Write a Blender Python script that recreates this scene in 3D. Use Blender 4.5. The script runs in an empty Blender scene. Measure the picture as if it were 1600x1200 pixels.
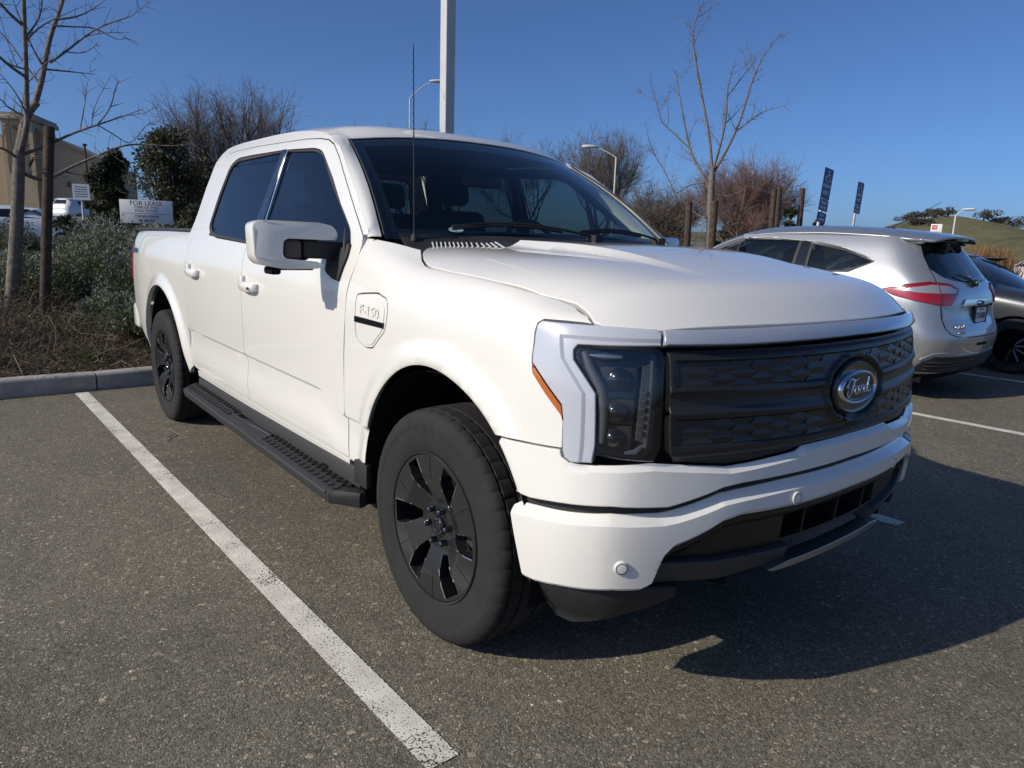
import bpy, bmesh, math, random
import numpy as np
from mathutils import Vector, Matrix
from mathutils.geometry import delaunay_2d_cdt
SC = bpy.context.scene
COL = SC.collection
# ================================================================ camera
cam_d = bpy.data.cameras.new('camera'); cam = bpy.data.objects.new('camera', cam_d); COL.objects.link(cam)
cam_d.sensor_width = 36.0; cam_d.lens = 25.003; cam_d.clip_start = .05; cam_d.clip_end = 6000
def _campose(loc, yaw, pitch, roll):
    cy, sy, cp, sp = math.cos(yaw), math.sin(yaw), math.cos(pitch), math.sin(pitch)
    f = Vector((cy*cp, sy*cp, -sp)); r = Vector((sy, -cy, 0)); u = r.cross(f)
    cr, sr = math.cos(roll), math.sin(roll)
    rx, ux = r*cr + u*sr, -r*sr + u*cr
    m = Matrix((rx, ux, -f)).transposed().to_4x4(); m.translation = loc
    return m
cam.matrix_world = _campose((1.9785, -2.2497, 1.3940), math.radians(141.0257), math.radians(11.2954), math.radians(1.7931))
SC.camera = cam
# ================================================================ sky, sun, exposure
SUN_EL = math.radians(31.5)
SUN_DIR = Vector((-.25, -1.0, 0)).normalized()*math.cos(SUN_EL) + Vector((0, 0, math.sin(SUN_EL)))   # towards the sun
world = bpy.data.worlds.new('World'); SC.world = world; world.use_nodes = True
_nt = world.node_tree; _bg = _nt.nodes['Background']
_sky = _nt.nodes.new('ShaderNodeTexSky'); _sky.sky_type = 'NISHITA'; _sky.sun_disc = False
_sky.sun_elevation = SUN_EL; _sky.sun_rotation = math.atan2(SUN_DIR.x, SUN_DIR.y)
_sky.air_density = .65; _sky.dust_density = 2.2; _sky.ozone_density = 9.0; _sky.altitude = 500
_nt.links.new(_sky.outputs[0], _bg.inputs[0]); _bg.inputs[1].default_value = .122
_sl = bpy.data.lights.new('sun', 'SUN'); _sl.energy = 4.2; _sl.angle = math.radians(.53); _sl.color = (1.0, .915, .785)
sun = bpy.data.objects.new('sun', _sl); COL.objects.link(sun)
sun.rotation_euler = SUN_DIR.to_track_quat('Z', 'Y').to_euler()
SC.view_settings.view_transform = 'Standard'; SC.view_settings.look = 'None'
SC.view_settings.exposure = .02; SC.view_settings.gamma = 1.0; SC.view_settings.use_curve_mapping = False
SC.cycles.max_bounces = 10; SC.cycles.transparent_max_bounces = 24
SC.cycles.use_denoising = True

# ================================================================ materials
def _new(name):
    m = bpy.data.materials.new(name); m.use_nodes = True
    return m, m.node_tree, m.node_tree.nodes['Principled BSDF']
def mat(name, col, rough=.5, metal=0, coat=0, coat_r=.03, spec=.5, bump=None, vary=None, ior=1.5):
    """plain procedural surface; bump = (scale, strength), vary = (scale, amount, detail)"""
    m, nt, b = _new(name)
    b.inputs['Base Color'].default_value = (*col, 1); b.inputs['Roughness'].default_value = rough
    b.inputs['Metallic'].default_value = metal; b.inputs['Coat Weight'].default_value = coat
    b.inputs['Coat Roughness'].default_value = coat_r; b.inputs['Specular IOR Level'].default_value = spec
    b.inputs['IOR'].default_value = ior
    if bump or vary:
        tc = nt.nodes.new('ShaderNodeTexCoord')
    if vary:
        n = nt.nodes.new('ShaderNodeTexNoise'); n.inputs['Scale'].default_value = vary[0]; n.inputs['Detail'].default_value = vary[2] if len(vary) > 2 else 6
        nt.links.new(tc.outputs['Object'], n.inputs['Vector'])
        r = nt.nodes.new('ShaderNodeMapRange'); r.inputs[1].default_value = .25; r.inputs[2].default_value = .75
        r.inputs[3].default_value = 1-vary[1]; r.inputs[4].default_value = 1+vary[1]
        nt.links.new(n.outputs[0], r.inputs[0])
        mx = nt.nodes.new('ShaderNodeVectorMath'); mx.operation = 'SCALE'; mx.inputs[0].default_value = col
        nt.links.new(r.outputs[0], mx.inputs['Scale']); nt.links.new(mx.outputs[0], b.inputs['Base Color'])
    if bump:
        n = nt.nodes.new('ShaderNodeTexNoise'); n.inputs['Scale'].default_value = bump[0]; n.inputs['Detail'].default_value = 3
        nt.links.new(tc.outputs['Object'], n.inputs['Vector'])
        bp = nt.nodes.new('ShaderNodeBump'); bp.inputs['Strength'].default_value = bump[1]; bp.inputs['Distance'].default_value = .002
        nt.links.new(n.outputs[0], bp.inputs['Height']); nt.links.new(bp.outputs[0], b.inputs['Normal'])
    return m
def glass(name, tint, rough=0.0, refl=1.0):
    """thin pane: tinted see-through body under a Fresnel reflection"""
    m = bpy.data.materials.new(name); m.use_nodes = True; nt = m.node_tree; nt.nodes.clear()
    o = nt.nodes.new('ShaderNodeOutputMaterial'); mx = nt.nodes.new('ShaderNodeMixShader')
    # Schlick's curve on |N.I|, the same from either side of the thin pane (both faces reflect)
    ge = nt.nodes.new('ShaderNodeNewGeometry'); dt = nt.nodes.new('ShaderNodeVectorMath'); dt.operation = 'DOT_PRODUCT'; nt.links.new(ge.outputs['Incoming'], dt.inputs[0]); nt.links.new(ge.outputs['Normal'], dt.inputs[1])
    ab = nt.nodes.new('ShaderNodeMath'); ab.operation = 'ABSOLUTE'; nt.links.new(dt.outputs['Value'], ab.inputs[0])
    om = nt.nodes.new('ShaderNodeMath'); om.operation = 'SUBTRACT'; om.inputs[0].default_value = 1; nt.links.new(ab.outputs[0], om.inputs[1])
    pw = nt.nodes.new('ShaderNodeMath'); pw.operation = 'POWER'; pw.inputs[1].default_value = 5; nt.links.new(om.outputs[0], pw.inputs[0])
    fr = nt.nodes.new('ShaderNodeMath'); fr.operation = 'MULTIPLY_ADD'; fr.inputs[1].default_value = .93; fr.inputs[2].default_value = .06; nt.links.new(pw.outputs[0], fr.inputs[0])
    tr = nt.nodes.new('ShaderNodeBsdfTransparent'); tr.inputs[0].default_value = (*tint, 1)
    gl = nt.nodes.new('ShaderNodeBsdfGlossy'); gl.inputs['Roughness'].default_value = rough; gl.inputs[0].default_value = (refl, refl, refl, 1)
    nt.links.new(fr.outputs[0], mx.inputs[0]); nt.links.new(tr.outputs[0], mx.inputs[1]); nt.links.new(gl.outputs[0], mx.inputs[2])
    nt.links.new(mx.outputs[0], o.inputs[0])
    return m
def emis(name, col, s):
    m, nt, b = _new(name); b.inputs['Emission Color'].default_value = (*col, 1); b.inputs['Emission Strength'].default_value = s
    b.inputs['Base Color'].default_value = (*col, 1)
    return m
def paint_mat(name, col, fleck=.05, metal=0.0, rough=.35, dust=.0):
    m, nt, b = _new(name); N = nt.nodes.new; L = nt.links.new
    tc = N('ShaderNodeTexCoord')
    v = N('ShaderNodeTexVoronoi'); v.inputs['Scale'].default_value = 900; L(tc.outputs['Object'], v.inputs['Vector'])
    n = N('ShaderNodeTexNoise'); n.inputs['Scale'].default_value = 3.0; n.inputs['Detail'].default_value = 5; L(tc.outputs['Object'], n.inputs['Vector'])
    sep = N('ShaderNodeSeparateColor'); L(v.outputs['Color'], sep.inputs[0])
    r = N('ShaderNodeMapRange'); r.inputs[3].default_value = 1-fleck; r.inputs[4].default_value = 1+fleck*.4; L(sep.outputs[0], r.inputs[0])
    r2 = N('ShaderNodeMapRange'); r2.inputs[1].default_value = .3; r2.inputs[2].default_value = .7; r2.inputs[3].default_value = 1-.025; r2.inputs[4].default_value = 1.0; L(n.outputs[0], r2.inputs[0])
    mu = N('ShaderNodeMath'); mu.operation = 'MULTIPLY'; L(r.outputs[0], mu.inputs[0]); L(r2.outputs[0], mu.inputs[1])
    sc = N('ShaderNodeVectorMath'); sc.operation = 'SCALE'; sc.inputs[0].default_value = col; L(mu.outputs[0], sc.inputs['Scale'])
    L(sc.outputs[0], b.inputs['Base Color'])
    b.inputs['Metallic'].default_value = metal; b.inputs['Roughness'].default_value = rough
    b.inputs['Coat Weight'].default_value = 1.0; b.inputs['Coat Roughness'].default_value = .025; b.inputs['Coat IOR'].default_value = 1.5
    # faint dried rain spots roughen the clear coat
    v2 = N('ShaderNodeTexVoronoi'); v2.inputs['Scale'].default_value = 130; v2.inputs['Randomness'].default_value = 1; L(tc.outputs['Object'], v2.inputs['Vector'])
    rr = N('ShaderNodeMapRange'); rr.inputs[1].default_value = .05; rr.inputs[2].default_value = .13; rr.inputs[3].default_value = .22; rr.inputs[4].default_value = .012; L(v2.outputs[0], rr.inputs[0])
    L(rr.outputs[0], b.inputs['Coat Roughness'])
    # orange peel
    n3 = N('ShaderNodeTexNoise'); n3.inputs['Scale'].default_value = 260; n3.inputs['Detail'].default_value = 1; L(tc.outputs['Object'], n3.inputs['Vector'])
    bp = N('ShaderNodeBump'); bp.inputs['Strength'].default_value = .015; bp.inputs['Distance'].default_value = .001; L(n3.outputs[0], bp.inputs['Height']); L(bp.outputs[0], b.inputs['Coat Normal'])
    return m
M = {}
M['white'] = paint_mat('pearl_white_paint', (.76, .745, .69), .06)
M['silver'] = paint_mat('silver_paint', (.44, .45, .465), .12, metal=.70, rough=.36)
M['darkpaint'] = paint_mat('dark_grey_paint', (.030, .034, .042), .1, metal=.3, rough=.35)
M['bluewhite'] = paint_mat('white_car_paint', (.62, .65, .68), .05, metal=.1)
M['gap'] = mat('black_void', (.008, .008, .009), .9, spec=.1)
M['plastic'] = mat('black_textured_plastic', (.022, .022, .024), .55, bump=(1400, .5), spec=.4)
M['plastic2'] = mat('dark_grey_plastic', (.045, .044, .043), .5, bump=(1600, .35), spec=.4)
M['intake'] = mat('satin_black_intake', (.007, .007, .008), .38)
M['gloss'] = mat('gloss_black', (.008, .009, .011), .12, coat=.6)
M['grille'] = mat('satin_black_grille', (.017, .0175, .019), .36, bump=(900, .12))
M['rubber'] = mat('tyre_rubber', (.021, .0205, .020), .82, bump=(700, .5), vary=(9, .22), spec=.3)
M['liner'] = mat('wheel_liner_felt', (.010, .010, .010), .95, bump=(300, .6), spec=.1)
M['rim'] = mat('black_alloy', (.016, .016, .017), .24, coat=.45, coat_r=.10)
M['rimcut'] = mat('machined_alloy_edge', (.50, .51, .53), .25, metal=.8)
M['lampgrey'] = mat('lamp_bezel_grey', (.085, .085, .088), .4)
M['rimfacet'] = mat('satin_grey_alloy', (.055, .056, .060), .32, metal=.4, coat=.3, coat_r=.1)
M['chrome'] = mat('chrome', (.78, .79, .80), .06, metal=1)
M['darkchrome'] = mat('dark_chrome', (.16, .16, .17), .10, metal=1)
M['steel'] = mat('brushed_steel', (.40, .40, .40), .38, metal=1)
M['brake'] = mat('brake_disc_steel', (.18, .17, .16), .4, metal=1)
M['drl'] = mat('frosted_white_lamp_lens', (.45, .47, .52), .22, coat=1, coat_r=.04, spec=.5)
M['bar'] = mat('pale_light_bar_lens', (.34, .37, .43), .10, coat=1, coat_r=.02)
M['amber'] = mat('amber_reflector', (.44, .105, .008), .18, coat=1, bump=(260, .5))
M['red'] = mat('red_lamp_lens', (.30, .004, .008), .15, coat=1, bump=(240, .25))
M['reddk'] = mat('dark_red_lamp_lens', (.16, .004, .010), .12, coat=1)
M['clearlens'] = mat('clear_lamp_lens', (.40, .41, .42), .12, metal=.5, coat=1, bump=(180, .5))
M['lens'] = glass('smoked_lamp_cover', (.80, .81, .83))
M['ws'] = glass('windscreen_glass', (.66, .75, .72))
M['tint'] = glass('dark_tinted_glass', (.10, .115, .12))
M['tintf'] = glass('tinted_front_glass', (.22, .26, .25))
M['cglass'] = glass('green_tinted_car_glass', (.52, .60, .56))
M['cabin'] = mat('dark_cabin_trim', (.020, .021, .023), .7, bump=(400, .3))
M['seat'] = mat('charcoal_seat_fabric', (.030, .030, .033), .8, bump=(600, .4))
M['seatg'] = mat('grey_seat_fabric', (.16, .15, .14), .85, bump=(600, .4))
M['blue'] = mat('blue_decal', (.035, .12, .26), .4)
M['signblue'] = mat('blue_sign_sheet', (.014, .050, .21), .4, vary=(3, .12))
M['signwhite'] = mat('white_sign_sheet', (.74, .74, .73), .5, vary=(4, .05))
M['signred'] = mat('red_sign_print', (.48, .035, .03), .5)
M['sticker'] = mat('teal_sticker', (.22, .36, .38), .5, vary=(60, .5))
M['ink'] = mat('navy_print', (.035, .05, .13), .6)
M['inkb'] = mat('black_print', (.02, .02, .025), .6)
M['galv'] = mat('galvanised_steel', (.42, .43, .43), .5, metal=.5, vary=(14, .12))
M['pole'] = mat('painted_grey_pole', (.50, .51, .50), .45, vary=(5, .08))

# ================================================================ mesh helpers
def link(o, parent=None):
    COL.objects.link(o)
    if parent is not None: o.parent = parent
    return o
def mesh_obj(name, V, F, m, parent=None, smooth=False, nor=None, sharp=None):
    me = bpy.data.meshes.new(name); me.from_pydata([tuple(v) for v in V], [], F)
    if isinstance(m, (list, tuple)):
        for q in m: me.materials.append(q)
    elif m is not None: me.materials.append(m)
    if smooth or nor is not None: me.polygons.foreach_set('use_smooth', [True]*len(me.polygons))
    if nor is not None: me.normals_split_custom_set([tuple(n) for n in nor])
    elif sharp is not None: me.set_sharp_from_angle(angle=math.radians(sharp))
    me.update()
    return link(bpy.data.objects.new(name, me), parent)
def thing(name, label, cat, loc=(0, 0, 0), rotz=0, group=None):
    o = bpy.data.objects.new(name, None); COL.objects.link(o); o.location = loc; o.rotation_euler = (0, 0, rotz)
    o.empty_display_size = .2; o['label'] = label; o['category'] = cat
    if group: o['group'] = group
    return o
def tag(o, label, cat, group=None):
    o['label'] = label; o['category'] = cat
    if group: o['group'] = group
    return o
class MB:
    """collects boxes, tubes, lathes into ONE mesh"""
    def __init__(s): s.V = []; s.F = []
    def add(s, V, F):
        k = len(s.V); s.V += [tuple(v) for v in V]; s.F += [tuple(i+k for i in f) for f in F]; return s
    def box(s, lo, hi, mtx=None):
        (a, b, c), (d, e, f) = lo, hi
        V = [(a, b, c), (d, b, c), (d, e, c), (a, e, c), (a, b, f), (d, b, f), (d, e, f), (a, e, f)]
        if mtx is not None: V = [tuple(mtx @ Vector(v)) for v in V]
        return s.add(V, [(0, 3, 2, 1), (4, 5, 6, 7), (0, 1, 5, 4), (1, 2, 6, 5), (2, 3, 7, 6), (3, 0, 4, 7)])
    def tube(s, pts, rad, n=8, caps=True):
        pts = [Vector(p) for p in pts]; R = rad if hasattr(rad, '__len__') else [rad]*len(pts); V = []; F = []
        t0 = (pts[1]-pts[0]).normalized(); up = Vector((0, 0, 1)) if abs(t0.z) < .95 else Vector((1, 0, 0))
        x = t0.cross(up).normalized()
        for i, p in enumerate(pts):
            t = (pts[min(i+1, len(pts)-1)]-pts[max(i-1, 0)]).normalized()
            x = (x-t*x.dot(t)).normalized(); y = t.cross(x)
            for k in range(n):
                a = 2*math.pi*k/n; V.append(p+(x*math.cos(a)+y*math.sin(a))*R[i])
        for i in range(len(pts)-1):
            for k in range(n):
                a, b = i*n+k, i*n+(k+1) % n; F.append((a, b, b+n, a+n))
        if caps:
            F.append(tuple(range(n-1, -1, -1))); m = (len(pts)-1)*n; F.append(tuple(range(m, m+n)))
        return s.add(V, F)
    def lathe(s, prof, n=32, axis='z', mtx=None, closed=False):
        V = []; F = []
        for r, h in prof:
            for k in range(n):
                a = 2*math.pi*k/n; c, d = r*math.cos(a), r*math.sin(a)
                V.append((c, d, h) if axis == 'z' else ((c, h, d) if axis == 'y' else (h, c, d)))
        m = len(prof)
        for i in range(m if closed else m-1):
            j = (i+1) % m
            for k in range(n):
                q = (k+1) % n; f = (i*n+k, i*n+q, j*n+q, j*n+k); F.append(f if axis != 'y' else f[::-1])
        if mtx is not None: V = [tuple(mtx @ Vector(v)) for v in V]
        return s.add(V, F)
    def poly(s, pts, d, mtx=None):
        """extrude polygon (x,y) from z=0 to z=d"""
        n = len(pts); V = [(a, b, 0) for a, b in pts]+[(a, b, d) for a, b in pts]
        F = [tuple(range(n-1, -1, -1)), tuple(range(n, 2*n))]+[(i, (i+1) % n, (i+1) % n+n, i+n) for i in range(n)]
        if mtx is not None: V = [tuple(mtx @ Vector(v)) for v in V]
        return s.add(V, F)
    def done(s, name, m, parent=None, smooth=None, bevel=0, seg=2):
        o = mesh_obj(name, s.V, s.F, m, parent)
        if bevel:
            bm = bmesh.new(); bm.from_mesh(o.data); bmesh.ops.remove_doubles(bm, verts=bm.verts, dist=1e-5)
            ed = [e for e in bm.edges if len(e.link_faces) == 2 and e.calc_face_angle(0) > math.radians(28)]
            bmesh.ops.bevel(bm, geom=ed, offset=bevel, segments=seg, affect='EDGES', profile=.5, clamp_overlap=True)
            bmesh.ops.recalc_face_normals(bm, faces=bm.faces); bm.to_mesh(o.data); bm.free()
            smooth = smooth or 40
        if smooth:
            o.data.polygons.foreach_set('use_smooth', [True]*len(o.data.polygons)); o.data.set_sharp_from_angle(angle=math.radians(smooth))
        return o
def mirror_obj(o, parent=None, name=None):
    me = o.data.copy(); n = len(me.vertices); co = np.empty(n*3); me.vertices.foreach_get('co', co); co[1::3] *= -1
    V = co.reshape(-1, 3); F = [tuple(p.vertices)[::-1] for p in me.polygons]
    cn = None
    if o.data.has_custom_normals:
        ln = [tuple(c.vector) for c in o.data.corner_normals]; cn = []
        for p in o.data.polygons:
            q = [ln[i] for i in p.loop_indices][::-1]; cn += [(a, -b, c) for a, b, c in q]
    sm = [p.use_smooth for p in o.data.polygons]
    r = mesh_obj(name or o.name.split('.')[0], V, F, None, parent if parent is not None else o.parent, nor=cn)
    for q in o.data.materials: r.data.materials.append(q)
    r.data.polygons.foreach_set('material_index', [p.material_index for p in o.data.polygons])
    if cn is None:
        r.data.polygons.foreach_set('use_smooth', sm)
        if any(sm): r.data.set_sharp_from_angle(angle=math.radians(40))
    return r
def fillet(pts, r, n=5):
    """round the corners of a closed outline; r = number or list"""
    out = []; m = len(pts)
    for i, p in enumerate(pts):
        ri = r[i] if hasattr(r, '__len__') else r
        p = np.array(p[:2], float); a = np.array(pts[i-1][:2], float)-p; b = np.array(pts[(i+1) % m][:2], float)-p
        la, lb = np.linalg.norm(a), np.linalg.norm(b)
        if ri <= 0 or la < 1e-6 or lb < 1e-6: out.append(tuple(p)); continue
        k = min(ri, la*.45, lb*.45); A = p+a/la*k; B = p+b/lb*k
        for j in range(n+1):
            t = j/n; out.append(tuple((1-t)**2*A+2*t*(1-t)*p+t*t*B))
    return out
def inside(poly, P):
    P = np.asarray(P, float); x, y = P[:, 0], P[:, 1]; c = np.zeros(len(P), bool); q = np.asarray(poly, float); n = len(q)
    for i in range(n):
        x1, y1 = q[i]; x2, y2 = q[i-1]
        if y1 == y2: continue
        c ^= ((y1 > y) != (y2 > y)) & (x < (x2-x1)*(y-y1)/(y2-y1)+x1)
    return c
def dens(poly, step):
    out = []; n = len(poly)
    for i in range(n):
        a = np.array(poly[i], float); b = np.array(poly[(i+1) % n], float); k = max(1, int(math.ceil(np.linalg.norm(b-a)/step)))
        for j in range(k): out.append(tuple(a+(b-a)*j/k))
    return out
def smooth_closed(f, e=.004):
    def nf(a, b):
        a = np.asarray(a, float); b = np.asarray(b, float)
        n = np.cross(f(a+e, b)-f(a-e, b), f(a, b+e)-f(a, b-e)); P = f(a, b)
        n /= np.linalg.norm(n, axis=1)[:, None]+1e-12
        C = np.c_[P[:, 0]*.6-.4, 0*P[:, 0], 0*P[:, 0]+.75]
        s = np.sign(np.einsum('ij,ij->i', n, P-C)); s[s == 0] = 1
        return n*s[:, None]
    return nf
def offset(f, d, e=.004):
    nf = smooth_closed(f, e)
    def g(a, b):
        a = np.atleast_1d(np.asarray(a, float)); b = np.atleast_1d(np.asarray(b, float))
        k = d(a, b)[:, None] if callable(d) else d
        return f(a, b)+nf(a, b)*k
    return g
def panel(name, outline, f, m, parent=None, step=.03, thick=.012, bev=.002, gap=.002, holes=(), mir=False, nfun=None, e=.004, flat=False, lines=()):
    """a sheet of bodywork: outline (and holes) in the surface's own coordinates, rolled edges, real thickness"""
    loops = [dens(outline, step*.8)]+[dens(h, step*.8) for h in holes]
    pts = [p for l in loops for p in l]; ed = []; k = 0
    for l in loops:
        n = len(l); ed += [(k+i, k+(i+1) % n) for i in range(n)]; k += n
    nb = len(pts)
    for l in lines:                       # crease lines run through the sheet
        q = []
        for i in range(len(l)-1):
            a, b = np.array(l[i], float), np.array(l[i+1], float); m_ = max(1, int(math.ceil(np.linalg.norm(b-a)/(step*.8))))
            q += [tuple(a+(b-a)*j/m_) for j in range(m_)]
        q = np.array(q+[tuple(l[-1])]); ok = inside(loops[0], q)
        for h in loops[1:]: ok &= ~inside(h, q)
        B = np.array(pts[:nb]); ok &= np.linalg.norm(q[:, None]-B[None], axis=2).min(1) > step*.12
        for i in range(len(q)):
            if ok[i]:
                pts.append(tuple(q[i]))
                if i and ok[i-1]: ed.append((len(pts)-2, len(pts)-1))
    crease = set(range(nb, len(pts)))
    A = np.array(pts); lo, hi = A.min(0), A.max(0)
    gx, gy = np.meshgrid(np.arange(lo[0]+step*.5, hi[0], step), np.arange(lo[1]+step*.5, hi[1], step))
    G = np.c_[gx.ravel(), gy.ravel()]
    if len(G):
        ins = inside(loops[0], G)
        for h in loops[1:]: ins &= ~inside(h, G)
        G = G[ins]
    if len(G):
        keep = np.ones(len(G), bool)
        for i in range(0, len(G), 2000):
            d = np.linalg.norm(G[i:i+2000, None, :]-A[None], axis=2).min(1); keep[i:i+2000] = d > step*.45
        G = G[keep]
    allp = pts+[tuple(g) for g in G]
    cv, ce, cf, ov, oe, of = delaunay_2d_cdt([Vector(p) for p in allp], ed, [], 0, 1e-7)
    P2 = np.array([tuple(v) for v in cv]); tri = np.array([tuple(t) for t in cf if len(t) == 3])
    cen = P2[tri].mean(1); ok = inside(loops[0], cen)
    for h in loops[1:]: ok &= ~inside(h, cen)
    tri = tri[ok]
    idx = {}
    for i, o in enumerate(ov):
        for q in o: idx[q] = i
    P = f(P2[:, 0], P2[:, 1]); N = (nfun or smooth_closed(f, e))(P2[:, 0], P2[:, 1])
    # orient triangles
    tn = np.cross(P[tri[:, 1]]-P[tri[:, 0]], P[tri[:, 2]]-P[tri[:, 0]])
    fl = np.einsum('ij,ij->i', tn, N[tri[:, 0]]) < 0; tri[fl] = tri[fl][:, ::-1]
    V = [tuple(v) for v in P]; F = [tuple(int(x) for x in t) for t in tri]; NL = [N[i] for t in F for i in t]
    if crease:
        cr = {idx[c] for c in crease if c in idx}
        T2 = P2[tri].mean(1); jj = []; qa = []
        for k_, t in enumerate(F):
            for c_, i in enumerate(t):
                if i in cr: v = T2[k_]-P2[i]; jj.append(k_*3+c_); qa.append(P2[i]+v/(np.linalg.norm(v)+1e-9)*min(.0016, .5*np.linalg.norm(v)))
        if qa:
            qa = np.array(qa); nn_ = smooth_closed(f, .0007)(qa[:, 0], qa[:, 1]) if nfun is None else nfun(qa[:, 0], qa[:, 1])
            for k_, n_ in zip(jj, nn_): NL[k_] = n_
    Vn = np.array(P); k = 0
    for li, l in enumerate(loops):
        n = len(l); id_ = [idx[k+i] for i in range(n)]; k += n
        # drop duplicates
        q = [id_[i] for i in range(n) if id_[i] != id_[i-1]]; n = len(q)
        p = P[q]; nn = N[q]; t = np.roll(p, -1, 0)-np.roll(p, 1, 0); t /= np.linalg.norm(t, axis=1)[:, None]+1e-12
        ee = np.cross(t, nn); ee /= np.linalg.norm(ee, axis=1)[:, None]+1e-12
        mid = P2[q]; d2 = np.roll(mid, -1, 0)-np.roll(mid, 1, 0)
        # test which side is outside
        j = n//3; best = 0
        e2 = np.array([d2[:, 1], -d2[:, 0]]).T; e2 /= np.linalg.norm(e2, axis=1)[:, None]+1e-12
        tst = mid+e2*1e-3; io = inside(loops[0], tst)
        for h in loops[1:]: io &= ~inside(h, tst)
        # map e2 to 3D to get sign of ee
        q3 = f(tst[:, 0], tst[:, 1])-p; sg = np.sign(np.einsum('ij,ij->i', q3, ee)); sg = np.where(io, -sg, sg)
        s = 1.0 if np.sum(sg) >= 0 else -1.0; ee *= s
        Vn[q] = p-ee*(gap+bev)
        r1 = p-ee*gap-nn*bev; r2 = p-ee*gap-nn*thick; b = len(V)
        V += [tuple(v) for v in r1]+[tuple(v) for v in r2]
        for i in range(n):
            i2 = (i+1) % n
            f1 = (q[i], q[i2], b+i2, b+i); n1 = [nn[i], nn[i2], ee[i2], ee[i]]
            f2 = (b+i, b+i2, b+n+i2, b+n+i); n2 = [ee[i], ee[i2], ee[i2], ee[i]]
            c = np.cross(r1[i2]-r1[i], r2[i]-r1[i])
            if np.dot(c, ee[i]) < 0: f1, n1, f2, n2 = f1[::-1], n1[::-1], f2[::-1], n2[::-1]
            F += [tuple(int(x) for x in f1), tuple(int(x) for x in f2)]; NL += n1+n2
    V[:len(P)] = [tuple(v) for v in Vn]
    o = mesh_obj(name, V, F, m, parent, nor=None if flat else NL)
    if mir:
        o2 = mirror_obj(o, parent); return o, o2
    return o
def text_mesh(s, size, depth=.002, align='CENTER', bold=0, xs=1.0):
    c = bpy.data.curves.new('lettering', 'FONT'); c.body = s; c.size = size; c.extrude = depth; c.align_x = align; c.align_y = 'CENTER'; c.offset = bold
    o = bpy.data.objects.new('lettering', c); COL.objects.link(o)
    bpy.context.view_layer.update()
    me = bpy.data.meshes.new_from_object(o.evaluated_get(bpy.context.evaluated_depsgraph_get()))
    bpy.data.objects.remove(o); bpy.data.curves.remove(c)
    if xs != 1: me.transform(Matrix.Diagonal((xs, 1, 1, 1)))
    return me
def lettering(s, size, m, parent, origin, xdir, ydir, depth=.002, bold=0, name='lettering', xs=1.0):
    me = text_mesh(s, size, depth, bold=bold, xs=xs); x = Vector(xdir).normalized(); y = Vector(ydir); y = (y-x*y.dot(x)).normalized(); z = x.cross(y)
    mt = Matrix((x, y, z)).transposed().to_4x4(); mt.translation = Vector(origin); me.transform(mt)
    me.materials.clear(); me.materials.append(m)
    return link(bpy.data.objects.new(name, me), parent)
# ---------------------------------------------------------------- surfaces
def _nat(k):
    k=np.asarray(k,float); n=len(k); h=np.diff(k)
    A=np.zeros((n,n)); B=np.zeros((n,n)); A[0,0]=A[-1,-1]=1
    for i in range(1,n-1):
        A[i,i-1]=h[i-1]; A[i,i]=2*(h[i-1]+h[i]); A[i,i+1]=h[i]
        B[i,i-1]=6/h[i-1]; B[i,i]=-6/h[i-1]-6/h[i]; B[i,i+1]=6/h[i]
    return k,np.linalg.solve(A,B)
def _wts(kn,x):
    k,S=kn; x=np.asarray(x,float); xc=np.clip(x,k[0]-.4,k[-1]+.4)
    i=np.clip(np.searchsorted(k,xc)-1,0,len(k)-2); h=k[i+1]-k[i]
    xi=np.clip(xc,k[0],k[-1]); b=(xi-k[i])/h; a=1-b; n=len(k)
    W=np.zeros((len(x),n)); r=np.arange(len(x)); W[r,i]+=a; W[r,i+1]+=b
    c=((a**3-a)*h*h/6)[:,None]; d=((b**3-b)*h*h/6)[:,None]; W+=c*S[i]+d*S[i+1]
    for e,j0,j1,sg in ((0,0,1,-1),(1,-2,-1,1)):       # straight continuation past the ends
        ex=(xc-k[0]) if e==0 else (xc-k[-1]); m=(ex<0) if e==0 else (ex>0)
        if m.any():
            hh=k[j1]-k[j0]; D=np.zeros(n); D[j1]+=1/hh; D[j0]-=1/hh
            D+= (-hh/6*(2*S[j0]+S[j1])) if e==0 else (hh/6*(S[j0]+2*S[j1]))
            W[m]+=ex[m,None]*D
    return W
class Tensor:
    def __init__(s,su,sv,V): s.u=_nat(su); s.v=_nat(sv); s.V=np.asarray(V,float)
    def __call__(s,a,b):
        return np.einsum('ni,nj,ijk->nk',_wts(s.u,np.atleast_1d(a)),_wts(s.v,np.atleast_1d(b)),s.V)
def spl(kx,ky):
    kn=_nat(kx); ky=np.asarray(ky,float)
    return lambda x: _wts(kn,np.atleast_1d(x))@ky
def sstep(a,b,x):
    t=np.clip((x-a)/(b-a),0,1); return t*t*(3-2*t)
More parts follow.
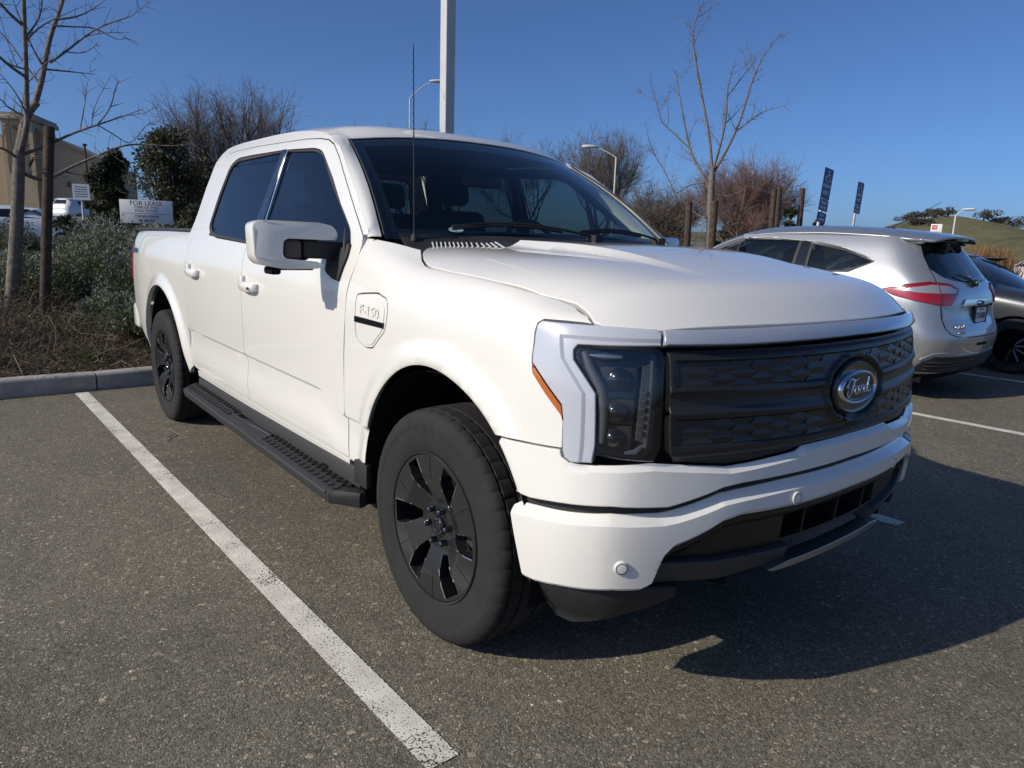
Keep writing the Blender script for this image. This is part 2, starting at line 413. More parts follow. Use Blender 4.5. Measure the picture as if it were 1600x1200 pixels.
# --- front wrap: fender + fascia, coordinates (s = distance from centre line, v = height)
_LV=[.40,.62,.82,1.04,1.14,1.19]
_fr={ # level -> contour points centre -> side (x,|y|)
 .40:[(.940,0),(.921,.31),(.879,.53),(.826,.70),(.755,.855),(.69,.915),(.61,.952),(.5,.972),(.38,.98),(.2,.98)],
 .62:[(.962,0),(.942,.31),(.899,.53),(.846,.70),(.768,.872),(.70,.937),(.62,.973),(.5,.994),(.38,1.002),(.2,1.003)],
 .82:[(.952,0),(.932,.31),(.889,.53),(.835,.70),(.766,.845),(.70,.912),(.62,.955),(.5,.986),(.38,.998),(.2,1.002)],
 1.04:[(.934,0),(.914,.31),(.871,.53),(.817,.70),(.755,.815),(.69,.888),(.61,.937),(.5,.972),(.38,.987),(.2,.994)],
 1.14:[(.911,0),(.891,.31),(.848,.53),(.794,.70),(.735,.80),(.67,.870),(.59,.922),(.485,.958),(.37,.977),(.2,.986)],
 1.19:[(.886,0),(.866,.31),(.824,.53),(.770,.70),(.712,.79),(.648,.855),(.570,.905),(.47,.944),(.36,.962),(.2,.972)]}
_sh=[[ (.862,0,1.200),(.80,0,1.222)],[(.842,.31,1.200),(.78,.31,1.222)],[(.80,.53,1.2),(.745,.52,1.222)],[(.748,.692,1.2),(.70,.675,1.221)],
 [(.69,.775,1.202),(.65,.75,1.22)],[(.628,.832,1.206),(.595,.79,1.225)],[(.552,.874,1.213),(.525,.826,1.236)],
 [(.455,.908,1.224),(.435,.855,1.252)],[(.35,.926,1.236),(.34,.873,1.266)],[(.2,.936,1.250),(.2,.882,1.281)]]
_V=[]
for i in range(10): _V.append([(_fr[l][i][0],_fr[l][i][1],l) for l in _LV]+_sh[i])
_sx=[ # side stations x, columns (y,z)
 (0,[(.975,.40),(1.0,.62),(1.003,.82),(.996,1.04),(.989,1.13),(.974,1.197),(.937,1.260),(.884,1.296)]),
 (-.3,[(.965,.40),(.984,.62),(.992,.82),(.992,1.04),(.988,1.14),(.972,1.22),(.932,1.286),(.880,1.320)]),
 (-.6,[(.952,.40),(.975,.62),(.986,.82),(.990,1.04),(.985,1.16),(.965,1.265),(.931,1.347),(.880,1.396)]),
 (-.85,[(.950,.40),(.974,.62),(.985,.82),(.990,1.04),(.985,1.16),(.965,1.27),(.928,1.37),(.880,1.43)])]
for x,c in _sx: _V.append([(x,y,z) for y,z in c])
_V=np.array(_V); _V[:,:,1]*=-1
_mid=_V[:,3,:2]; FS=np.r_[0,np.cumsum(np.linalg.norm(np.diff(_mid,axis=0),axis=1))]
FV=np.array([.40,.62,.82,1.04,1.14,1.19,1.24,1.30])
_m=_V[4:0:-1].copy(); _m[:,:,1]*=-1
_front=Tensor(np.r_[-FS[4:0:-1],FS],FV,np.concatenate([_m,_V]))
def front(s,v):
    s=np.atleast_1d(np.asarray(s,float)); P=_front(np.abs(s),v); P[:,1]*=np.where(s<0,-1,1); return P
def s_of_x(x): return np.interp(-x,-_mid[:,0],FS)
# --- cab side: y = cab_y(x,z), coordinates (x,z)
_cz=np.array([.40,.50,.62,.75,.86,1.0,1.12,1.23,1.31,1.38,1.48,1.62,1.76,1.84,1.885])
_cy=np.array([.945,.962,.974,.980,.986,.990,.987,.975,.955,.930,.893,.846,.796,.762,.732])
_cx=[-3.2,-2.6,-2.0,-1.3,-.75,-.4]
_cw=[(-.006,-.012),(.0,0),(.0,0),(0,0),(-.002,-.004),(-.004,-.014)]
_CV=np.array([[[_cy[j]+(a if z<1.3 else b*(min(1,(z-1.2)/.3)))] for j,z in enumerate(_cz)] for a,b in _cw])
_cab=Tensor(_cx,_cz,_CV)
def _rk(x): return 0.016*np.clip(-(x+.6)/2.4,0,1.1)     # the body sits a little higher at the back
def zcrease(x): return .735+.03*np.clip(-(x+.75)/2.0,0,1.2)-.072*sstep(-.98,-.72,x)
def side_xyz(x,z):
    x=np.atleast_1d(np.asarray(x,float)); z=np.atleast_1d(np.asarray(z,float))
    y=_cab(x,z-_rk(x))[:,0]
    # lower door scallop: under the crease line the skin tucks in, then swells out again to the rocker
    zc=.735+.03*np.clip(-(x+.75)/2.0,0,1.2)-.072*sstep(-.98,-.72,x)
    w=sstep(-.60,-.70,x)*0+1.0
    d=zc-z; tuck=np.where(d>0,.017*np.clip(d/.020,0,1)*(1-sstep(.05,.22,d)),0)
    return np.c_[x,-(y-tuck*w),z]
# --- bed side, coordinates (x,z)
_bz=np.array([.44,.55,.70,.85,1.0,1.12,1.22,1.30,1.355,1.40])
_by=np.array([.935,.962,.976,.981,.983,.979,.966,.945,.918,.872])
_bx=[-3.0,-3.4,-3.7,-4.1,-4.5,-4.72,-4.84,-4.92]
_bw=[-.006,-.004,-.003,-.006,-.014,-.030,-.055,-.11]
_BV=np.array([[[_by[j]+w] for j in range(len(_bz))] for w in _bw[::-1]])
_bed=Tensor(_bx[::-1],_bz,_BV)
def bed_xyz(x,z):
    x=np.atleast_1d(np.asarray(x,float)); z=np.atleast_1d(np.asarray(z,float))
    y=_bed(x,z-_rk(x))[:,0]
    r=np.hypot(x+3.70,(z-.44)); fl=.026*(1-sstep(.56,.66,r))
    return np.c_[x,-(y+fl),z]
# --- hood, coordinates (x,y)
_hc=spl([-.6,-.2,.1,.4,.65,.80,.886],[1.376,1.372,1.364,1.345,1.309,1.258,1.179])
_hd=spl([-.5,-.2,0,.16,.43,.58,.70,.80,.95],[.036,.042,.053,.060,.058,.064,.076,.058,.02])
def _lip(y): return .2025*y**2+.074*y**4
RY=lambda xx: .455-.10*np.clip(xx+.25,0,1.2)      # half width of the raised centre of the hood
def hood_xyz(x,y):
    x=np.atleast_1d(np.asarray(x,float)); y=np.atleast_1d(np.asarray(y,float)); a=np.abs(y)
    xx=x+_lip(a)
    z=_hc(xx)-_hd(xx)*(a/.88)**7
    r=RY(xx); rise=.031*(1-sstep(.05,.72,xx))
    z=z+rise*np.clip(1-(a-r)/.055,0,1)
    return np.c_[x,y,z]
# --- roof, coordinates (x,y)
def roof_xyz(x,y):
    x=np.atleast_1d(np.asarray(x,float)); y=np.atleast_1d(np.asarray(y,float)); a=np.abs(y)/.735
    zc=_rc(x)
    return np.c_[x,y,zc-.030*a**2-.040*a**8]
_rc=spl([-3.15,-2.9,-2.4,-1.9,-1.5,-1.25,-1.0],[1.945,1.978,1.992,1.986,1.964,1.935,1.880])
# --- windscreen, coordinates (y, t) t=0 base, 1 top
def ws_xyz(y,t):
    y=np.atleast_1d(np.asarray(y,float)); t=np.atleast_1d(np.asarray(t,float))
    yy=y*(.872-.170*t)           # y is -1..1 across
    x0=-.375-.20*np.abs(y)**2.2; x1=-1.10-.105*np.abs(y)**2.2
    z0=1.400+0*y; z1=1.880-.045*np.abs(y)**2.4
    b=.030*np.sin(np.pi*np.clip(t,0,1))
    return np.c_[x0+(x1-x0)*t+b*.55, yy, z0+(z1-z0)*t+b*.8]

# ================================================================ the white pickup
rngT = random.Random(4)
truck = thing('pickup_truck', 'white crew cab pickup truck with black grille panel, black wheels and black running boards', 'pickup truck')
FR = front
def fs(x): return float(s_of_x(x))
def arch(cx, cz, r, a0, a1, n=28, conv=None, sq=1.0):
    out = []
    for i in range(n+1):
        a = math.radians(a0+(a1-a0)*i/n); x, z = cx+r*math.cos(a), cz+r*sq*math.sin(a)
        out.append((conv(x) if conv else x, z))
    return out
# ---- wheel-arch bulge on the fender: a soft flared lip around the opening
def _sx(s): return np.interp(s, FS, _mid[:, 0])
def _fend_off(s, v):
    x = _sx(s); r = np.hypot(x-.01, v-.44)
    side = sstep(1.00, 1.25, s)
    return side*(.016*(1-sstep(.55, .64, r))-.010*(1-sstep(.525, .545, r))) - np.where(v<.665,.017*np.clip((.665-v)/.020,0,1)*(1-sstep(.05,.22,.665-v)),0)*sstep(1.95,2.15,s)
fendS = offset(FR, _fend_off)
cut = [(2.318, 1.277), (2.288, 1.252), (2.268, 1.208), (2.280, 1.185), (2.292, 1.168), (2.302, 1.150), (2.304, 1.105), (2.317, 1.012), (2.330, .905), (2.338, .80), (2.353, .66), (2.360, .545), (2.352, .470)]
ar = arch(.01, .44, .53, 128, 2, 30, fs)   # placeholder angles, trimmed below
arL = [p for p in arch(.01, .44, .53, 178, 48, 34, fs)]
arc_full = [(fs(.01+.53*math.cos(math.radians(a))), .44+.53*math.sin(math.radians(a))) for a in np.linspace(184, 47.5, 40)]
seam = [(1.25, .834), (1.143, .836), (1.051, .841)]
hl = [(1.046, .845), (1.050, .92), (1.059, .945), (1.103, .988), (1.160, 1.045), (1.164, 1.08), (1.156, 1.148), (1.147, 1.172), (1.127, 1.184), (1.055, 1.184), (.976, 1.181)]
htop = [(.995, 1.217), (1.05, 1.262), (1.108, 1.275), (1.198, 1.277), (1.437, 1.277), (1.522, 1.279), (1.70, 1.279), (1.812, 1.279), (1.863, 1.290), (1.919, 1.314), (1.968, 1.345), (1.999, 1.365), (2.19, 1.306)]
fender_o = cut+[(2.19, .455)]+arc_full+seam+hl+htop
fender_o = [p for p in fender_o]
# charge-port door with raised lettering on the passenger fender
CP = fillet([(2.218, 1.149), (2.048, 1.166), (1.977, 1.162), (1.962, 1.140), (1.972, 1.068), (2.075, .980), (2.14, .974), (2.215, 1.000)], [.02, .01, .012, .012, .03, .02, .02, .03], 4)
panel('front_fender', fender_o, fendS, M['white'], truck, step=.028, thick=.03, gap=.0028, mir=True, holes=[CP], lines=[[(2.36, .665), (1.95, .665)], [(2.36, .645), (1.95, .645)]])
cpd, cpd2 = panel('charge_port_door', CP, fendS, M['white'], truck, step=.02, thick=.02, bev=.0025, gap=.0018, mir=True)
CPi = [(2.09+(a-2.09)*.86, 1.072+(b-1.072)*.88) for a, b in CP]
panel('raised_face', CPi, offset(fendS, .003), M['white'], cpd, step=.02, thick=.003, bev=.0025, gap=0)
panel('badge_bar', fillet([(2.212, 1.096), (1.979, 1.096), (1.984, 1.073), (2.212, 1.073)], .004), offset(fendS, .007), M['gloss'], cpd, step=.02, thick=.006, gap=0)
_p0 = fendS([2.095], [1.119])[0]
lettering('F-150', .052, M['white'], cpd, (_p0[0], _p0[1]-.0035, _p0[2]), fendS([1.99], [1.119])[0]-fendS([2.2], [1.119])[0], (0, 0, 1), .0025, .0012, xs=1.3)
# ---- doors
doorcut = [(-.634, 1.401), (-.617, 1.371), (-.609, 1.301), (-.627, 1.256), (-.642, 1.22), (-.655, 1.181), (-.659, 1.105), (-.669, 1.014), (-.682, .905), (-.692, .80), (-.708, .66), (-.714, .545), (-.706, .472)]
df_o = doorcut+[(-1.30, .478), (-1.926, .486), (-1.930, .60), (-1.918, .78), (-1.908, .95), (-1.905, 1.10), (-1.905, 1.30), (-1.862, 1.50), (-1.822, 1.70), (-1.803, 1.873), (-1.542, 1.863), (-1.375, 1.850), (-1.256, 1.833), (-1.176, 1.805), (-1.076, 1.740), (-.940, 1.635), (-.766, 1.498)]
glF = fillet([(-1.768, 1.824), (-1.398, 1.804), (-1.290, 1.785), (-1.069, 1.641), (-.918, 1.526), (-.756, 1.420), (-.700, 1.345), (-.712, 1.298), (-1.81, 1.340)], [.01, .03, .05, .03, .02, .03, .03, .015, .01])
frm = M['white']
doorF, doorF2 = panel('front_door', df_o, side_xyz, frm, truck, step=.028, thick=.03, gap=.0028, holes=[glF], mir=True, lines=[[(x, float(zcrease(x))-d) for x in np.linspace(-.69, -1.94, 40)] for d in (0, .020)])
dr_o = [(-1.803, 1.873), (-1.822, 1.70), (-1.862, 1.50), (-1.905, 1.30), (-1.905, 1.10), (-1.908, .95), (-1.918, .78), (-1.930, .60), (-1.926, .486), (-2.45, .492), (-2.94, .502), (-2.99, .54), (-3.02, .62), (-3.01, .70), (-2.995, .77), (-2.993, .90), (-2.993, 1.16), (-2.998, 1.24), (-2.985, 1.30), (-2.941, 1.367), (-2.90, 1.485), (-2.862, 1.645), (-2.842, 1.788), (-2.825, 1.862), (-2.775, 1.882), (-2.635, 1.888), (-2.299, 1.887)]
glR = fillet([(-1.795, 1.826), (-2.30, 1.835), (-2.52, 1.834), (-2.625, 1.795), (-2.672, 1.60), (-2.685, 1.440), (-2.60, 1.388), (-2.45, 1.366), (-1.835, 1.341)], [.01, .02, .04, .06, .05, .04, .06, .03, .01])
doorR, doorR2 = panel('rear_door', dr_o, side_xyz, frm, truck, step=.028, thick=.03, gap=.0028, holes=[glR], mir=True, lines=[[(x, float(zcrease(x))-d) for x in np.linspace(-1.91, -3.0, 40)] for d in (0, .020)])
def shrink(poly, d):
    c = np.mean(np.array(poly), 0); out = []
    for p in poly:
        v = np.array(p)-c; out.append(tuple(c+v*(1-d/np.linalg.norm(v))))
    return out
def ringhole(poly, d): return shrink(poly, d)
for D, D2, g, tm in ((doorF, doorF2, glF, 'tint'), (doorR, doorR2, glR, 'tint')):
    for sgn, DD in ((1, D), (-1, D2)):
        a = panel('window_seal', g, offset(side_xyz, -.004), M['plastic'], DD, step=.03, thick=.012, gap=0, bev=.002, holes=[shrink(g, .020)])
        w = panel('window_glass', shrink(g, .012), offset(side_xyz, -.011), M['tint' if D is doorR else 'tintf'], DD, step=.05, thick=.004, gap=0, bev=.0005)
        if sgn < 0:
            for o in (a, w): o.data.transform(Matrix.Diagonal((1, -1, 1, 1))); o.data.flip_normals()
# black gloss pillar between the windows and its bright edge
pil = [(-1.758, 1.828), (-1.812, 1.829), (-1.832, 1.66), (-1.868, 1.50), (-1.905, 1.345), (-1.838, 1.338), (-1.795, 1.345), (-1.765, 1.50), (-1.756, 1.68)]
panel('pillar_cover', pil, offset(side_xyz, .0025), M['gloss'], truck, step=.03, thick=.012, gap=0, mir=True)
pb = [(-1.730, 1.822), (-1.742, 1.822), (-1.738, 1.60), (-1.746, 1.46), (-1.755, 1.36), (-1.743, 1.36), (-1.734, 1.46), (-1.726, 1.60)]
panel('pillar_trim', pb, offset(side_xyz, .004), M['chrome'], truck, step=.03, thick=.012, gap=0, mir=True)
# belt seals
for xs in ((-.74, -1.80, 1.296, 1.338), (-1.84, -2.60, 1.338, 1.380)):
    a, b, za, zb = xs
    panel('belt_moulding', [(a, za), (b, zb-.004), (b, zb+.012), (a, za+.016)], offset(side_xyz, .004), M['plastic'], truck, step=.03, thick=.012, gap=0, mir=True)
# ---- door handles
def handle(x0, x1, z0, door, dz):
    xm = (x0+x1)/2
    cup = fillet([(xm-.085, z0+.062), (xm+.055, z0+.062), (xm+.085, z0-.005), (xm+.05, z0-.055), (xm-.06, z0-.055), (xm-.10, z0)], .03)
    mb = MB(); n = 15; prof = []
    pts = []
    for i in range(n):
        t = i/(n-1); x = x0+(x1-x0)*t; z = z0+dz*t
        y = float(side_xyz([x], [z])[0, 1]); o = -.034*math.sin(math.pi*min(max((t-.0)/1.0, .0), 1))**.35-.004
        pts.append((x, y+o, z))
    for i in range(n-1): pass
    V = []; F = []
    for i, (x, y, z) in enumerate(pts):
        t = i/(n-1); h = .024*(1-.25*abs(2*t-1)**3); w = .009
        for dy, dz_ in ((-w, -h*.55), (-w*1.25, 0), (-w, h*.55), (-w*.3, h), (w, h*.8), (w, -h*.8), (-w*.3, -h)):
            V.append((x, y+dy, z+dz_))
    m_ = 7
    for i in range(n-1):
        for k in range(m_):
            a, b = i*m_+k, i*m_+(k+1) % m_; F.append((a, a+m_, b+m_, b))
    F.append(tuple(range(m_))); F.append(tuple(range((n-1)*m_+m_-1, (n-1)*m_-1, -1)))
    mb.add(V, F)
    o = mb.done('door_handle', M['white'], door, smooth=50)
    return o
for D, D2, a, b, z, dz in ((doorF, doorF2, -1.868, -1.640, 1.130, -.004), (doorR, doorR2, -2.900, -2.675, 1.150, -.006)):
    h = handle(a, b, z, D, dz); mirror_obj(h, D2)
    # escutcheon cap at the rear end
    y = float(side_xyz([a+.01], [z])[0, 1])
    c = MB().box((a-.028, y-.020, z-.030), (a+.030, y+.01, z+.048)).done('handle_cap', M['white'], D, bevel=.010, seg=3); mirror_obj(c, D2)
    rec = panel('handle_recess', fillet([(a+.03, z+.050), (b-.03, z+.046), (b+.0, z+.0), (b-.03, z-.040), (a+.03, z-.040)], .03), offset(side_xyz, .0010), M['white'], D, step=.02, thick=.003, gap=0, bev=.001)
    mirror_obj(rec, D2)
    if a > -2: lk = MB().lathe([(0, -.004), (.007, -.004), (.007, .01)], 12, 'y', Matrix.Translation((b-.035, y-.044, z-.008))).done('key_sensor', M['gloss'], D, smooth=40)
# ---- rocker sill and fixed cab skin (pillars + roof edge)
sill = [(-.706, .466), (-.712, .44), (-1.3, .43), (-2.95, .452), (-2.945, .496), (-2.45, .486), (-1.926, .480), (-1.30, .472)]
panel('rocker_sill', sill, side_xyz, M['white'], truck, step=.03, thick=.05, mir=True)
_wt = ws_xyz(np.linspace(-1, 1, 41), np.full(41, 1.0))
def roofS(x, y):
    P = roof_xyz(x, y); a = np.abs(P[:, 1])
    xe = np.interp(a, _wt[20:, 1], _wt[20:, 0]); ze = np.interp(a, _wt[20:, 1], _wt[20:, 2])+.006
    over = roof_xyz(xe, P[:, 1])[:, 2]-ze; d = np.clip(xe-P[:, 0], 0, 1)
    P[:, 2] -= over*(1-sstep(0, .16, d))
    return P
def _rail(x):
    y = .73
    for _ in range(12):
        z = float(roofS([x], [y])[0, 2]); y = .5*y+.5*abs(float(side_xyz([x], [z])[0, 1]))
    return y, z
_re = lambda x: _rail(x)[1]
_ds = [(-1.256, 1.833), (-1.375, 1.850), (-1.542, 1.863), (-1.803, 1.873), (-2.299, 1.887), (-2.635, 1.888), (-2.775, 1.882), (-2.825, 1.862), (-2.842, 1.788), (-2.862, 1.645), (-2.90, 1.485), (-2.941, 1.367), (-2.985, 1.30), (-2.998, 1.24), (-2.993, 1.16), (-2.993, .90), (-2.995, .77), (-3.01, .70), (-3.02, .62), (-2.99, .54), (-2.94, .502)]
cabskin = [(-.634, 1.401), (-.766, 1.498), (-.940, 1.635), (-1.076, 1.740), (-1.176, 1.805)]+_ds+[(-3.05, .52), (-3.06, 1.0), (-3.055, 1.36), (-3.03, 1.50), (-3.00, 1.70), (-2.965, 1.84), (-2.935, 1.89), (-2.89, _re(-2.89)), (-2.6, _re(-2.6)), (-2.2, _re(-2.2)), (-1.8, _re(-1.8)), (-1.5, _re(-1.5)), (-1.4, _re(-1.4)), (-1.3, _re(-1.3)), (-1.25, _re(-1.25)), (-1.2, 0.5*(_re(-1.25)+1.788)+.006), (-1.10, 1.788), (-.98, 1.702), (-.82, 1.590), (-.70, 1.494), (-.60, 1.418), (-.595, 1.405)]
panel('cab_side', cabskin, side_xyz, M['white'], truck, step=.028, thick=.02, mir=True)
# ---- roof, with its edges dropping to the rails
_yt = lambda x: _rail(x)[0]
rx = [-2.89, -2.6, -2.2, -1.8, -1.5, -1.4, -1.3, -1.25]
rl = [(x, -_yt(x)-.001) for x in rx]
fr_ = [(float(p[0])-.002, float(p[1])) for p in ws_xyz(np.linspace(-1.035, 1.035, 41), np.full(41, 1.0))]
roof_o = rl+fr_+[(x, -y) for x, y in rl[::-1]]+[(-2.93, .60), (-2.955, .3), (-2.96, 0), (-2.955, -.3), (-2.93, -.60)]
panel('roof', roof_o, roofS, M['white'], truck, step=.035, thick=.006, gap=0, bev=.003, e=.006)
# A-pillar outer faces: from the door line in to the windscreen edge
def apil(t, k):   # t 0..1 up, k 0..1 from side to glass
    t = np.atleast_1d(np.asarray(t, float)); k = np.atleast_1d(np.asarray(k, float))
    ex = np.interp(t, [0, .11, .29, .5, .72, .86, .94, 1], [-.595, -.60, -.70, -.82, -.98, -1.10, -1.20, -1.27]); ez = np.interp(t, [0, .11, .29, .5, .72, .86, .94, 1], [1.395, 1.418, 1.494, 1.590, 1.702, 1.788, .5*(_re(-1.25)+1.788)+.006, _re(-1.27)])
    A = side_xyz(ex, ez)
    B = ws_xyz(-1+0*t, np.interp(t, [0, 1], [0, 1.04])); B[:, 0] += .010
    P = A+(B-A)*k[:, None]
    b = np.sin(np.pi*k)*.007
    P[:, 0] += b*.55; P[:, 2] += b*.5; P[:, 1] -= b*.6
    return P
panel('windscreen_pillar', [(0, 0), (1, 0), (1, 1), (0, 1)], apil, M['white'], truck, step=.06, thick=.004, gap=0, bev=.0005, mir=True, e=.01)
mbp = MB().tube([tuple(ws_xyz([-.988], [t])[0]+np.array((.012, -.001, .004))) for t in np.linspace(0.0, .99, 14)], .0045, 6)
o = mbp.done('windscreen_seal', M['plastic'], truck, smooth=60); mirror_obj(o)
# ---- windscreen with black frit
wo = fillet([(-.985, .0), (-.985, .985), (.985, .985), (.985, .0)], .03)
wsN = lambda a, b: -smooth_closed(ws_xyz, .004)(a, b) if False else smooth_closed(ws_xyz, .004)(a, b)
panel('windscreen', wo, ws_xyz, M['ws'], truck, step=.05, thick=.004, gap=0, bev=.001)
ih = fillet([(-.925, .07), (-.925, .90), (-.60, .915), (-.45, .885), (.45, .885), (.60, .915), (.925, .90), (.925, .07)], .03)
panel('windscreen_border', fillet([(-.99, -.01), (-.99, 1.0), (.99, 1.0), (.99, -.01)], .02), offset(ws_xyz, -.006), M['gloss'], truck, step=.05, thick=.002, gap=0, bev=.0003, holes=[ih])
_cm = ws_xyz([0], [.90])[0]
MB().box((-.09, -.11, -.05), (.04, .11, .02)).done('camera_housing', M['cabin'], truck, bevel=.015).location = (_cm[0]-.045, 0, _cm[2]-.035)
# ---- bed side
ba = [(-3.70+.55*math.cos(math.radians(a)), .455+.55*math.sin(math.radians(a))) for a in np.linspace(-2, 176, 44)]
bed_o = [(-3.045, .52), (-3.06, 1.0), (-3.052, 1.36), (-3.045, 1.392), (-3.8, 1.396), (-4.55, 1.392), (-4.76, 1.385), (-4.825, 1.360), (-4.845, 1.305), (-4.850, 1.288), (-4.742, 1.284), (-4.734, 1.14), (-4.744, .985), (-4.855, .97), (-4.83, .80), (-4.70, .72), (-4.52, .55), (-4.40, .47)]+[(-4.245, .46)]+ba[::-1]+[(-3.13, .46)]
bed_o = [p for p in bed_o]
panel('bed_side', bed_o, bed_xyz, M['white'], truck, step=.03, thick=.03, mir=True)
# bed rail cap, bed floor/walls, tailgate, rear bumper, tail lamps
for s in (-1, 1):
    mb = MB(); mb.box((-4.82, .775, 1.385), (-3.10, .89, 1.418)); o = mb.done('bed_rail_cap', M['plastic'], truck, bevel=.012)
    if s < 0: o.data.transform(Matrix.Diagonal((1, -1, 1, 1))); o.data.flip_normals()
mb = MB(); mb.box((-4.80, -.80, .80), (-3.08, .80, .86)); mb.box((-4.80, -.80, .86), (-3.10, -.77, 1.385)); mb.box((-4.80, .77, .86), (-3.10, .80, 1.385)); mb.box((-3.12, -.80, .86), (-3.08, .80, 1.385))
mb.done('cargo_bed', M['plastic'], truck)
MB().box((-4.90, -.76, .80), (-4.84, .76, 1.395)).done('tailgate', M['white'], truck, bevel=.015, seg=3)
MB().box((-3.16, -.70, 1.398), (-3.06, .70, 1.42)).done('bed_front_cap', M['plastic'], truck, bevel=.01)
MB().box((-4.85, -.78, 1.392), (-3.15, .78, 1.405)).done('bed_cover', M['plastic'], truck, bevel=.004)
tl = [(-4.862, 1.282), (-4.740, 1.282), (-4.732, 1.14), (-4.742, .987), (-4.862, .982)]
a, b = panel('tail_lamp', tl, offset(bed_xyz, .010), M['red'], truck, step=.02, thick=.07, gap=0, mir=True)
MB().box((-4.98, -.93, .56), (-4.80, .93, .78)).done('rear_bumper', M['white'], truck, bevel=.035, seg=3)
# blue bed-side script
_q = bed_xyz([-4.60], [1.232])[0]
for sg in (-1,):
    _a, _b = bed_xyz([-4.70], [1.235])[0], bed_xyz([-4.48], [1.235])[0]
    lettering('LIGHTNING', .052, M['blue'], truck, (_q[0], _q[1]-.006, _q[2]), tuple(_b-_a), (0, 0, 1), .002, .002, 'bed_decal', xs=.85)
# ---- hood
_hp = FR([p[0] for p in htop[:-1]], [p[1] for p in htop[:-1]])
hs = [(float(p[0]), float(p[1])) for p in _hp[::-1]]+[(float(FR([.976], [1.181])[0, 0]), float(FR([.976], [1.181])[0, 1]))]
lipx = lambda y: .884-float(_lip(abs(y)))
lp = [(lipx(y), y) for y in np.linspace(-.845, .845, 35)]
rear_h = [(-.375, -.80), (-.425, -.75), (-.440, -.69), (-.40, -.60), (-.30, -.53), (-.235, -.49), (-.22, -.42), (-.215, -.2), (-.21, 0)]
_rid = [[(x, sg*(float(RY(x+_lip(.4)))+d)) for x in np.linspace(-.44, .60, 30)] for sg in (-1, 1) for d in (0, .055)]
hood_o = hs+lp+[(x, -y) for x, y in hs[::-1]]+[(x, -y) for x, y in rear_h]+rear_h[::-1][1:]
panel('hood', hood_o, hood_xyz, M['white'], truck, step=.026, thick=.022, bev=.004, gap=.0025, e=.006, lines=_rid)
# ---- cowl: black plastic with louvre ribs, wipers, antenna
def cowl(u, k):   # u -1..1 across, k 0..1 hood edge -> glass
    u = np.atleast_1d(np.asarray(u, float)); k = np.atleast_1d(np.asarray(k, float)); y = u*.80
    A = ws_xyz(u*.93, 0*u+.03); xf = np.interp(np.abs(y), [0, .4, .46, .5, .58, .70, .8], [-.20, -.20, -.21, -.24, -.36, -.425, -.42])
    P = A.copy(); P[:, 0] = A[:, 0]+(xf-A[:, 0])*(1-k); hz = hood_xyz(xf, y)[:, 2]-.012
    P[:, 2] = A[:, 2]*k+(1-k)*hz-.012*np.sin(np.pi*k); P[:, 1] = y
    return P
panel('cowl_panel', [(-1, -.05), (1, -.05), (1, 1.0), (-1, 1.0)], cowl, M['plastic'], truck, step=.05, thick=.01, gap=0, bev=.001, e=.01)
mb = MB()
for i in range(15):
    y = -.715+i*.0155; a = cowl([y/.80], [.05])[0]; b = cowl([(y+.02)/.80], [.55])[0]
    mb.tube([tuple(a+np.array((0, 0, .004))), tuple(b+np.array((0, 0, .006)))], .0032, 5)
mb.done('cowl_louvre', M['pole'], truck, smooth=60)
for y0, y1, t1 in ((.10, -.60, .10), (.66, .02, .085)):
    mb = MB(); P = []
    for i in range(9):
        t = i/8; y = y0+(y1-y0)*t; p = ws_xyz([y/.86], [.02+t1*math.sin(t*2.6)*.8])[0]; P.append((p[0]+.028, p[1], p[2]+.016))
    mb.tube(P, .006, 6)
    mb.tube([(p[0]+.002, p[1], p[2]-.010) for p in P[2:]], .0075, 6)
    mb.box((P[0][0]-.03, P[0][1]-.025, P[0][2]-.03), (P[0][0]+.03, P[0][1]+.025, P[0][2]+.008))
    mb.done('wiper', M['plastic'], truck, smooth=50)
mb = MB(); mb.lathe([(.0, .0), (.014, 0), (.012, .02), (.005, .03)], 12, 'z', Matrix.Translation((-.515, -.755, 1.385)))
mb.tube([(-.515, -.755, 1.39), (-.523, -.753, 1.75), (-.534, -.750, 2.116)], [.0034, .0026, .0022], 6)
hel = []
for i in range(320):
    t = i/319; z = 1.46+.63*t; a = t*2*math.pi*21; hel.append((-.515-.019*(z-1.39)/.72+.0027*math.cos(a), -.755+.005*(z-1.39)/.72+.0027*math.sin(a), z))
mb.tube(hel, .0009, 4)
mb.done('antenna', M['plastic'], truck, smooth=60)
# ================ front end
def full(half): return half+[(-s, v) for s, v in half[::-1] if s > 1e-6]
# headlamp assemblies
drl_o = [(1.129, 1.181), (.966, 1.178), (.796, 1.173), (.781, 1.163), (.788, 1.133), (.994, 1.128), (1.018, 1.127), (1.029, 1.115), (1.029, 1.091), (.963, 1.003), (.952, .863), (.956, .815), (1.017, .809), (1.038, .820), (1.046, .841), (1.052, .925), (1.059, .962), (1.161, 1.066), (1.162, 1.088), (1.154, 1.142), (1.147, 1.168)]
_ksc = lambda v: np.interp(v, [.80, .86, 1.0, 1.09, 1.12, 1.2], [.985, .985, .992, 1.056, 1.060, 1.060])
def _kink(s, v):
    tt = np.clip((s-_ksc(v))/.010, 0, 1); top = np.clip((v-1.141)/.008, 0, 1)
    return .002+.005*np.maximum(tt, top)
_kl = [[(float(_ksc(v))+d, v) for v in (.80, .86, 1.0, 1.09, 1.12, 1.141+(.008 if d else 0))] for d in (0, .010)]
_kl[0] += [(.78, 1.141)]; _kl[1] += [(.78, 1.149)]
drl, drl2 = panel('daytime_lamp', drl_o, offset(FR, _kink), M['drl'], truck, step=.014, thick=.05, bev=.004, gap=.0015, mir=True, e=.003, lines=_kl)
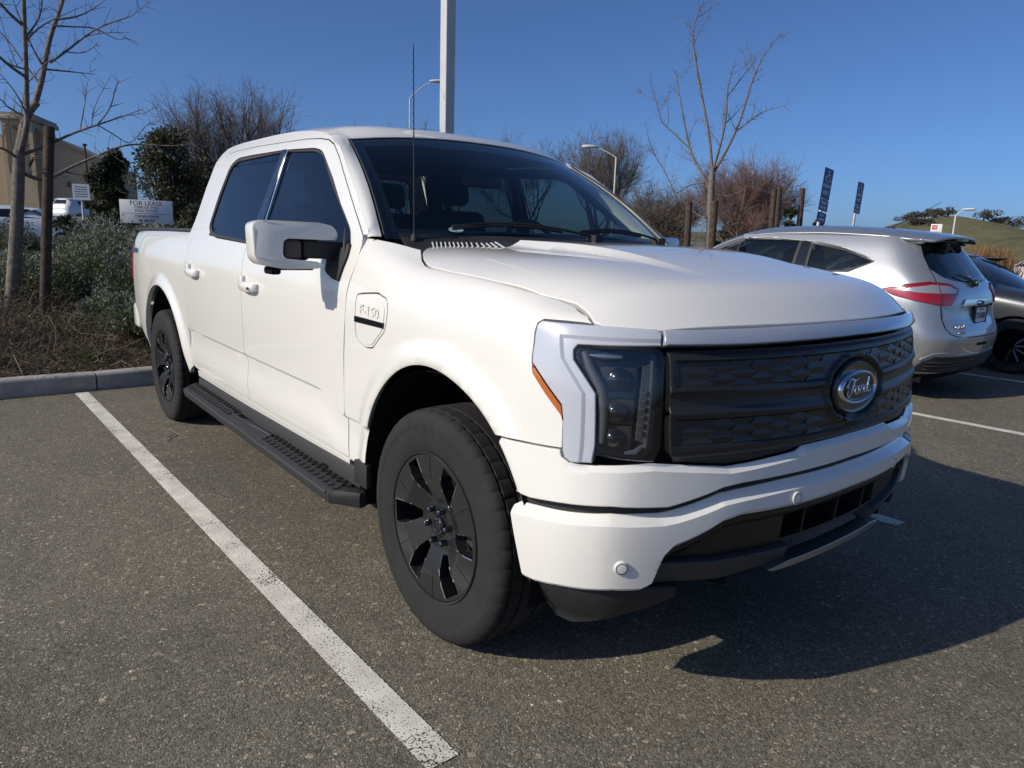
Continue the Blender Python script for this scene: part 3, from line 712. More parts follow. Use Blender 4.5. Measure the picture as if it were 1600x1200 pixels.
amb = [(1.161, 1.064), (1.059, .960), (1.050, .918), (1.062, .935), (1.110, .983), (1.160, 1.036)]
panel('amber_marker', amb, offset(FR, .004), M['amber'], truck, step=.012, thick=.03, bev=.002, gap=.001, mir=True)
lens_o = [(1.017, 1.126), (.79, 1.128), (.783, 1.115), (.779, .862), (.794, .824), (.948, .836), (.960, 1.003), (1.027, 1.092), (1.027, 1.112)]
pod = panel('headlamp_pod', lens_o, offset(FR, -.055), M['gloss'], truck, step=.03, thick=.03, gap=0, mir=True)
for P_ in pod:
    sg = 1 if P_ is pod[0] else -1
    # projector modules, fins and side reflector inside the pod
    def at(s, v, d): q = offset(FR, d)([s], [v])[0]; return Vector((q[0], q[1]*sg, q[2]))
    for v, r in ((1.045, .026), (.955, .024), (.885, .022)):
        c = at(.905, v, -.03); nn = (at(.905, v, .1)-at(.905, v, 0)).normalized(); mt = nn.to_track_quat('Z', 'Y').to_matrix().to_4x4(); mt.translation = c
        MB().box((-.050, -.034, -.03), (.050, .034, .0), mt).done('lamp_module', M['plastic'], P_, bevel=.006)
        MB().lathe([(r*1.25, .0), (r*1.25, .010), (r, .012), (r*.8, .018), (r*.4, .023), (0, .025)], 20, 'z', mt).done('projector', M['gloss'], P_, smooth=50)
    for i in range(6):
        c = at(.82, .90+i*.022, -.028); MB().box((-.012, -.018, -.003), (.012, .018, .003), Matrix.Translation(c)).done('reflector_fin', M['plastic2'], P_)
    for v0, v1, s_ in ((.86, 1.10, .812),):
        pts = [tuple(at(s_, v, -.02)) for v in np.linspace(v0, v1, 6)]; MB().tube(pts, .006, 6).done('light_guide', M['lampgrey'], P_, smooth=60)
        MB().add([tuple(at(a_, v_, d_)) for a_, v_, d_ in ((.838, 1.085, -.020), (.806, 1.095, -.022), (.806, .868, -.022), (.838, .880, -.020), (.838, 1.085, -.03), (.806, 1.095, -.03), (.806, .868, -.03), (.838, .880, -.03))], [(0, 1, 2, 3), (4, 7, 6, 5), (0, 4, 5, 1), (1, 5, 6, 2), (2, 6, 7, 3), (3, 7, 4, 0)]).done('reflector_plate', M['lampgrey'], P_)
    pts = [tuple(at(s_, v, -.018)) for s_, v in ((1.005, 1.115), (.99, 1.075), (.955, 1.02), (.94, .95), (.938, .87))]
    MB().tube(pts, [.010, .013, .015, .014, .010], 8).done('inner_bezel', M['lampgrey'], P_, smooth=60)
    pts = [tuple(at(s_, 1.108, -.022)) for s_ in (1.0, .95, .90)]; MB().tube(pts, [.004, .011, .006], 8).done('upper_reflector', M['chrome'], P_, smooth=60)
    pts = [tuple(at(s_, v_, -.03)) for s_, v_ in ((.865, .845), (.835, .848), (.815, .866))]; MB().tube(pts, [.005, .009, .005], 8).done('lower_reflector', M['steel'], P_, smooth=60)
    cl = panel('lens_cover', lens_o, offset(FR, .001), M['lens'], P_, step=.03, thick=.055, bev=.004, gap=.0015)
    if sg < 0: cl.data.transform(Matrix.Diagonal((1, -1, 1, 1))); cl.data.flip_normals()
# full-width light bar
def barS(s, v):
    k = np.clip((np.asarray(v)-1.134)/.046, 0, 1); return offset(FR, lambda a, b: .014-.010*k**2)(s, v)
bar_h = [(0, 1.180), (.3, 1.178), (.5, 1.175), (.774, 1.173), (.780, 1.165), (.786, 1.134), (.5, 1.132), (.3, 1.134), (0, 1.136)]
bo = [(s, v) for s, v in bar_h[:6]]+[(s, v) for s, v in bar_h[6:]]
bar_full = [(-.774, 1.173), (-.5, 1.175), (-.3, 1.178), (0, 1.180), (.3, 1.178), (.5, 1.175), (.774, 1.173), (.786, 1.134), (.5, 1.132), (.3, 1.134), (0, 1.136), (-.3, 1.134), (-.5, 1.132), (-.786, 1.134)]
panel('light_bar', bar_full, barS, M['bar'], truck, step=.02, thick=.04, bev=.005, gap=.001)
# grille panel: bands of facets between smooth ribs, dished round the badge
_B1 = lambda s: np.interp(np.abs(s), [0, .76], [1.098, 1.100]); _T1 = lambda s: np.interp(np.abs(s), [0, .76], [1.010, 1.022])
_B2 = lambda s: np.interp(np.abs(s), [0, .76], [.925, .938]); _T2 = lambda s: np.interp(np.abs(s), [0, .76], [.848, .860])
def _gr(s, v):
    b1, t1, b2, t2 = _B1(s), _T1(s), _B2(s), _T2(s)
    edge = np.clip((.752-np.abs(s))/.012, 0, 1)
    in1 = np.minimum(np.clip((b1-v)/.006, 0, 1), np.clip((v-t1)/.006, 0, 1))*edge; in2 = np.minimum(np.clip((b2-v)/.006, 0, 1), np.clip((v-t2)/.006, 0, 1))*edge
    g = -.008*in1-.008*in2
    g = g+.006*np.exp(-((v-(b2+.013))/.011)**2)+.006*np.exp(-((v-(t1-.011))/.009)**2)-.005*sstep(t1-.012, t1-.022, v)*sstep(b2+.018, b2+.030, v)
    r = np.hypot(s/.158, (v-.975)/.096); well = 1-sstep(.92, 1.06, r); g = g*sstep(1.0, 1.22, r)+.010*np.exp(-((r-1.12)/.07)**2)-.020*well
    return g-.022*sstep(.842, .812, v)-.020*sstep(1.112, 1.128, v)
gr_h = [(0, 1.130), (.77, 1.128), (.768, 1.05), (.764, .90), (.757, .842), (.74, .815), (.578, .797), (.49, .800), (.30, .812), (.27, .826), (0, .829)]
gr_full = [(-s, v) for s, v in gr_h[1:]][::-1]+gr_h
gr_full = [(-.77, 1.128), (0, 1.130), (.77, 1.128), (.768, 1.05), (.764, .90), (.757, .842), (.74, .815), (.578, .797), (.49, .800), (.30, .812), (.27, .826), (0, .829), (-.27, .826), (-.30, .812), (-.49, .800), (-.578, .797), (-.74, .815), (-.757, .842), (-.764, .90), (-.768, 1.05)]
GS = offset(FR, _gr)
gri = panel('grille_panel', gr_full, GS, M['grille'], truck, step=.012, thick=.05, bev=.003, gap=.001, e=.002, lines=[[(s, float(q(s))+d) for s in np.linspace(-.75, .75, 60)] for q, d in ((_B1, 0), (_B1, -.006), (_T1, 0), (_T1, .006), (_B2, 0), (_B2, -.006), (_T2, 0), (_T2, .006))])

# the two bands of staggered facets, each facet its own tilted piece
_FB = offset(FR, -.0095)
def facet_band(top, bot, rows=4, w=.150):
    for r in range(rows):
        n0 = int(.735/w)
        for i in range(-n0-1, n0+2):
            for half in (0, 1):
                # alternating wide-top / wide-bottom trapezoids
                c = (i+.5*half+.5*(r % 2))*w; up = half == 0
                wt, wb = (.162*w, .332*w) if up else (.332*w, .162*w)
                cs = [(c-wt, 1), (c+wt, 1), (c+wb, 0), (c-wb, 0)]
                if any(abs(s) > .738 for s, _ in cs): continue
                if math.hypot(c/.158, ((top(c)+(bot(c)-top(c))*(r+.5)/rows)-.975)/.096) < 1.38: continue
                P = []; Q = []
                for s, k in cs:
                    v0, v1 = float(top(s))-.006, float(bot(s))+.006; hh = (v0-v1)/rows; v = v0-hh*(r+1)+hh*k
                    tilt = -.0030*(1 if up else -1)*(k-.5)+.0008*(1 if (i % 2) else -1)*(1 if s > c else -1)
                    p = offset(FR, -.0062+tilt)([s], [v])[0]; P.append(tuple(p)); Q.append(tuple(_FB([s], [v])[0]-np.array((.004, 0, 0))))
                V = P+Q; F = [(0, 1, 2, 3), (0, 4, 5, 1), (1, 5, 6, 2), (2, 6, 7, 3), (3, 7, 4, 0)]
                nrm = np.cross(np.array(P[1])-np.array(P[0]), np.array(P[3])-np.array(P[0]))
                if nrm[0] < 0: F = [f[::-1] for f in F]
                mesh_obj('grille_facet', V, F, M['grille'], gri)
facet_band(_B1, _T1); facet_band(_B2, _T2)

# badge
bc = FR([0], [.975])[0]; nb = Vector((1, 0, .075)).normalized(); yb = Vector((0, 1, 0)); zb = nb.cross(yb)
bm_ = Matrix((yb, zb, nb)).transposed().to_4x4(); bm_.translation = Vector((bc[0]-.014, 0, .975))
def ell(a, b, n=48): return [(a*math.cos(2*math.pi*i/n), b*math.sin(2*math.pi*i/n)) for i in range(n)]
def ell_lathe(prof, mt, n=56):
    V = []; F = []
    for a, b, h in prof:
        for k in range(n): t = 2*math.pi*k/n; V.append(tuple(mt @ Vector((a*math.cos(t), b*math.sin(t), h))))
    for i in range(len(prof)-1):
        for k in range(n): q = (k+1) % n; F.append((i*n+k, i*n+q, (i+1)*n+q, (i+1)*n+k))
    F.append(tuple(range((len(prof)-1)*n, len(prof)*n)))
    return V, F
bez = mesh_obj('badge', *ell_lathe([(.146, .086, -.01), (.146, .086, .010), (.138, .079, .016), (.122, .066, .013)], bm_), M['gloss'], gri, smooth=True, sharp=50)
rg = mesh_obj('badge_ring', *ell_lathe([(.118, .0545, .010), (.117, .0535, .022), (.111, .0485, .0255), (.105, .044, .023), (.104, .043, .016)], bm_), M['chrome'], gri, smooth=True, sharp=60)
mesh_obj('badge_field', *ell_lathe([(.106, .0445, .014), (.103, .0425, .019), (.06, .025, .0205)], bm_), M['gloss'], gri, smooth=True, sharp=60)
mesh_obj('badge_line', *ell_lathe([(.1015, .0415, .0195), (.0995, .0398, .0212), (.098, .0387, .0195)], bm_), M['darkchrome'], gri, smooth=True)
# looping script inside the oval
def stroke(mb, pts, r):
    P = np.array(pts, float); n = len(P); tt = np.linspace(0, n-1, (n-1)*6+1); kn = _nat(np.arange(n)); Q = _wts(kn, tt) @ P
    mb.tube([tuple(bm_ @ Vector((a, b, .0215))) for a, b in Q], r, 5)
mb = MB()
stroke(mb, [(-.072, .012), (-.062, .026), (-.045, .029), (-.030, .024), (-.014, .025), (-.004, .031)], .0026)
stroke(mb, [(-.070, .014), (-.074, .006), (-.066, .002)], .0022)
stroke(mb, [(-.028, .024), (-.036, .010), (-.046, -.008), (-.060, -.021), (-.074, -.020), (-.077, -.011), (-.068, -.006)], .0030)
stroke(mb, [(-.052, .003), (-.036, .006), (-.024, .005)], .0022)
stroke(mb, [(-.008, .004), (-.022, -.001), (-.026, -.014), (-.016, -.020), (-.005, -.013), (-.002, -.001), (-.009, .005), (.002, .004)], .0027)
stroke(mb, [(.010, .006), (.014, .003), (.010, -.010), (.007, -.019)], .0027); stroke(mb, [(.012, -.006), (.020, .003), (.028, .005)], .0024)
stroke(mb, [(.048, .004), (.036, .000), (.032, -.013), (.040, -.019), (.050, -.010), (.058, .010), (.063, .028)], .0026); stroke(mb, [(.063, .028), (.056, .002), (.056, -.014), (.063, -.019), (.074, -.012)], .0026)
mb.done('badge_script', M['chrome'], gri, smooth=70)
# ---- white upper fascia below the lamps
fa_top = [(1.25, .834), (1.143, .836), (1.051, .841), (1.044, .823), (1.022, .811), (.958, .812), (.796, .822), (.74, .815), (.578, .797), (.49, .800), (.30, .812), (.27, .826), (0, .829)]
arcR = [(fs(.01+.53*math.cos(math.radians(a))), .44+.53*math.sin(math.radians(a))) for a in np.linspace(47.5, 28.5, 8)]
fa_bot = [(0, .753), (.322, .748), (.527, .744), (.602, .738), (.723, .706), (.755, .697), (.881, .704), (1.024, .693), (1.127, .683), (1.184, .686)]
half = fa_top[::-1]+[]
fascia_o = [(-s, v) for s, v in fa_top]+fa_top[::-1][1:]+arcR[1:]+fa_bot[::-1][0:]+[(-s, v) for s, v in fa_bot[1:]]+[(-s, v) for s, v in arcR[::-1][:-1]]
def _fa(s, v):
    a = np.abs(s); top = np.interp(a, [0, .27, .30, .49, .578, .74, .796, .958], [.829, .826, .812, .800, .797, .815, .822, .812])
    d = top-v; x = _sx(a); r = np.hypot(x-.01, v-.44)
    ledge = .022*np.clip(1-d/.020, 0, 1)*sstep(1.03, .96, a)
    return .006-ledge + sstep(1.0, 1.25, a)*(.010*(1-sstep(.55, .64, r))-.010*(1-sstep(.525, .545, r))-.0)
panel('front_fascia', fascia_o, offset(FR, _fa), M['white'], truck, step=.018, thick=.055, bev=.004, gap=.0015, e=.003, lines=[[(sg*s, v-.020) for s, v in fa_top[5:]] for sg in (-1, 1)])
gapo = [(-1.20, .70), (-1.0, .705), (-.75, .71), (-.6, .75), (0, .765), (.6, .75), (.75, .71), (1.0, .705), (1.20, .70), (1.20, .63), (1.0, .655), (.75, .66), (.6, .70), (0, .72), (-.6, .70), (-.75, .66), (-1.0, .655), (-1.20, .63)]
panel('bumper_gap_trim', gapo, offset(FR, -.028), M['plastic'], truck, step=.04, thick=.03, gap=0)
# ---- bumper
bt = [(0, .733), (.32, .732), (.526, .724), (.601, .719), (.735, .684), (.763, .679), (.878, .683), (1.022, .669), (1.125, .659), (1.188, .652), (1.204, .640)]
bb = [(1.177, .512), (1.162, .43), (1.150, .418), (1.119, .420), (1.014, .437), (.862, .452), (.795, .450), (.776, .462), (.758, .544), (.738, .574), (.596, .634), (.519, .645), (.28, .641), (0, .645)]
bump_o = [(-s, v) for s, v in bt[::-1]][:-1]+bt+bb+[(-s, v) for s, v in bb[::-1]][1:]
_btx = [p[0] for p in bt[:-1]]; _bty = [p[1] for p in bt[:-1]]
_bbx = [0, .28, .519, .596, .738, .758, .776, .795, .862, 1.014, 1.119, 1.2]; _bby = [.645, .641, .645, .634, .574, .544, .462, .450, .452, .437, .42, .42]
_sm = lambda xs, ys: (lambda a: np.interp(a, xs, ys))
def _bu(s, v):
    a = np.abs(s); d = np.interp(a, _btx, _bty)-v; d2 = v-np.interp(a, _bbx, _bby)
    return .012-.036*np.clip(1-d/.030, 0, 1)-.014*np.clip(1-d2/.018, 0, 1)
panel('front_bumper', bump_o, offset(FR, _bu), M['white'], truck, step=.016, thick=.05, bev=.005, gap=.001, e=.004, lines=[[(sg*s, v-.030) for s, v in bt[:-1]] for sg in (-1, 1)]+[[(sg*a, b+.018) for a, b in zip(_bbx, _bby)] for sg in (-1, 1)])
for s, v in ((.842, .535), (.318, .674), (-.318, .674), (-.842, .535)):
    c = offset(FR, .012)([s], [v])[0]; n = offset(FR, .1)([s], [v])[0]-FR([s], [v])[0]; mt = Vector(n).to_track_quat('Z', 'Y').to_matrix().to_4x4(); mt.translation = Vector(c)
    pk = MB().lathe([(.0205, -.006), (.020, .004), (.0165, .006), (.0160, .004)], 28, 'z', mt).done('parking_sensor', M['white'], truck, smooth=50)
    MB().lathe([(.0160, .003), (.0145, .003), (.0142, .0065), (.0, .0075)], 24, 'z', mt).done('sensor_face', M['white'], pk, smooth=50)
    MB().lathe([(.0168, .0035), (.0168, .0066), (.0148, .0066), (.0148, .0035)], 24, 'z', mt).done('sensor_ring', M['plastic'], pk, smooth=50)
# ---- lower black intake, trims, skid strip, tow hooks, air dam
lo_top = [(0, .650), (.28, .648), (.519, .650), (.596, .640), (.738, .580), (.762, .548)]
lo_bot = [(.752, .530), (.60, .512), (.30, .505), (0, .505)]
li = [(-s, v) for s, v in lo_top[::-1]][:-1]+lo_top+lo_bot+[(-s, v) for s, v in lo_bot[::-1]][1:]
holes = []
for a, b in ((-.305, -.205), (-.195, .0-.005), (.005, .195), (.205, .305)): holes.append([(a, .612), (b, .612), (b, .520), (a, .520)])
def _li(s, v):
    a = np.abs(s); t = np.interp(a, [0, .28, .519, .596, .738, .77], [.645, .641, .645, .634, .574, .54]); d = t-v
    return -.004-.030*sstep(.012, .045, d)
panel('lower_intake', li, offset(FR, _li), M['intake'], truck, step=.02, thick=.06, bev=.003, gap=0, holes=holes)
panel('intake_core', [(-.34, .63), (.34, .63), (.34, .44), (-.34, .44)], offset(FR, -.14), M['gap'], truck, step=.06, thick=.02, gap=0)
# a pale bracket seen through the right-hand opening
MB().box((.80, .235, .515), (.815, .262, .618)).done('intake_bracket', M['steel'], truck)
lt = [(.757, .528), (.60, .510), (.285, .503), (.268, .442), (.36, .436), (.545, .422), (.77, .452)]
panel('lower_trim', lt, offset(FR, lambda s, v: -.010-.03*np.clip((.50-v)/.08, 0, 1)), M['plastic2'], truck, step=.025, thick=.05, bev=.005, gap=.001, mir=True)
sk = [(-.36, .437), (-.27, .452), (0, .455), (.27, .452), (.36, .437), (.34, .425), (0, .428), (-.34, .425)]
panel('skid_strip', sk, offset(FR, -.006), M['steel'], truck, step=.025, thick=.05, bev=.004, gap=0)
for s in (.52, -.52):
    c = offset(FR, -.10)([s], [.415])[0]
    mb = MB(); mb.tube([(c[0]-.06, c[1]-.03, c[2]), (c[0]+.02, c[1]-.035, c[2]-.006), (c[0]+.055, c[1], c[2]-.010), (c[0]+.02, c[1]+.035, c[2]-.006), (c[0]-.06, c[1]+.03, c[2])], .013, 8); mb.done('tow_hook', M['gap'], truck, smooth=60)
dam = [(1.175, .424), (1.119, .424), (1.014, .440), (.862, .455), (.79, .455), (.70, .44), (.70, .40), (.86, .315), (1.02, .272), (1.10, .278), (1.150, .325)]
panel('air_dam', dam, offset(FR, lambda s, v: -.012-.05*np.clip((.43-v)/.12, 0, 1)**1.5-.0), M['plastic'], truck, step=.03, thick=.05, bev=.008, gap=0, mir=True)
# ---- dark inner shells behind the panel gaps, wheel wells, belly
inn = [(2.34, .50), (2.20, .48)]+[(fs(.01+.55*math.cos(math.radians(a))), .44+.55*math.sin(math.radians(a))) for a in np.linspace(180, 10, 40)]+[(1.16, .46), (.80, .50), (.6, .68), (0, .69), (0, 1.19), (.9, 1.19), (1.1, 1.24), (1.5, 1.27), (1.9, 1.29), (2.2, 1.28), (2.30, 1.20)]
panel('inner_body', inn, offset(FR, -.065), M['gap'], truck, step=.07, thick=.01, gap=0, mir=True)
inn2 = [(-.66, .46), (-3.0, .48), (-3.05, 1.30), (-2.75, 1.33), (-1.85, 1.30), (-.68, 1.27), (-.62, 1.2)]
panel('inner_body', inn2, offset(side_xyz, -.045), M['gap'], truck, step=.12, thick=.01, gap=0, mir=True)
for x0 in (0.01, -3.70):
    r = .52 if x0 > -1 else .54; zc = .44 if x0 > -1 else .455
    for s in (-1, 1):
        mb = MB(); n = 26; V = []; F = []
        for i in range(n+1):
            a = math.radians(-12+204*i/n)
            for y in (.985 if x0 > -1 else .955, .60): V.append((x0+r*math.cos(a), s*y, zc+r*math.sin(a)))
        for i in range(n): F.append((2*i, 2*i+1, 2*i+3, 2*i+2))
        k = len(V); V += [(x0, s*.60, zc)]; F += [(2*i+1, k, 2*i+3) for i in range(n)]
        mb.add(V, F); mb.done('wheel_liner', M['liner'], truck, smooth=60)
mb = MB(); mb.box((-3.15, -.80, .30), (-.58, .80, .50)); mb.box((-4.75, -.55, .42), (-3.1, .55, .75)); mb.box((-.6, -.55, .32), (.60, .55, .70)); mb.box((.45, -.72, .36), (.70, .72, .60)); mb.box((-4.7, -.80, .55), (-4.3, .80, .80))
mb.done('underbody', M['gap'], truck)
for y in (-.45, .45): MB().box((-4.7, y-.05, .46), (.4, y+.05, .60)).done('frame_rail', M['gap'], truck)
# behind-wheel mud flap piece
for s in (-1, 1): MB().box((-.60, s*.975-.012, .40), (-.49, s*.975+.012, .50)).done('splash_guard', M['plastic'], truck, bevel=.004)
# ---- running boards
def rboard():
    x0, x1 = -.585, -2.99
    zt = lambda x: .352+.050*(-.585-x)/2.4
    mb = MB(); n = 40; V = []; F = []
    pr = [(-.94, -.004), (-1.045, 0), (-1.062, -.010), (-1.066, -.030), (-1.058, -.058), (-1.03, -.066), (-.94, -.060)]
    xs = [x0, x0-.02, x0-.07, x0-.10]+list(np.linspace(x0-.2, x1+.2, n))+[x1+.10, x1+.07, x1+.02, x1]
    for x in xs:
        d = min(x0-x, x-x1); k = 1-.75*max(0, 1-d/.10)
        for y, z in pr: V.append((x, -.94+(y+.94)*k, zt(x)+z))
    m_ = len(pr)
    for i in range(len(xs)-1):
        for k in range(m_): a, b = i*m_+k, i*m_+(k+1) % m_; F.append((a, b, b+m_, a+m_))
    F.append(tuple(range(m_-1, -1, -1))); F.append(tuple(range((len(xs)-1)*m_, len(xs)*m_)))
    mb.add(V, F); rb = mb.done('running_board', M['plastic'], truck, smooth=35)
    # raised tread pads
    for x in np.arange(x0-.11, x1+.08, -.052):
        if -1.55 > x > -2.06: continue
        for j, y in enumerate((-.962, -.993, -1.024)):
            xo = x-(.026 if j == 1 else 0); z = zt(xo)
            MB().box((-.017, -.010, -.004), (.017, .010, .0075), Matrix.Translation((xo, y, z)) @ Matrix.Rotation(.5 if j % 2 else -.5, 4, 'Z')).done('tread_pad', M['plastic'], rb)
    # logo recess and outer rib
    MB().box((-2.06, -1.000, .0), (-1.55, -.965, .004), Matrix.Translation((0, 0, zt(-1.8)-.001))).done('step_plate', M['gloss'], rb, bevel=.001)
    for y in (-.958, -1.008): MB().tube([(-1.53, y, zt(-1.53)+.003), (-2.08, y, zt(-2.08)+.003)], .004, 6).done('step_ridge', M['plastic2'], rb, smooth=60)
    MB().tube([(x, -1.0665+.004*math.cos((x+1.8)*9)*(abs(x+1.8) < .35), zt(x)-.012) for x in np.linspace(x0-.12, x1+.12, 40)], .005, 6).done('edge_rib', M['plastic2'], rb, smooth=60)
    MB().box((x1+.05, -.955, .0), (x0-.03, -.90, .085), Matrix.Translation((0, 0, .36))).done('step_riser', M['plastic2'], rb, bevel=.008)
    for x in (-.95, -1.8, -2.6): MB().box((x-.03, -.96, .33), (x+.03, -.55, .38)).done('bracket', M['gap'], rb)
    return rb
rb = rboard()
rb2 = mirror_obj(rb)
for c in list(rb.children): mirror_obj(c, rb2)
# ---- door mirrors
def door_mirror():
    xf = -.775
    def shell(poly, xa, xb, m, name, par, bev):
        mt = Matrix(((0, 0, 1, xb), (1, 0, 0, 0), (0, 1, 0, 0), (0, 0, 0, 1)))
        return MB().poly(poly, xa-xb, mt).done(name, m, par, bevel=bev, seg=4)
    C = fillet([(-1.287, 1.432), (-1.255, 1.448), (-1.03, 1.446), (-.975, 1.434), (-.958, 1.408), (-.962, 1.378), (-1.165, 1.380), (-1.182, 1.370), (-1.186, 1.318), (-1.176, 1.303), (-1.050, 1.292), (-1.015, 1.278), (-1.045, 1.264), (-1.18, 1.262), (-1.262, 1.276), (-1.284, 1.305)], [.02, .02, .02, .02, .012, .01, .012, .01, .01, .01, .006, .004, .01, .02, .02, .02], 4)
    h = shell(C, xf, xf-.13, M['white'], 'door_mirror', truck, .016)
    # rake the shell: the outer end sweeps back
    for v in h.data.vertices:
        if v.co.x > xf-.07: v.co.x -= .045*max(0, (-1.13-v.co.y)/.16)**1.6+.012*max(0, (v.co.z-1.40)/.05)
    shell(fillet([(-1.270, 1.430), (-.985, 1.432), (-.975, 1.395), (-1.03, 1.29), (-1.25, 1.285), (-1.275, 1.31)], .02), xf-.128, xf-.168, M['plastic'], 'mirror_body', h, .012)
    shell(fillet([(-1.255, 1.418), (-1.0, 1.42), (-1.0, 1.30), (-1.25, 1.298)], .02), xf-.169, xf-.171, M['chrome'], 'mirror_glass', h, 0)
    MB().box((xf-.11, -1.178, 1.302), (xf-.012, -1.105, 1.374)).done('arm_cap', M['plastic2'], h, bevel=.012, seg=3)
    a = MB().box((xf-.10, -1.098, 1.304), (xf-.018, -.90, 1.374)).done('mirror_arm', M['plastic'], h, bevel=.010, seg=3)
    for v in a.data.vertices:
        if v.co.y > -1.0: v.co.x += .02; v.co.z -= .004
    # sail-shaped base on the door
    sail = fillet([(-.700, 1.372), (-.690, 1.315), (-.728, 1.215), (-.79, 1.222), (-.86, 1.245), (-.87, 1.31), (-.80, 1.335)], [.02, .02, .004, .01, .01, .01, .02])
    panel('mirror_base', sail, offset(side_xyz, .012), M['plastic'], h, step=.03, thick=.03, bev=.006, gap=0)
    MB().tube([(-.735, -.955, 1.225), (-.715, -.958, 1.30), (-.735, -.945, 1.385), (-.775, -.925, 1.43)], [.010, .012, .008, .003], 8).done('base_ridge', M['plastic'], h, smooth=60)
    MB().box((xf-.13, -1.222, 1.238), (xf-.04, -1.180, 1.268)).done('puddle_lamp', M['gap'], h, bevel=.010)
    MB().box((xf-.135, -1.19, 1.256), (xf-.03, -1.05, 1.270)).done('mirror_underside', M['plastic'], h, bevel=.005)
    return h
dm = door_mirror(); dm2 = mirror_obj(dm)
for c in list(dm.children): mirror_obj(c, dm2)
# ---- wheels
def tyre_mesh(R=.4165, n=252):
    # profile (y outward negative, r); outer face at -.1375
    half = [(-.085, .250), (-.118, .258), (-.126, .272), (-.1285, .282), (-.134, .300), (-.1375, .330), (-.1370, .352), (-.1385, .354), (-.1385, .372), (-.1345, .385), (-.1275, .399), (-.117, .4085), (-.108, .4115), (-.100, .413), (-.0985, .404), (-.0915, .404), (-.090, .4145), (-.050, .416), (-.0485, .405), (-.0405, .405), (-.039, .4163), (0, .4165)]
    prof = half+[(-y, r) for y, r in half[::-1][1:]]
    V = []; F = []; m_ = len(prof)
    for k in range(n):
        a = 2*math.pi*k/n
        for j, (y, r) in enumerate(prof):
            rr, yy = r, y
            if (10 <= j <= 13 or m_-14 <= j <= m_-11):
                if k % 6 == 0: rr -= .004
            if j in (7, 8, 9, m_-8, m_-9, m_-10): rr += .0016*(1 if (k % 6) < 3 else -1)
            if j in (17, 16) and k % 6 == 3: rr -= .004
            V.append((rr*math.cos(a), yy, rr*math.sin(a)))
    for k in range(n):
        q = (k+1) % n
        for j in range(m_-1): F.append((k*m_+j, k*m_+j+1, q*m_+j+1, q*m_+j))
    return V, F
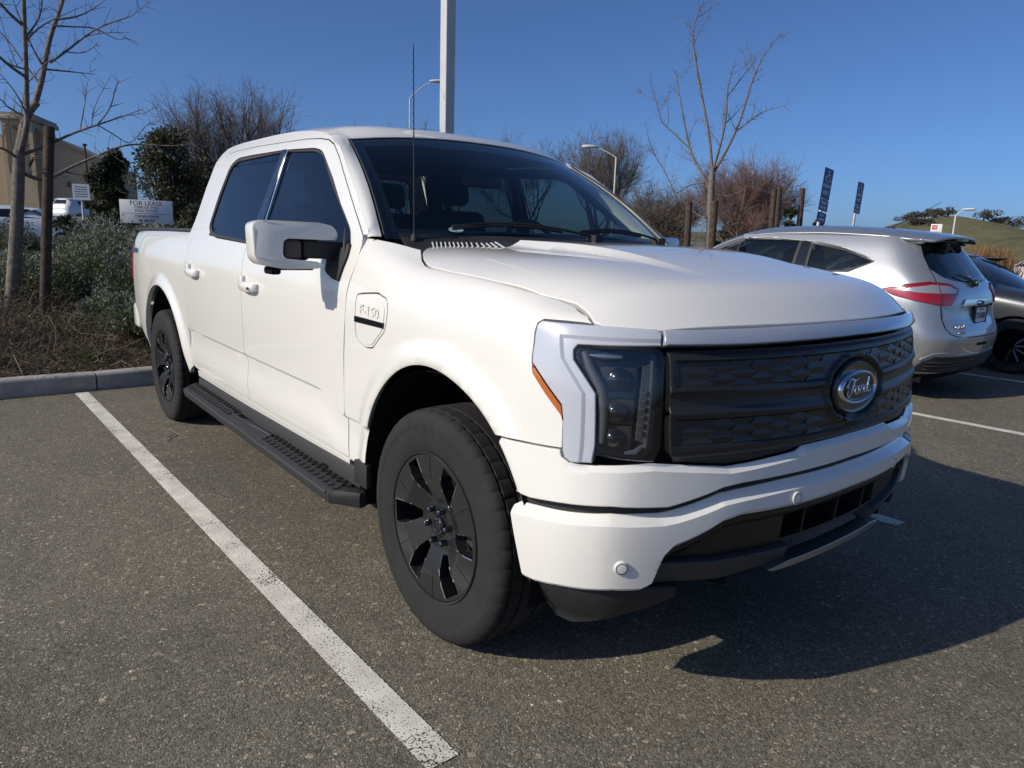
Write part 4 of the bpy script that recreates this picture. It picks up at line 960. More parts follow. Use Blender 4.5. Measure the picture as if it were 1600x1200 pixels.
def wheel(cx, cy, sgn, spin):
    zc = .4105
    def T(V, spin_=True):
        c, s = (math.cos(spin), math.sin(spin)) if spin_ else (1, 0)
        return [(cx+x*c-z*s, cy+y*sgn, zc+x*s+z*c) for x, y, z in V]
    fx = lambda F: F if sgn > 0 else [f[::-1] for f in F]
    # dished face with six swept openings
    OC = math.radians(57)                         # centre of the first opening
    def xloc(a, b):
        th = np.arctan2(b, a)-OC-math.radians(30)-math.radians(6); ph = (th+math.pi/6) % (math.pi/3)-math.pi/6
        return np.hypot(a, b)*np.cos(ph)
    def face(a, b):
        a = np.atleast_1d(np.asarray(a, float)); b = np.atleast_1d(np.asarray(b, float)); x_ = xloc(a, b)
        return np.c_[a, -.128+.036*np.clip((.168-x_)/.088, 0, 1), b]
    circ = [(.2585*math.cos(t), .2585*math.sin(t)) for t in np.linspace(0, 2*math.pi, 96, endpoint=False)]
    holes = []; ang = lambda k, d: OC+math.radians(60*k+d)
    OP = [(.104, -10), (.106, 4), (.150, 13), (.205, 17), (.246, 16), (.249, -4), (.205, -7), (.150, -11)]
    for k in range(6):
        big = k % 2 == 0
        h = [(r*math.cos(ang(k, d*(1 if big else .82))), r*math.sin(ang(k, d*(1 if big else .82)))) for r, d in OP]; holes.append(fillet(h, [.004]*8, 3))
    wl = []
    for k in range(6):
        for xr in (.168, .080): wl.append([(xr/math.cos(math.radians(q))*math.cos(OC+math.radians(60*k+36+q)), xr/math.cos(math.radians(q))*math.sin(OC+math.radians(60*k+36+q))) for q in np.linspace(-29, 29, 12)])
        wl.append([(r*math.cos(OC+math.radians(60*k+6)), r*math.sin(OC+math.radians(60*k+6))) for r in (.08, .10)])
    nf = lambda a, b: (lambda n: n/np.linalg.norm(n, axis=1)[:, None])(np.c_[-(face(a+.003, b)-face(a-.003, b))[:, 1]/.006*-1*-1, -np.ones(len(np.atleast_1d(a))), -(face(a, b+.003)-face(a, b-.003))[:, 1]/.006*-1*-1])
    def nf2(a, b):
        a = np.asarray(a, float); b = np.asarray(b, float); dyx = (face(a+.002, b)-face(a-.002, b))[:, 1]/.004; dyz = (face(a, b+.002)-face(a, b-.002))[:, 1]/.004
        n = np.c_[dyx, -np.ones_like(dyx), dyz]; return n/np.linalg.norm(n, axis=1)[:, None]
    w = panel('wheel', circ, face, M['rim'], truck, step=.009, thick=.045, bev=.002, gap=0, holes=holes, nfun=nf2, lines=wl)
    def place(o):
        c, s = math.cos(spin), math.sin(spin); mt = Matrix.Translation((cx, cy, zc)) @ Matrix.Rotation(-spin, 4, 'Y')
        if sgn < 0: mt = Matrix.Translation((cx, cy, zc)) @ Matrix.Diagonal((1, -1, 1, 1)) @ Matrix.Rotation(-spin, 4, 'Y')
        o.data.transform(mt)
        if sgn < 0: o.data.flip_normals()
        return o
    place(w)
    V, F = tyre_mesh(); V = [(x, y, max(z, .0015)) for x, y, z in T(V)]
    ty = mesh_obj('tyre', V, fx(F), M['rubber'], w, smooth=True, sharp=30)
    place(MB().lathe([(.262, -.128), (.2585, -.124), (.252, -.10), (.247, -.07), (.240, .11), (.255, .125)], 64, 'y').done('rim_barrel', M['rim'], w, smooth=50))
    place(MB().lathe([(.2585, -.118), (.2605, -.1305), (.2665, -.1320), (.2705, -.126), (.268, -.10)], 96, 'y').done('rim_lip', M['rim'], w, smooth=60))
    place(MB().lathe([(.0, -.020), (.175, -.020), (.175, .01), (0, .01)], 48, 'y').done('brake_disc', M['brake'], w, smooth=40))
    place(MB().box((.09, -.06, -.07), (.20, .02, .09)).done('brake_caliper', M['plastic2'], w, bevel=.012))
    place(MB().lathe([(.232, -.005), (.12, -.004), (.0, -.004)], 32, 'y').done('wheel_backing', M['gap'], w))
    place(MB().lathe([(.036, -.090), (.035, -.103), (.031, -.107), (.026, -.1055), (0, -.1065)], 32, 'y').done('centre_cap', M['gloss'], w, smooth=40))
    cr = place(MB().lathe([(.0215, -.1065), (.0205, -.1080), (.0190, -.1065)], 32, 'y').done('cap_ring', M['darkchrome'], w, smooth=60))
    for k in range(6):
        a = math.radians(60*k+8); x, z = .0645*math.cos(a), .0645*math.sin(a); mt = Matrix.Translation((x, 0, z))
        place(MB().lathe([(.0125, -.090), (.0115, -.112), (.009, -.118), (.004, -.121), (0, -.1212)], 6, 'y', mt).done('lug_nut', M['darkchrome'], w, bevel=.0012))
    # bright machined edges, a dark inner wall to each opening and a fine groove down each blade
    for k in range(6):
        q_ = 1 if k % 2 == 0 else .82
        for seg in ([(.150, -11), (.205, -7), (.247, -4)], [(.150, 13), (.205, 17)]):
            P = []
            for r, d in dens(seg+[seg[-1]], .02)[:-1] if False else seg:
                t = ang(k, d*q_)-(.0022/r)*(1 if d < 0 else -1); P.append((r*math.cos(t), float(face([r*math.cos(t)], [r*math.sin(t)])[0, 1])-.0006, r*math.sin(t)))
            place(MB().tube(P, .0017, 5).done('spoke_edge', M['rimcut'], w, smooth=60))
        t = ang(k, 36); P = [(r*math.cos(t), -.1284, r*math.sin(t)) for r in (.178, .256)]; place(MB().tube(P, .0010, 4).done('blade_groove', M['gap'], w))
    if sgn < 0: pass
    return w
for cx in (0, -3.696):
    wheel(cx, -.862, 1, 0 if cx == 0 else .35); wheel(cx, .862, -1, .4)
# ---- cabin seen through the glass
trim_o = [(-.80, 1.26), (-2.96, 1.30), (-2.93, 1.55), (-2.86, 1.80), (-2.80, 1.86), (-2.2, 1.875), (-1.5, 1.855), (-1.28, 1.815), (-1.10, 1.70), (-.86, 1.52), (-.72, 1.40)]
panel('cabin_trim', trim_o, offset(side_xyz, -.040), M['cabin'], truck, step=.06, thick=.004, gap=0, holes=[shrink(glF, .022), shrink(glR, .022)], mir=True)
MB().box((-1.02, -.80, .95), (-.55, .80, 1.375)).done('dashboard', M['cabin'], truck, bevel=.06, seg=4)
MB().box((-3.0, -.86, .50), (-.6, .86, .60)).done('cabin_floor', M['cabin'], truck)
def seat(x, y, w):
    s = MB().box((x-.25, y-w, .72), (x+.27, y+w, .98)).done('seat', M['seat'], truck, bevel=.06, seg=3)
    MB().box((-.08, -w, 0), (.08, w, .68), Matrix.Translation((x-.24, y, .92)) @ Matrix.Rotation(math.radians(-14), 4, 'Y')).done('backrest', M['seat'], s, bevel=.07, seg=3)
    MB().box((-.05, -.14, 0), (.05, .14, .19), Matrix.Translation((x-.40, y, 1.615)) @ Matrix.Rotation(math.radians(-10), 4, 'Y')).done('headrest', M['seat'], s, bevel=.045, seg=3)
    for q in (-.06, .06): MB().tube([(x-.38, y+q, 1.54), (x-.395, y+q, 1.65)], .007, 6).done('headrest_post', M['steel'], s)
for y in (-.42, .42): seat(-1.62, y, .25)
for y in (-.48, 0, .48): seat(-2.55, y, .24)
MB().box((-1.9, -.14, .60), (-1.0, .14, .98)).done('centre_console', M['cabin'], truck, bevel=.03)
_tor = Matrix.Translation((-1.14, .40, 1.345)) @ Matrix.Rotation(math.radians(65), 4, 'Y')
mb = MB(); mb.tube([tuple(_tor @ Vector((.185*math.cos(t), .185*math.sin(t), 0))) for t in np.linspace(0, 2*math.pi, 33)], .016, 8)
mb.tube([tuple(_tor @ Vector((0, -.18, 0))), tuple(_tor @ Vector((0, 0, -.03))), tuple(_tor @ Vector((0, .18, 0)))], .02, 8); mb.tube([tuple(_tor @ Vector((0, 0, -.03))), tuple(_tor @ Vector((.18, 0, 0)))], .018, 8); mb.lathe([(0, -.01), (.06, -.02), (.06, -.10), (.03, -.25)], 16, 'z', _tor)
mb.done('steering_wheel', M['cabin'], truck, smooth=50)
MB().box((-.02, -.125, -.035), (.015, .125, .035), Matrix.Translation((-1.13, .02, 1.70))).done('rear_view_mirror', M['cabin'], truck, bevel=.012, seg=3)
MB().box((-1.03, -.15, 1.02), (-.99, .13, 1.40)).done('centre_screen', M['gloss'], truck, bevel=.008)
MB().box((-2.90, -.70, 1.86), (-1.32, .70, 1.885)).done('headliner', M['seatg'], truck)
MB().box((-2.97, -.80, 1.0), (-2.93, .80, 1.42)).done('cab_back', M['cabin'], truck)
# rear window in the cab's back wall
rb_ = [(-.79, 1.39), (.79, 1.39), (.70, 1.84), (.62, 1.90), (-.62, 1.90), (-.70, 1.84)]
def backS(a, b):
    a = np.atleast_1d(np.asarray(a, float)); b = np.atleast_1d(np.asarray(b, float)); return np.c_[-3.045+(b-1.39)*.20+.03*(np.abs(a)/.8)**4, a, b]
panel('cab_rear_panel', [(-.93, .55), (.93, .55), (.93, 1.36), (.84, 1.60), (.735, 1.88), (.60, 1.925), (0, 1.945), (-.60, 1.925), (-.735, 1.88), (-.84, 1.60), (-.93, 1.36)], backS, M['white'], truck, step=.06, thick=.012, gap=0, holes=[fillet([(-.72, 1.42), (.72, 1.42), (.64, 1.82), (-.64, 1.82)], .05)], nfun=lambda a, b: np.c_[-np.ones(len(a)), 0*np.asarray(a), 0*np.asarray(a)+.1])
panel('rear_window', fillet([(-.73, 1.41), (.73, 1.41), (.65, 1.83), (-.65, 1.83)], .05), lambda a, b: backS(a, b)+np.array((.008, 0, 0)), M['tint'], truck, step=.08, thick=.004, gap=0, bev=.0005, nfun=lambda a, b: np.c_[-np.ones(len(a)), 0*np.asarray(a), 0*np.asarray(a)+.1])
# windscreen sticker
panel('windscreen_sticker', [(-.66+.035*math.cos(a), .065+.020*math.sin(a)) for a in np.linspace(0, 2*math.pi, 24, endpoint=False)], offset(ws_xyz, .002), M['sticker'], truck, step=.02, thick=.001, gap=0, bev=.0002)

# ================================================================ other cars (lofted bodies with cut windows)
def loft(levels, st):
    """levels: (z, x_rear, half width, x_front); st: contour stations from tail centre round to nose centre"""
    V = []
    for k, (a, b, w) in enumerate(st):
        V.append([((xr+a) if b is None else (xf+b), -w*hw, z) for z, xr, hw, xf in levels])
    V = np.array(V); zs = np.array([l[0] for l in levels])
    m = V[:, len(levels)//3, :2]; S = np.r_[0, np.cumsum(np.linalg.norm(np.diff(m, axis=0), axis=1))]
    # mirror the first stations so that the tail is smooth across the centre line
    W = V[3:0:-1].copy(); W[:, :, 1] *= -1; W2 = V[-2:-5:-1].copy(); W2[:, :, 1] *= -1
    T = Tensor(np.r_[-S[3:0:-1], S, 2*S[-1]-S[-2:-5:-1]], zs, np.concatenate([W, V, W2])); L = S[-1]
    def f(s, v):
        s = np.atleast_1d(np.asarray(s, float)); v = np.atleast_1d(np.asarray(v, float))
        P = T(np.abs(s), v); P[:, 1] *= np.where(s < 0, -1, 1); P[:, 2] = v
        return P
    xs = V[:, len(levels)//3, 0]
    return f, S, L
ST = [(0, None, 0), (.010, None, .35), (.035, None, .60), (.10, None, .80), (.21, None, .935), (.45, None, .992), (1.1, None, 1.0), (1.9, None, 1.0), (None, -1.1, .99), (None, -.55, .95), (None, -.25, .83), (None, -.08, .55), (None, 0, 0)]
class Car:
    """local frame: x forward from the tail, y to the car's left as negative, z up; mapped to the world by loc/rot"""
    def __init__(s, name, label, levels, loc, rotz, group=None):
        s.f, s.S, s.L = loft(levels, ST); s.lv = levels
        s.o = thing(name, label, 'car', loc, rotz, group)
        tab = np.linspace(0, s.L, 400); s.tab = tab
    def nrm(s, f):
        def nf(a, b):
            a = np.asarray(a, float); b = np.asarray(b, float); e = .004
            n = np.cross(f(a+e, b)-f(a-e, b), f(a, b+e)-f(a, b-e)); P = f(a, b); n /= np.linalg.norm(n, axis=1)[:, None]+1e-12
            C = np.c_[np.clip(P[:, 0], 1.2, 3.0), 0*P[:, 0], 0*P[:, 0]+.7]; sg = np.sign(np.einsum('ij,ij->i', n, P-C)); sg[sg == 0] = 1
            return n*sg[:, None]
        return nf
    def off(s, d, f=None):
        f = f or s.f; nf = s.nrm(f)
        return lambda a, b: f(a, b)+nf(np.atleast_1d(np.asarray(a, float)), np.atleast_1d(np.asarray(b, float)))*d
    def sx(s, x, z):
        """contour coordinate of the side point at local x, height z"""
        P = s.f(s.tab, np.full(400, z)); return float(np.interp(x, P[:, 0], s.tab))
    def side(s, pts): return [(s.sx(x, z), z) for x, z in pts]
    def panel(s, name, o, m, parent=None, d=0.0, f=None, **k):
        ff = s.off(d, f) if d else (f or s.f)
        return panel(name, o, ff, m, parent or s.o, nfun=s.nrm(ff), **k)
def simple_wheel(parent, x, y, z, r, w, sg, rimm):
    t = MB().lathe([(r*.62, -w*.42), (r*.66, -w*.5), (r*.9, -w*.5), (r*.98, -w*.38), (r, -w*.2), (r, w*.2), (r*.98, w*.38), (r*.9, w*.5), (r*.62, w*.45)], 40, 'y', Matrix.Translation((x, y, z))).done('wheel', M['rubber'], parent, smooth=40)
    mt = Matrix.Translation((x, y+sg*w*.40, z))
    mb = MB(); mb.lathe([(r*.64, 0), (r*.64, sg*.02), (r*.58, sg*.02), (r*.56, -sg*.03)], 40, 'y', mt)
    for k in range(10):
        a = 2*math.pi*k/10; mb.tube([tuple(mt @ Vector((.03*math.cos(a), sg*.012, .03*math.sin(a)))), tuple(mt @ Vector((r*.6*math.cos(a+.12), sg*.004, r*.6*math.sin(a+.12))))], r*.045, 5)
    mb.lathe([(r*.16, 0), (r*.15, sg*.022), (0, sg*.024)], 20, 'y', mt); mb.done('rim', rimm, t, smooth=40)
    MB().lathe([(r*.6, -sg*.04), (0, -sg*.04)], 24, 'y', mt).done('wheel_hub', M['gap'], t)
# ---- the silver hatchback
hb_lv = [(.20, .14, .80, 4.18), (.36, .05, .885, 4.32), (.52, .0, .915, 4.38), (.66, .0, .920, 4.36), (.80, .055, .920, 4.28), (.95, .075, .915, 4.10), (1.08, .11, .895, 3.62), (1.20, .19, .855, 3.30), (1.36, .31, .775, 2.98), (1.50, .41, .695, 2.66), (1.58, .47, .640, 2.40)]
hb = Car('hatchback_car', 'silver five-door hatchback with red and clear tail lamps parked beside the empty bay', hb_lv, (-.575, 5.80, 0), math.radians(180+1.5))
# in the car frame the visible side is y < 0 after the half-turn -> use +s for the far side, -s for the near one
def two(o): return [(-s, v) for s, v in o]
qL = hb.side([(1.02, 1.205), (1.40, 1.190), (1.47, 1.200), (1.50, 1.48), (1.10, 1.42), (.86, 1.335), (.80, 1.310)])
rwL = hb.side([(1.60, 1.180), (2.33, 1.150), (2.36, 1.500), (2.0, 1.515), (1.62, 1.500)])
fwL = hb.side([(2.46, 1.145), (3.25, 1.125), (3.22, 1.17), (2.90, 1.36), (2.66, 1.46), (2.48, 1.495)])
rgh = [(0, 1.135), (.45, 1.155), (.62, 1.190), (.74, 1.265), (.74, 1.38), (.70, 1.52), (0, 1.53)]
rg = [(-s, v) for s, v in rgh[1:-1]][::-1]+rgh[1:-1]
rg = fillet(rg, .03)
wsH = [(hb.L-.64, 1.20), (hb.L-.55, 1.50), (hb.L, 1.53), (hb.L, 1.13), (hb.L-.6, 1.13)]
top = 1.565
arh = lambda cx, r=.355, zc=.33: [(hb.sx(cx+r*math.cos(math.radians(a)), min(max(zc+r*math.sin(math.radians(a)), .2), 1.5)), zc+r*math.sin(math.radians(a))) for a in np.linspace(200, -20, 26)]
half = [(0, .30)]+[(.55, .28), (hb.sx(.35, .3), .26)]+arh(.90)[0:]+[(hb.sx(2.0, .24), .22)]+arh(3.55)+[(hb.L-.05, .25), (hb.L-.02, .9), (hb.L-.02, top)]
half = [(s, v) for s, v in half]
body_o = half+[(.30, top), (0, top)]
for sg in (1, -1):
    o = [(sg*s, v) for s, v in body_o]
    hl_ = [[(sg*s, v) for s, v in h] for h in (qL, rwL, fwL)]
    hl_.append([(sg*s, v) for s, v in rg if s >= 0]) if False else None
    hl_ = [h for h in hl_ if h]
    rg2 = [(sg*max(s, .004), v) for s, v in rgh]
    hb.panel('body_side', o, M['silver'], step=.05, thick=.02, bev=.002, gap=0, holes=hl_+[rg2])
    for nm, h in (('quarter_window', qL), ('rear_door_window', rwL), ('front_door_window', fwL)):
        g = [(sg*s, v) for s, v in h]
        w = hb.panel(nm, shrink(g, -.004), M['cglass'], d=-.006, step=.08, thick=.003, gap=0, bev=.0005)
        hb.panel('window_seal', shrink(g, -.008), M['plastic'], w, d=.002, step=.05, thick=.01, gap=0, holes=[shrink(g, .020)])
    # black pillars and bright line round the glass
    for pl in ([(1.475, 1.19), (1.595, 1.18), (1.61, 1.50), (1.505, 1.487)], [(2.335, 1.150), (2.455, 1.145), (2.475, 1.495), (2.365, 1.500)]):
        hb.panel('pillar_cover', [(sg*s, v) for s, v in hb.side(pl)], M['gloss'], d=.003, step=.05, thick=.008, gap=0)
    tr = [(.80, 1.31), (.86, 1.335), (1.10, 1.42), (1.50, 1.485), (2.0, 1.518), (2.36, 1.505), (2.66, 1.465), (2.90, 1.365), (3.24, 1.165)]
    pts = [tuple(hb.off(.006)([sg*s], [v])[0]) for s, v in hb.side([(a, b+.012) for a, b in dens(tr, .08)[:-1]])]
    pts = pts[:int(len(pts)*.52)] if False else [tuple(hb.off(.004)([sg*hb.sx(a, b+.012)], [b+.012])[0]) for a, b in zip(np.interp(np.linspace(0, 8, 50), range(9), [q[0] for q in tr]), np.interp(np.linspace(0, 8, 50), range(9), [q[1] for q in tr]))]
    MB().tube(pts, .008, 6).done('window_trim', M['steel'], hb.o, smooth=60)
    # tail lamps: red almond with a clear upper band
    tl_o = fillet([(sg*s, v) for s, v in ((.46, 1.077), (.60, 1.127), (.82, 1.142), (1.02, 1.117), (1.28, 1.057), (1.16, 1.007), (.98, 0.967), (.72, 0.927), (.60, 0.932))], .02)
    t = hb.panel('tail_lamp', tl_o, M['red'], d=.012, step=.03, thick=.03, gap=0, bev=.006)
    hb.panel('clear_band', fillet([(sg*s, v) for s, v in ((.515, 1.067), (.62, 1.104), (.80, 1.114), (.98, 1.087), (1.10, 1.054), (.95, 1.040), (.75, 1.034), (.55, 1.040))], .012), M['clearlens'], t, d=.017, step=.03, thick=.01, gap=0, bev=.003)
    hb.panel('lamp_seam', [(sg*s, v) for s, v in ((.742, 1.132), (.754, 1.132), (.748, 0.932), (.736, 0.932))], M['reddk'], t, d=.018, step=.03, thick=.008, gap=0)
    hb.panel('lamp_rim', fillet([(sg*s, v) for s, v in ((.46, 1.077), (.60, 1.127), (.82, 1.142), (1.02, 1.117), (1.28, 1.057), (1.10, 1.077), (.98, 1.100), (.82, 1.122), (.61, 1.110), (.52, 1.074))], .008), M['reddk'], t, d=.0145, step=.03, thick=.008, gap=0)
    # hatch shut line and bumper crease
    MB().tube([tuple(hb.off(.0005)([sg*s], [v])[0]) for s, v in ((.745, 1.265), (.735, 1.19), (.742, 1.135))], .0035, 5).done('shut_line', M['gap'], hb.o)
    MB().tube([tuple(hb.off(.0005)([sg*s], [v])[0]) for s, v in ((.735, .925), (.725, .80), (.715, .72), (.66, .665), (.56, .640), (.30, .628), (0, .625))], .0045, 5).done('shut_line', M['gap'], hb.o)
    hb.panel('bumper_insert', fillet([(sg*s, v) for s, v in ((.0, .43), (.80, .45), (.90, .40), (.96, .30), (.0, .27))], .03), M['plastic'], d=.010, step=.05, thick=.02, gap=0)
    for zz in (.33, .365, .40): MB().tube([tuple(hb.off(.013)([sg*s], [zz])[0]) for s in np.linspace(0, .86, 10)], .007, 5).done('bumper_rib', M['plastic2'], hb.o, smooth=60)
    MB().tube([tuple(hb.off(.004)([sg*s], [v])[0]) for s, v in ((.0, .455), (.45, .465), (.70, .490), (.82, .480), (.92, .42))], .007, 6).done('bumper_crease', M['silver'], hb.o, smooth=60)
hb.panel('rear_window', rg, M['cglass'], d=-.004, step=.08, thick=.003, gap=0, bev=.0005)
rgi = fillet([(-.56, 1.475), (.56, 1.475), (.60, 1.29), (.54, 1.215), (0, 1.178), (-.54, 1.215), (-.60, 1.29)], .04)
hb.panel('window_border', rg, M['gloss'], d=-.0055, step=.06, thick=.002, gap=0, holes=[rgi])
# roof, spoiler, aerial
def hroof(a, b):
    a = np.atleast_1d(np.asarray(a, float)); b = np.atleast_1d(np.asarray(b, float))
    return np.c_[a, b, 1.682-.060*((a-1.55)/1.0)**2-.060*np.clip((a-2.1)/.5, 0, 2)**2-.085*(np.abs(b)/.64)**3.5]
hb.panel('roof', fillet([(.44, -.60), (1.0, -.640), (1.9, -.650), (2.3, -.645), (2.7, -.655), (3.2, -.70), (3.22, -.64), (2.75, -.575), (2.44, -.52), (2.50, 0), (2.44, .52), (2.75, .575), (3.22, .64), (3.2, .70), (2.7, .655), (2.3, .645), (1.9, .650), (1.0, .640), (.44, .60)], .03), M['silver'], f=hroof, step=.06, thick=.05, gap=0, bev=.01)
hb.panel('windscreen', [(2.45, -.54), (2.75, -.585), (3.22, -.645), (3.32, 0), (3.22, .645), (2.75, .585), (2.45, .54), (2.51, 0)], M['cglass'], f=lambda a, b: hroof(a, b)-np.array((0, 0, .006)), step=.08, thick=.003, gap=0)
def spo(a, b):
    a = np.atleast_1d(np.asarray(a, float)); b = np.atleast_1d(np.asarray(b, float)); return np.c_[a+.05*(np.abs(b)/.6)**2, b, 1.682-.062*((a-1.55)/1.0)**2-.085*(np.abs(b)/.66)**3+.004-.10*np.clip(.45-a, 0, 1)**1.5]
hb.panel('roof_spoiler', fillet([(.30, -.56), (.50, -.63), (.62, -.63), (.62, .63), (.50, .63), (.30, .56), (.27, 0)], .04), M['silver'], f=spo, step=.05, thick=.022, gap=0, bev=.010)
MB().box((.29, -.16, 1.553), (.36, .16, 1.580)).done('brake_lamp', M['reddk'], hb.o, bevel=.006)
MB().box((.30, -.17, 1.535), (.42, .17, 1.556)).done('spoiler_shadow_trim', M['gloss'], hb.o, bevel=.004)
mb = MB(); mb.lathe([(0, .03), (.045, .02), (.06, 0)], 16, 'z', Matrix.Translation((.98, .12, 1.645)) @ Matrix.Diagonal((1.6, .7, 1, 1))); mb.tube([(.96, .12, 1.66), (.72, .12, 1.79), (.50, .12, 1.915)], [.007, .004, .003], 6)
mb.done('aerial', M['plastic'], hb.o, smooth=50)
# hatch furniture: chrome brow, badge, plate in its recess, lettering, wiper
P_ = lambda s, v, d=0: Vector(hb.off(d)([s], [v])[0]) if d else Vector(hb.f([s], [v])[0])
hb.panel('plate_brow', fillet([(-.37, .985), (.37, .985), (.42, .925), (.40, .905), (-.40, .905), (-.42, .925)], .015), M['chrome'], d=.016, step=.04, thick=.03, gap=0, bev=.006)
hb.panel('plate_recess', fillet([(-.385, .905), (.385, .905), (.33, .755), (-.33, .755)], .02), M['silver'], d=-.004, step=.05, thick=.004, gap=0)
pc = P_(0, .83, .012)
pl = MB().box((-.008, -.155, -.078), (.004, .155, .078), Matrix.Translation(pc)).done('licence_plate', M['signwhite'], hb.o, bevel=.004)
fr = MB(); 
for a, b, c, d in ((-.165, .165, .070, .088), (-.165, .165, -.088, -.070), (-.168, -.152, -.088, .088), (.152, .168, -.088, .088)): fr.box((-.014, a, c), (.006, b, d), Matrix.Translation(pc))
fr.done('plate_frame', M['plastic'], pl)
lettering('7TUH003', .082, M['ink'], pl, (pc.x-.0085, pc.y, pc.z-.012), (0, -1, 0), (0, 0, 1), .0015, .001, 'plate_number', xs=.80)
lettering('CALIFORNIA', .024, M['signred'], pl, (pc.x-.0085, pc.y, pc.z+.050), (0, -1, 0), (0, 0, 1), .001)
bd = P_(0, .945, .03); bmx = Matrix(((0, 0, -1, bd.x), (-1, 0, 0, bd.y), (0, 1, 0, bd.z), (0, 0, 0, 1)))
mesh_obj('badge', *ell_lathe([(.060, .026, -.01), (.058, .025, .004), (.052, .020, .006), (.050, .019, .003)], bmx), M['chrome'], hb.o, smooth=True, sharp=50)
mesh_obj('badge_field', *ell_lathe([(.050, .0195, .002), (.045, .016, .0045)], bmx), M['ink'], hb.o, smooth=True)
for tx, zz, sz, sv in (('C-MAX', .725, .052, .50), ('HYBRID', .672, .034, .50)):
    q2 = P_(-sv, zz, .006); lettering(tx, sz, M['chrome'], hb.o, q2, P_(-sv+.08, zz)-P_(-sv-.08, zz), (0, 0, 1), .003, .0005, 'tailgate_lettering', xs=1.1)
wb = P_(-.05, 1.125, .02); mb = MB(); mb.tube([wb, P_(-.18, 1.165, .03), P_(-.36, 1.205, .025)], [.022, .014, .008], 6); mb.lathe([(0, .0), (.035, .005), (.035, .04)], 14, 'x', Matrix.Translation(wb+Vector((-.03, 0, 0)))); mb.tube([P_(-.16, 1.150, .022), P_(-.40, 1.205, .016)], .010, 6); mb.done('rear_wiper', M['gloss'], hb.o, smooth=60)
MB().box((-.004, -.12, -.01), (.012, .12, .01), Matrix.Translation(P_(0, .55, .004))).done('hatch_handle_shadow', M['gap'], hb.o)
for x in (.90, 3.55):
    for sg in (-1, 1): simple_wheel(hb.o, x, sg*.80, .325, .325, .21, sg, M['steel'])
MB().box((.25, -.72, .18), (4.1, .72, .34)).done('underbody', M['gap'], hb.o)
MB().box((.45, -.80, .34), (3.7, .80, .90)).done('cabin_tub', M['cabin'], hb.o)
for x, y in ((2.05, .38), (2.05, -.38), (1.15, .40), (1.15, -.40), (1.15, 0)):
    s_ = MB().box((x-.10, y-.24, .8), (x+.04, y+.24, 1.24)).done('seat', M['seatg'], hb.o, bevel=.05, seg=3); MB().box((x-.12, y-.12, 1.25), (x-.02, y+.12, 1.42)).done('headrest', M['seatg'], s_, bevel=.04, seg=3)
hb.panel('headliner', [(.6, -.58), (2.4, -.58), (2.4, .58), (.6, .58)], M['signwhite'], f=lambda a, b: hroof(a, b)-np.array((0, 0, .06)), step=.2, thick=.005, gap=0)
# ---- dark car facing out, beyond the hatchback
dk_lv = [(.18, .10, .80, 4.42), (.34, .03, .88, 4.52), (.52, .0, .905, 4.55), (.68, .02, .905, 4.50), (.82, .06, .90, 4.36), (.94, .10, .88, 3.95), (1.04, .22, .84, 3.42), (1.16, .45, .79, 3.18), (1.30, .75, .71, 2.92), (1.40, 1.05, .63, 2.66)]
dk = Car('dark_car', 'dark grey car with dark multi-spoke wheels parked nose-out beyond the silver hatchback', dk_lv, (-4.42, 8.72, 0), math.radians(.5))
topd = 1.385
arc2 = lambda cx, r=.37, zc=.335: [(dk.sx(cx+r*math.cos(math.radians(a)), max(zc+r*math.sin(math.radians(a)), .2)), zc+r*math.sin(math.radians(a))) for a in np.linspace(200, -20, 24)]
hd_ = [(0, .28), (dk.sx(.4, .3), .25)]+arc2(.95)+[(dk.sx(2.0, .24), .21)]+arc2(3.52)+[(dk.L, .25), (dk.L, .93)]
whs = dk.side([(3.12, 1.045), (3.40, 1.02), (3.40, .95)])
s0 = dk.sx(3.38, 1.02)
dbody = hd_+[(s0+.05, .97), (s0-.03, 1.08), (dk.sx(2.96, 1.25), 1.25), (dk.sx(2.72, topd), topd), (0, topd)]
sw = dk.side([(1.0, 1.07), (3.02, 1.05), (2.78, 1.24), (2.56, 1.34), (1.6, 1.35), (1.2, 1.25)])
for sg in (1, -1):
    dk.panel('body_side', [(sg*s, v) for s, v in dbody], M['darkpaint'], step=.06, thick=.02, gap=0, holes=[[(sg*s, v) for s, v in sw]])
    dk.panel('side_window', [(sg*s, v) for s, v in shrink(sw, -.004)], M['tint'], d=-.004, step=.1, thick=.003, gap=0)
    simple_wheel(dk.o, .95, sg*.80, .335, .335, .22, sg, M['darkchrome']); simple_wheel(dk.o, 3.52, sg*.80, .335, .335, .22, sg, M['darkchrome'])
def dhood(a, b):
    a = np.atleast_1d(np.asarray(a, float)); b = np.atleast_1d(np.asarray(b, float)); return np.c_[a, b, 1.01-.10*np.clip((a-3.2)/1.2, 0, 2)**1.6-.05*(np.abs(b)/.8)**3]
dk.panel('hood', fillet([(3.22, -.80), (3.9, -.80), (4.3, -.66), (4.42, 0), (4.3, .66), (3.9, .80), (3.22, .80), (3.36, 0)], .05), M['darkpaint'], f=dhood, step=.06, thick=.03, gap=0, bev=.008)
def dws(a, b):
    a = np.atleast_1d(np.asarray(a, float)); b = np.atleast_1d(np.asarray(b, float)); w = .80-.20*b; return np.c_[3.40-.82*b-.16*np.abs(a)**2.2*(1-.3*b), a*w, 1.0+.42*b+.03*np.sin(np.pi*b)-.02*a**2]
dk.panel('windscreen', [(-1, 0), (1, 0), (1, 1), (-1, 1)], M['cglass'], f=dws, step=.08, thick=.003, gap=0)
def droof(a, b):
    a = np.atleast_1d(np.asarray(a, float)); b = np.atleast_1d(np.asarray(b, float)); return np.c_[a, b, 1.455-.05*((a-1.9)/.8)**2-.07*(np.abs(b)/.64)**3]
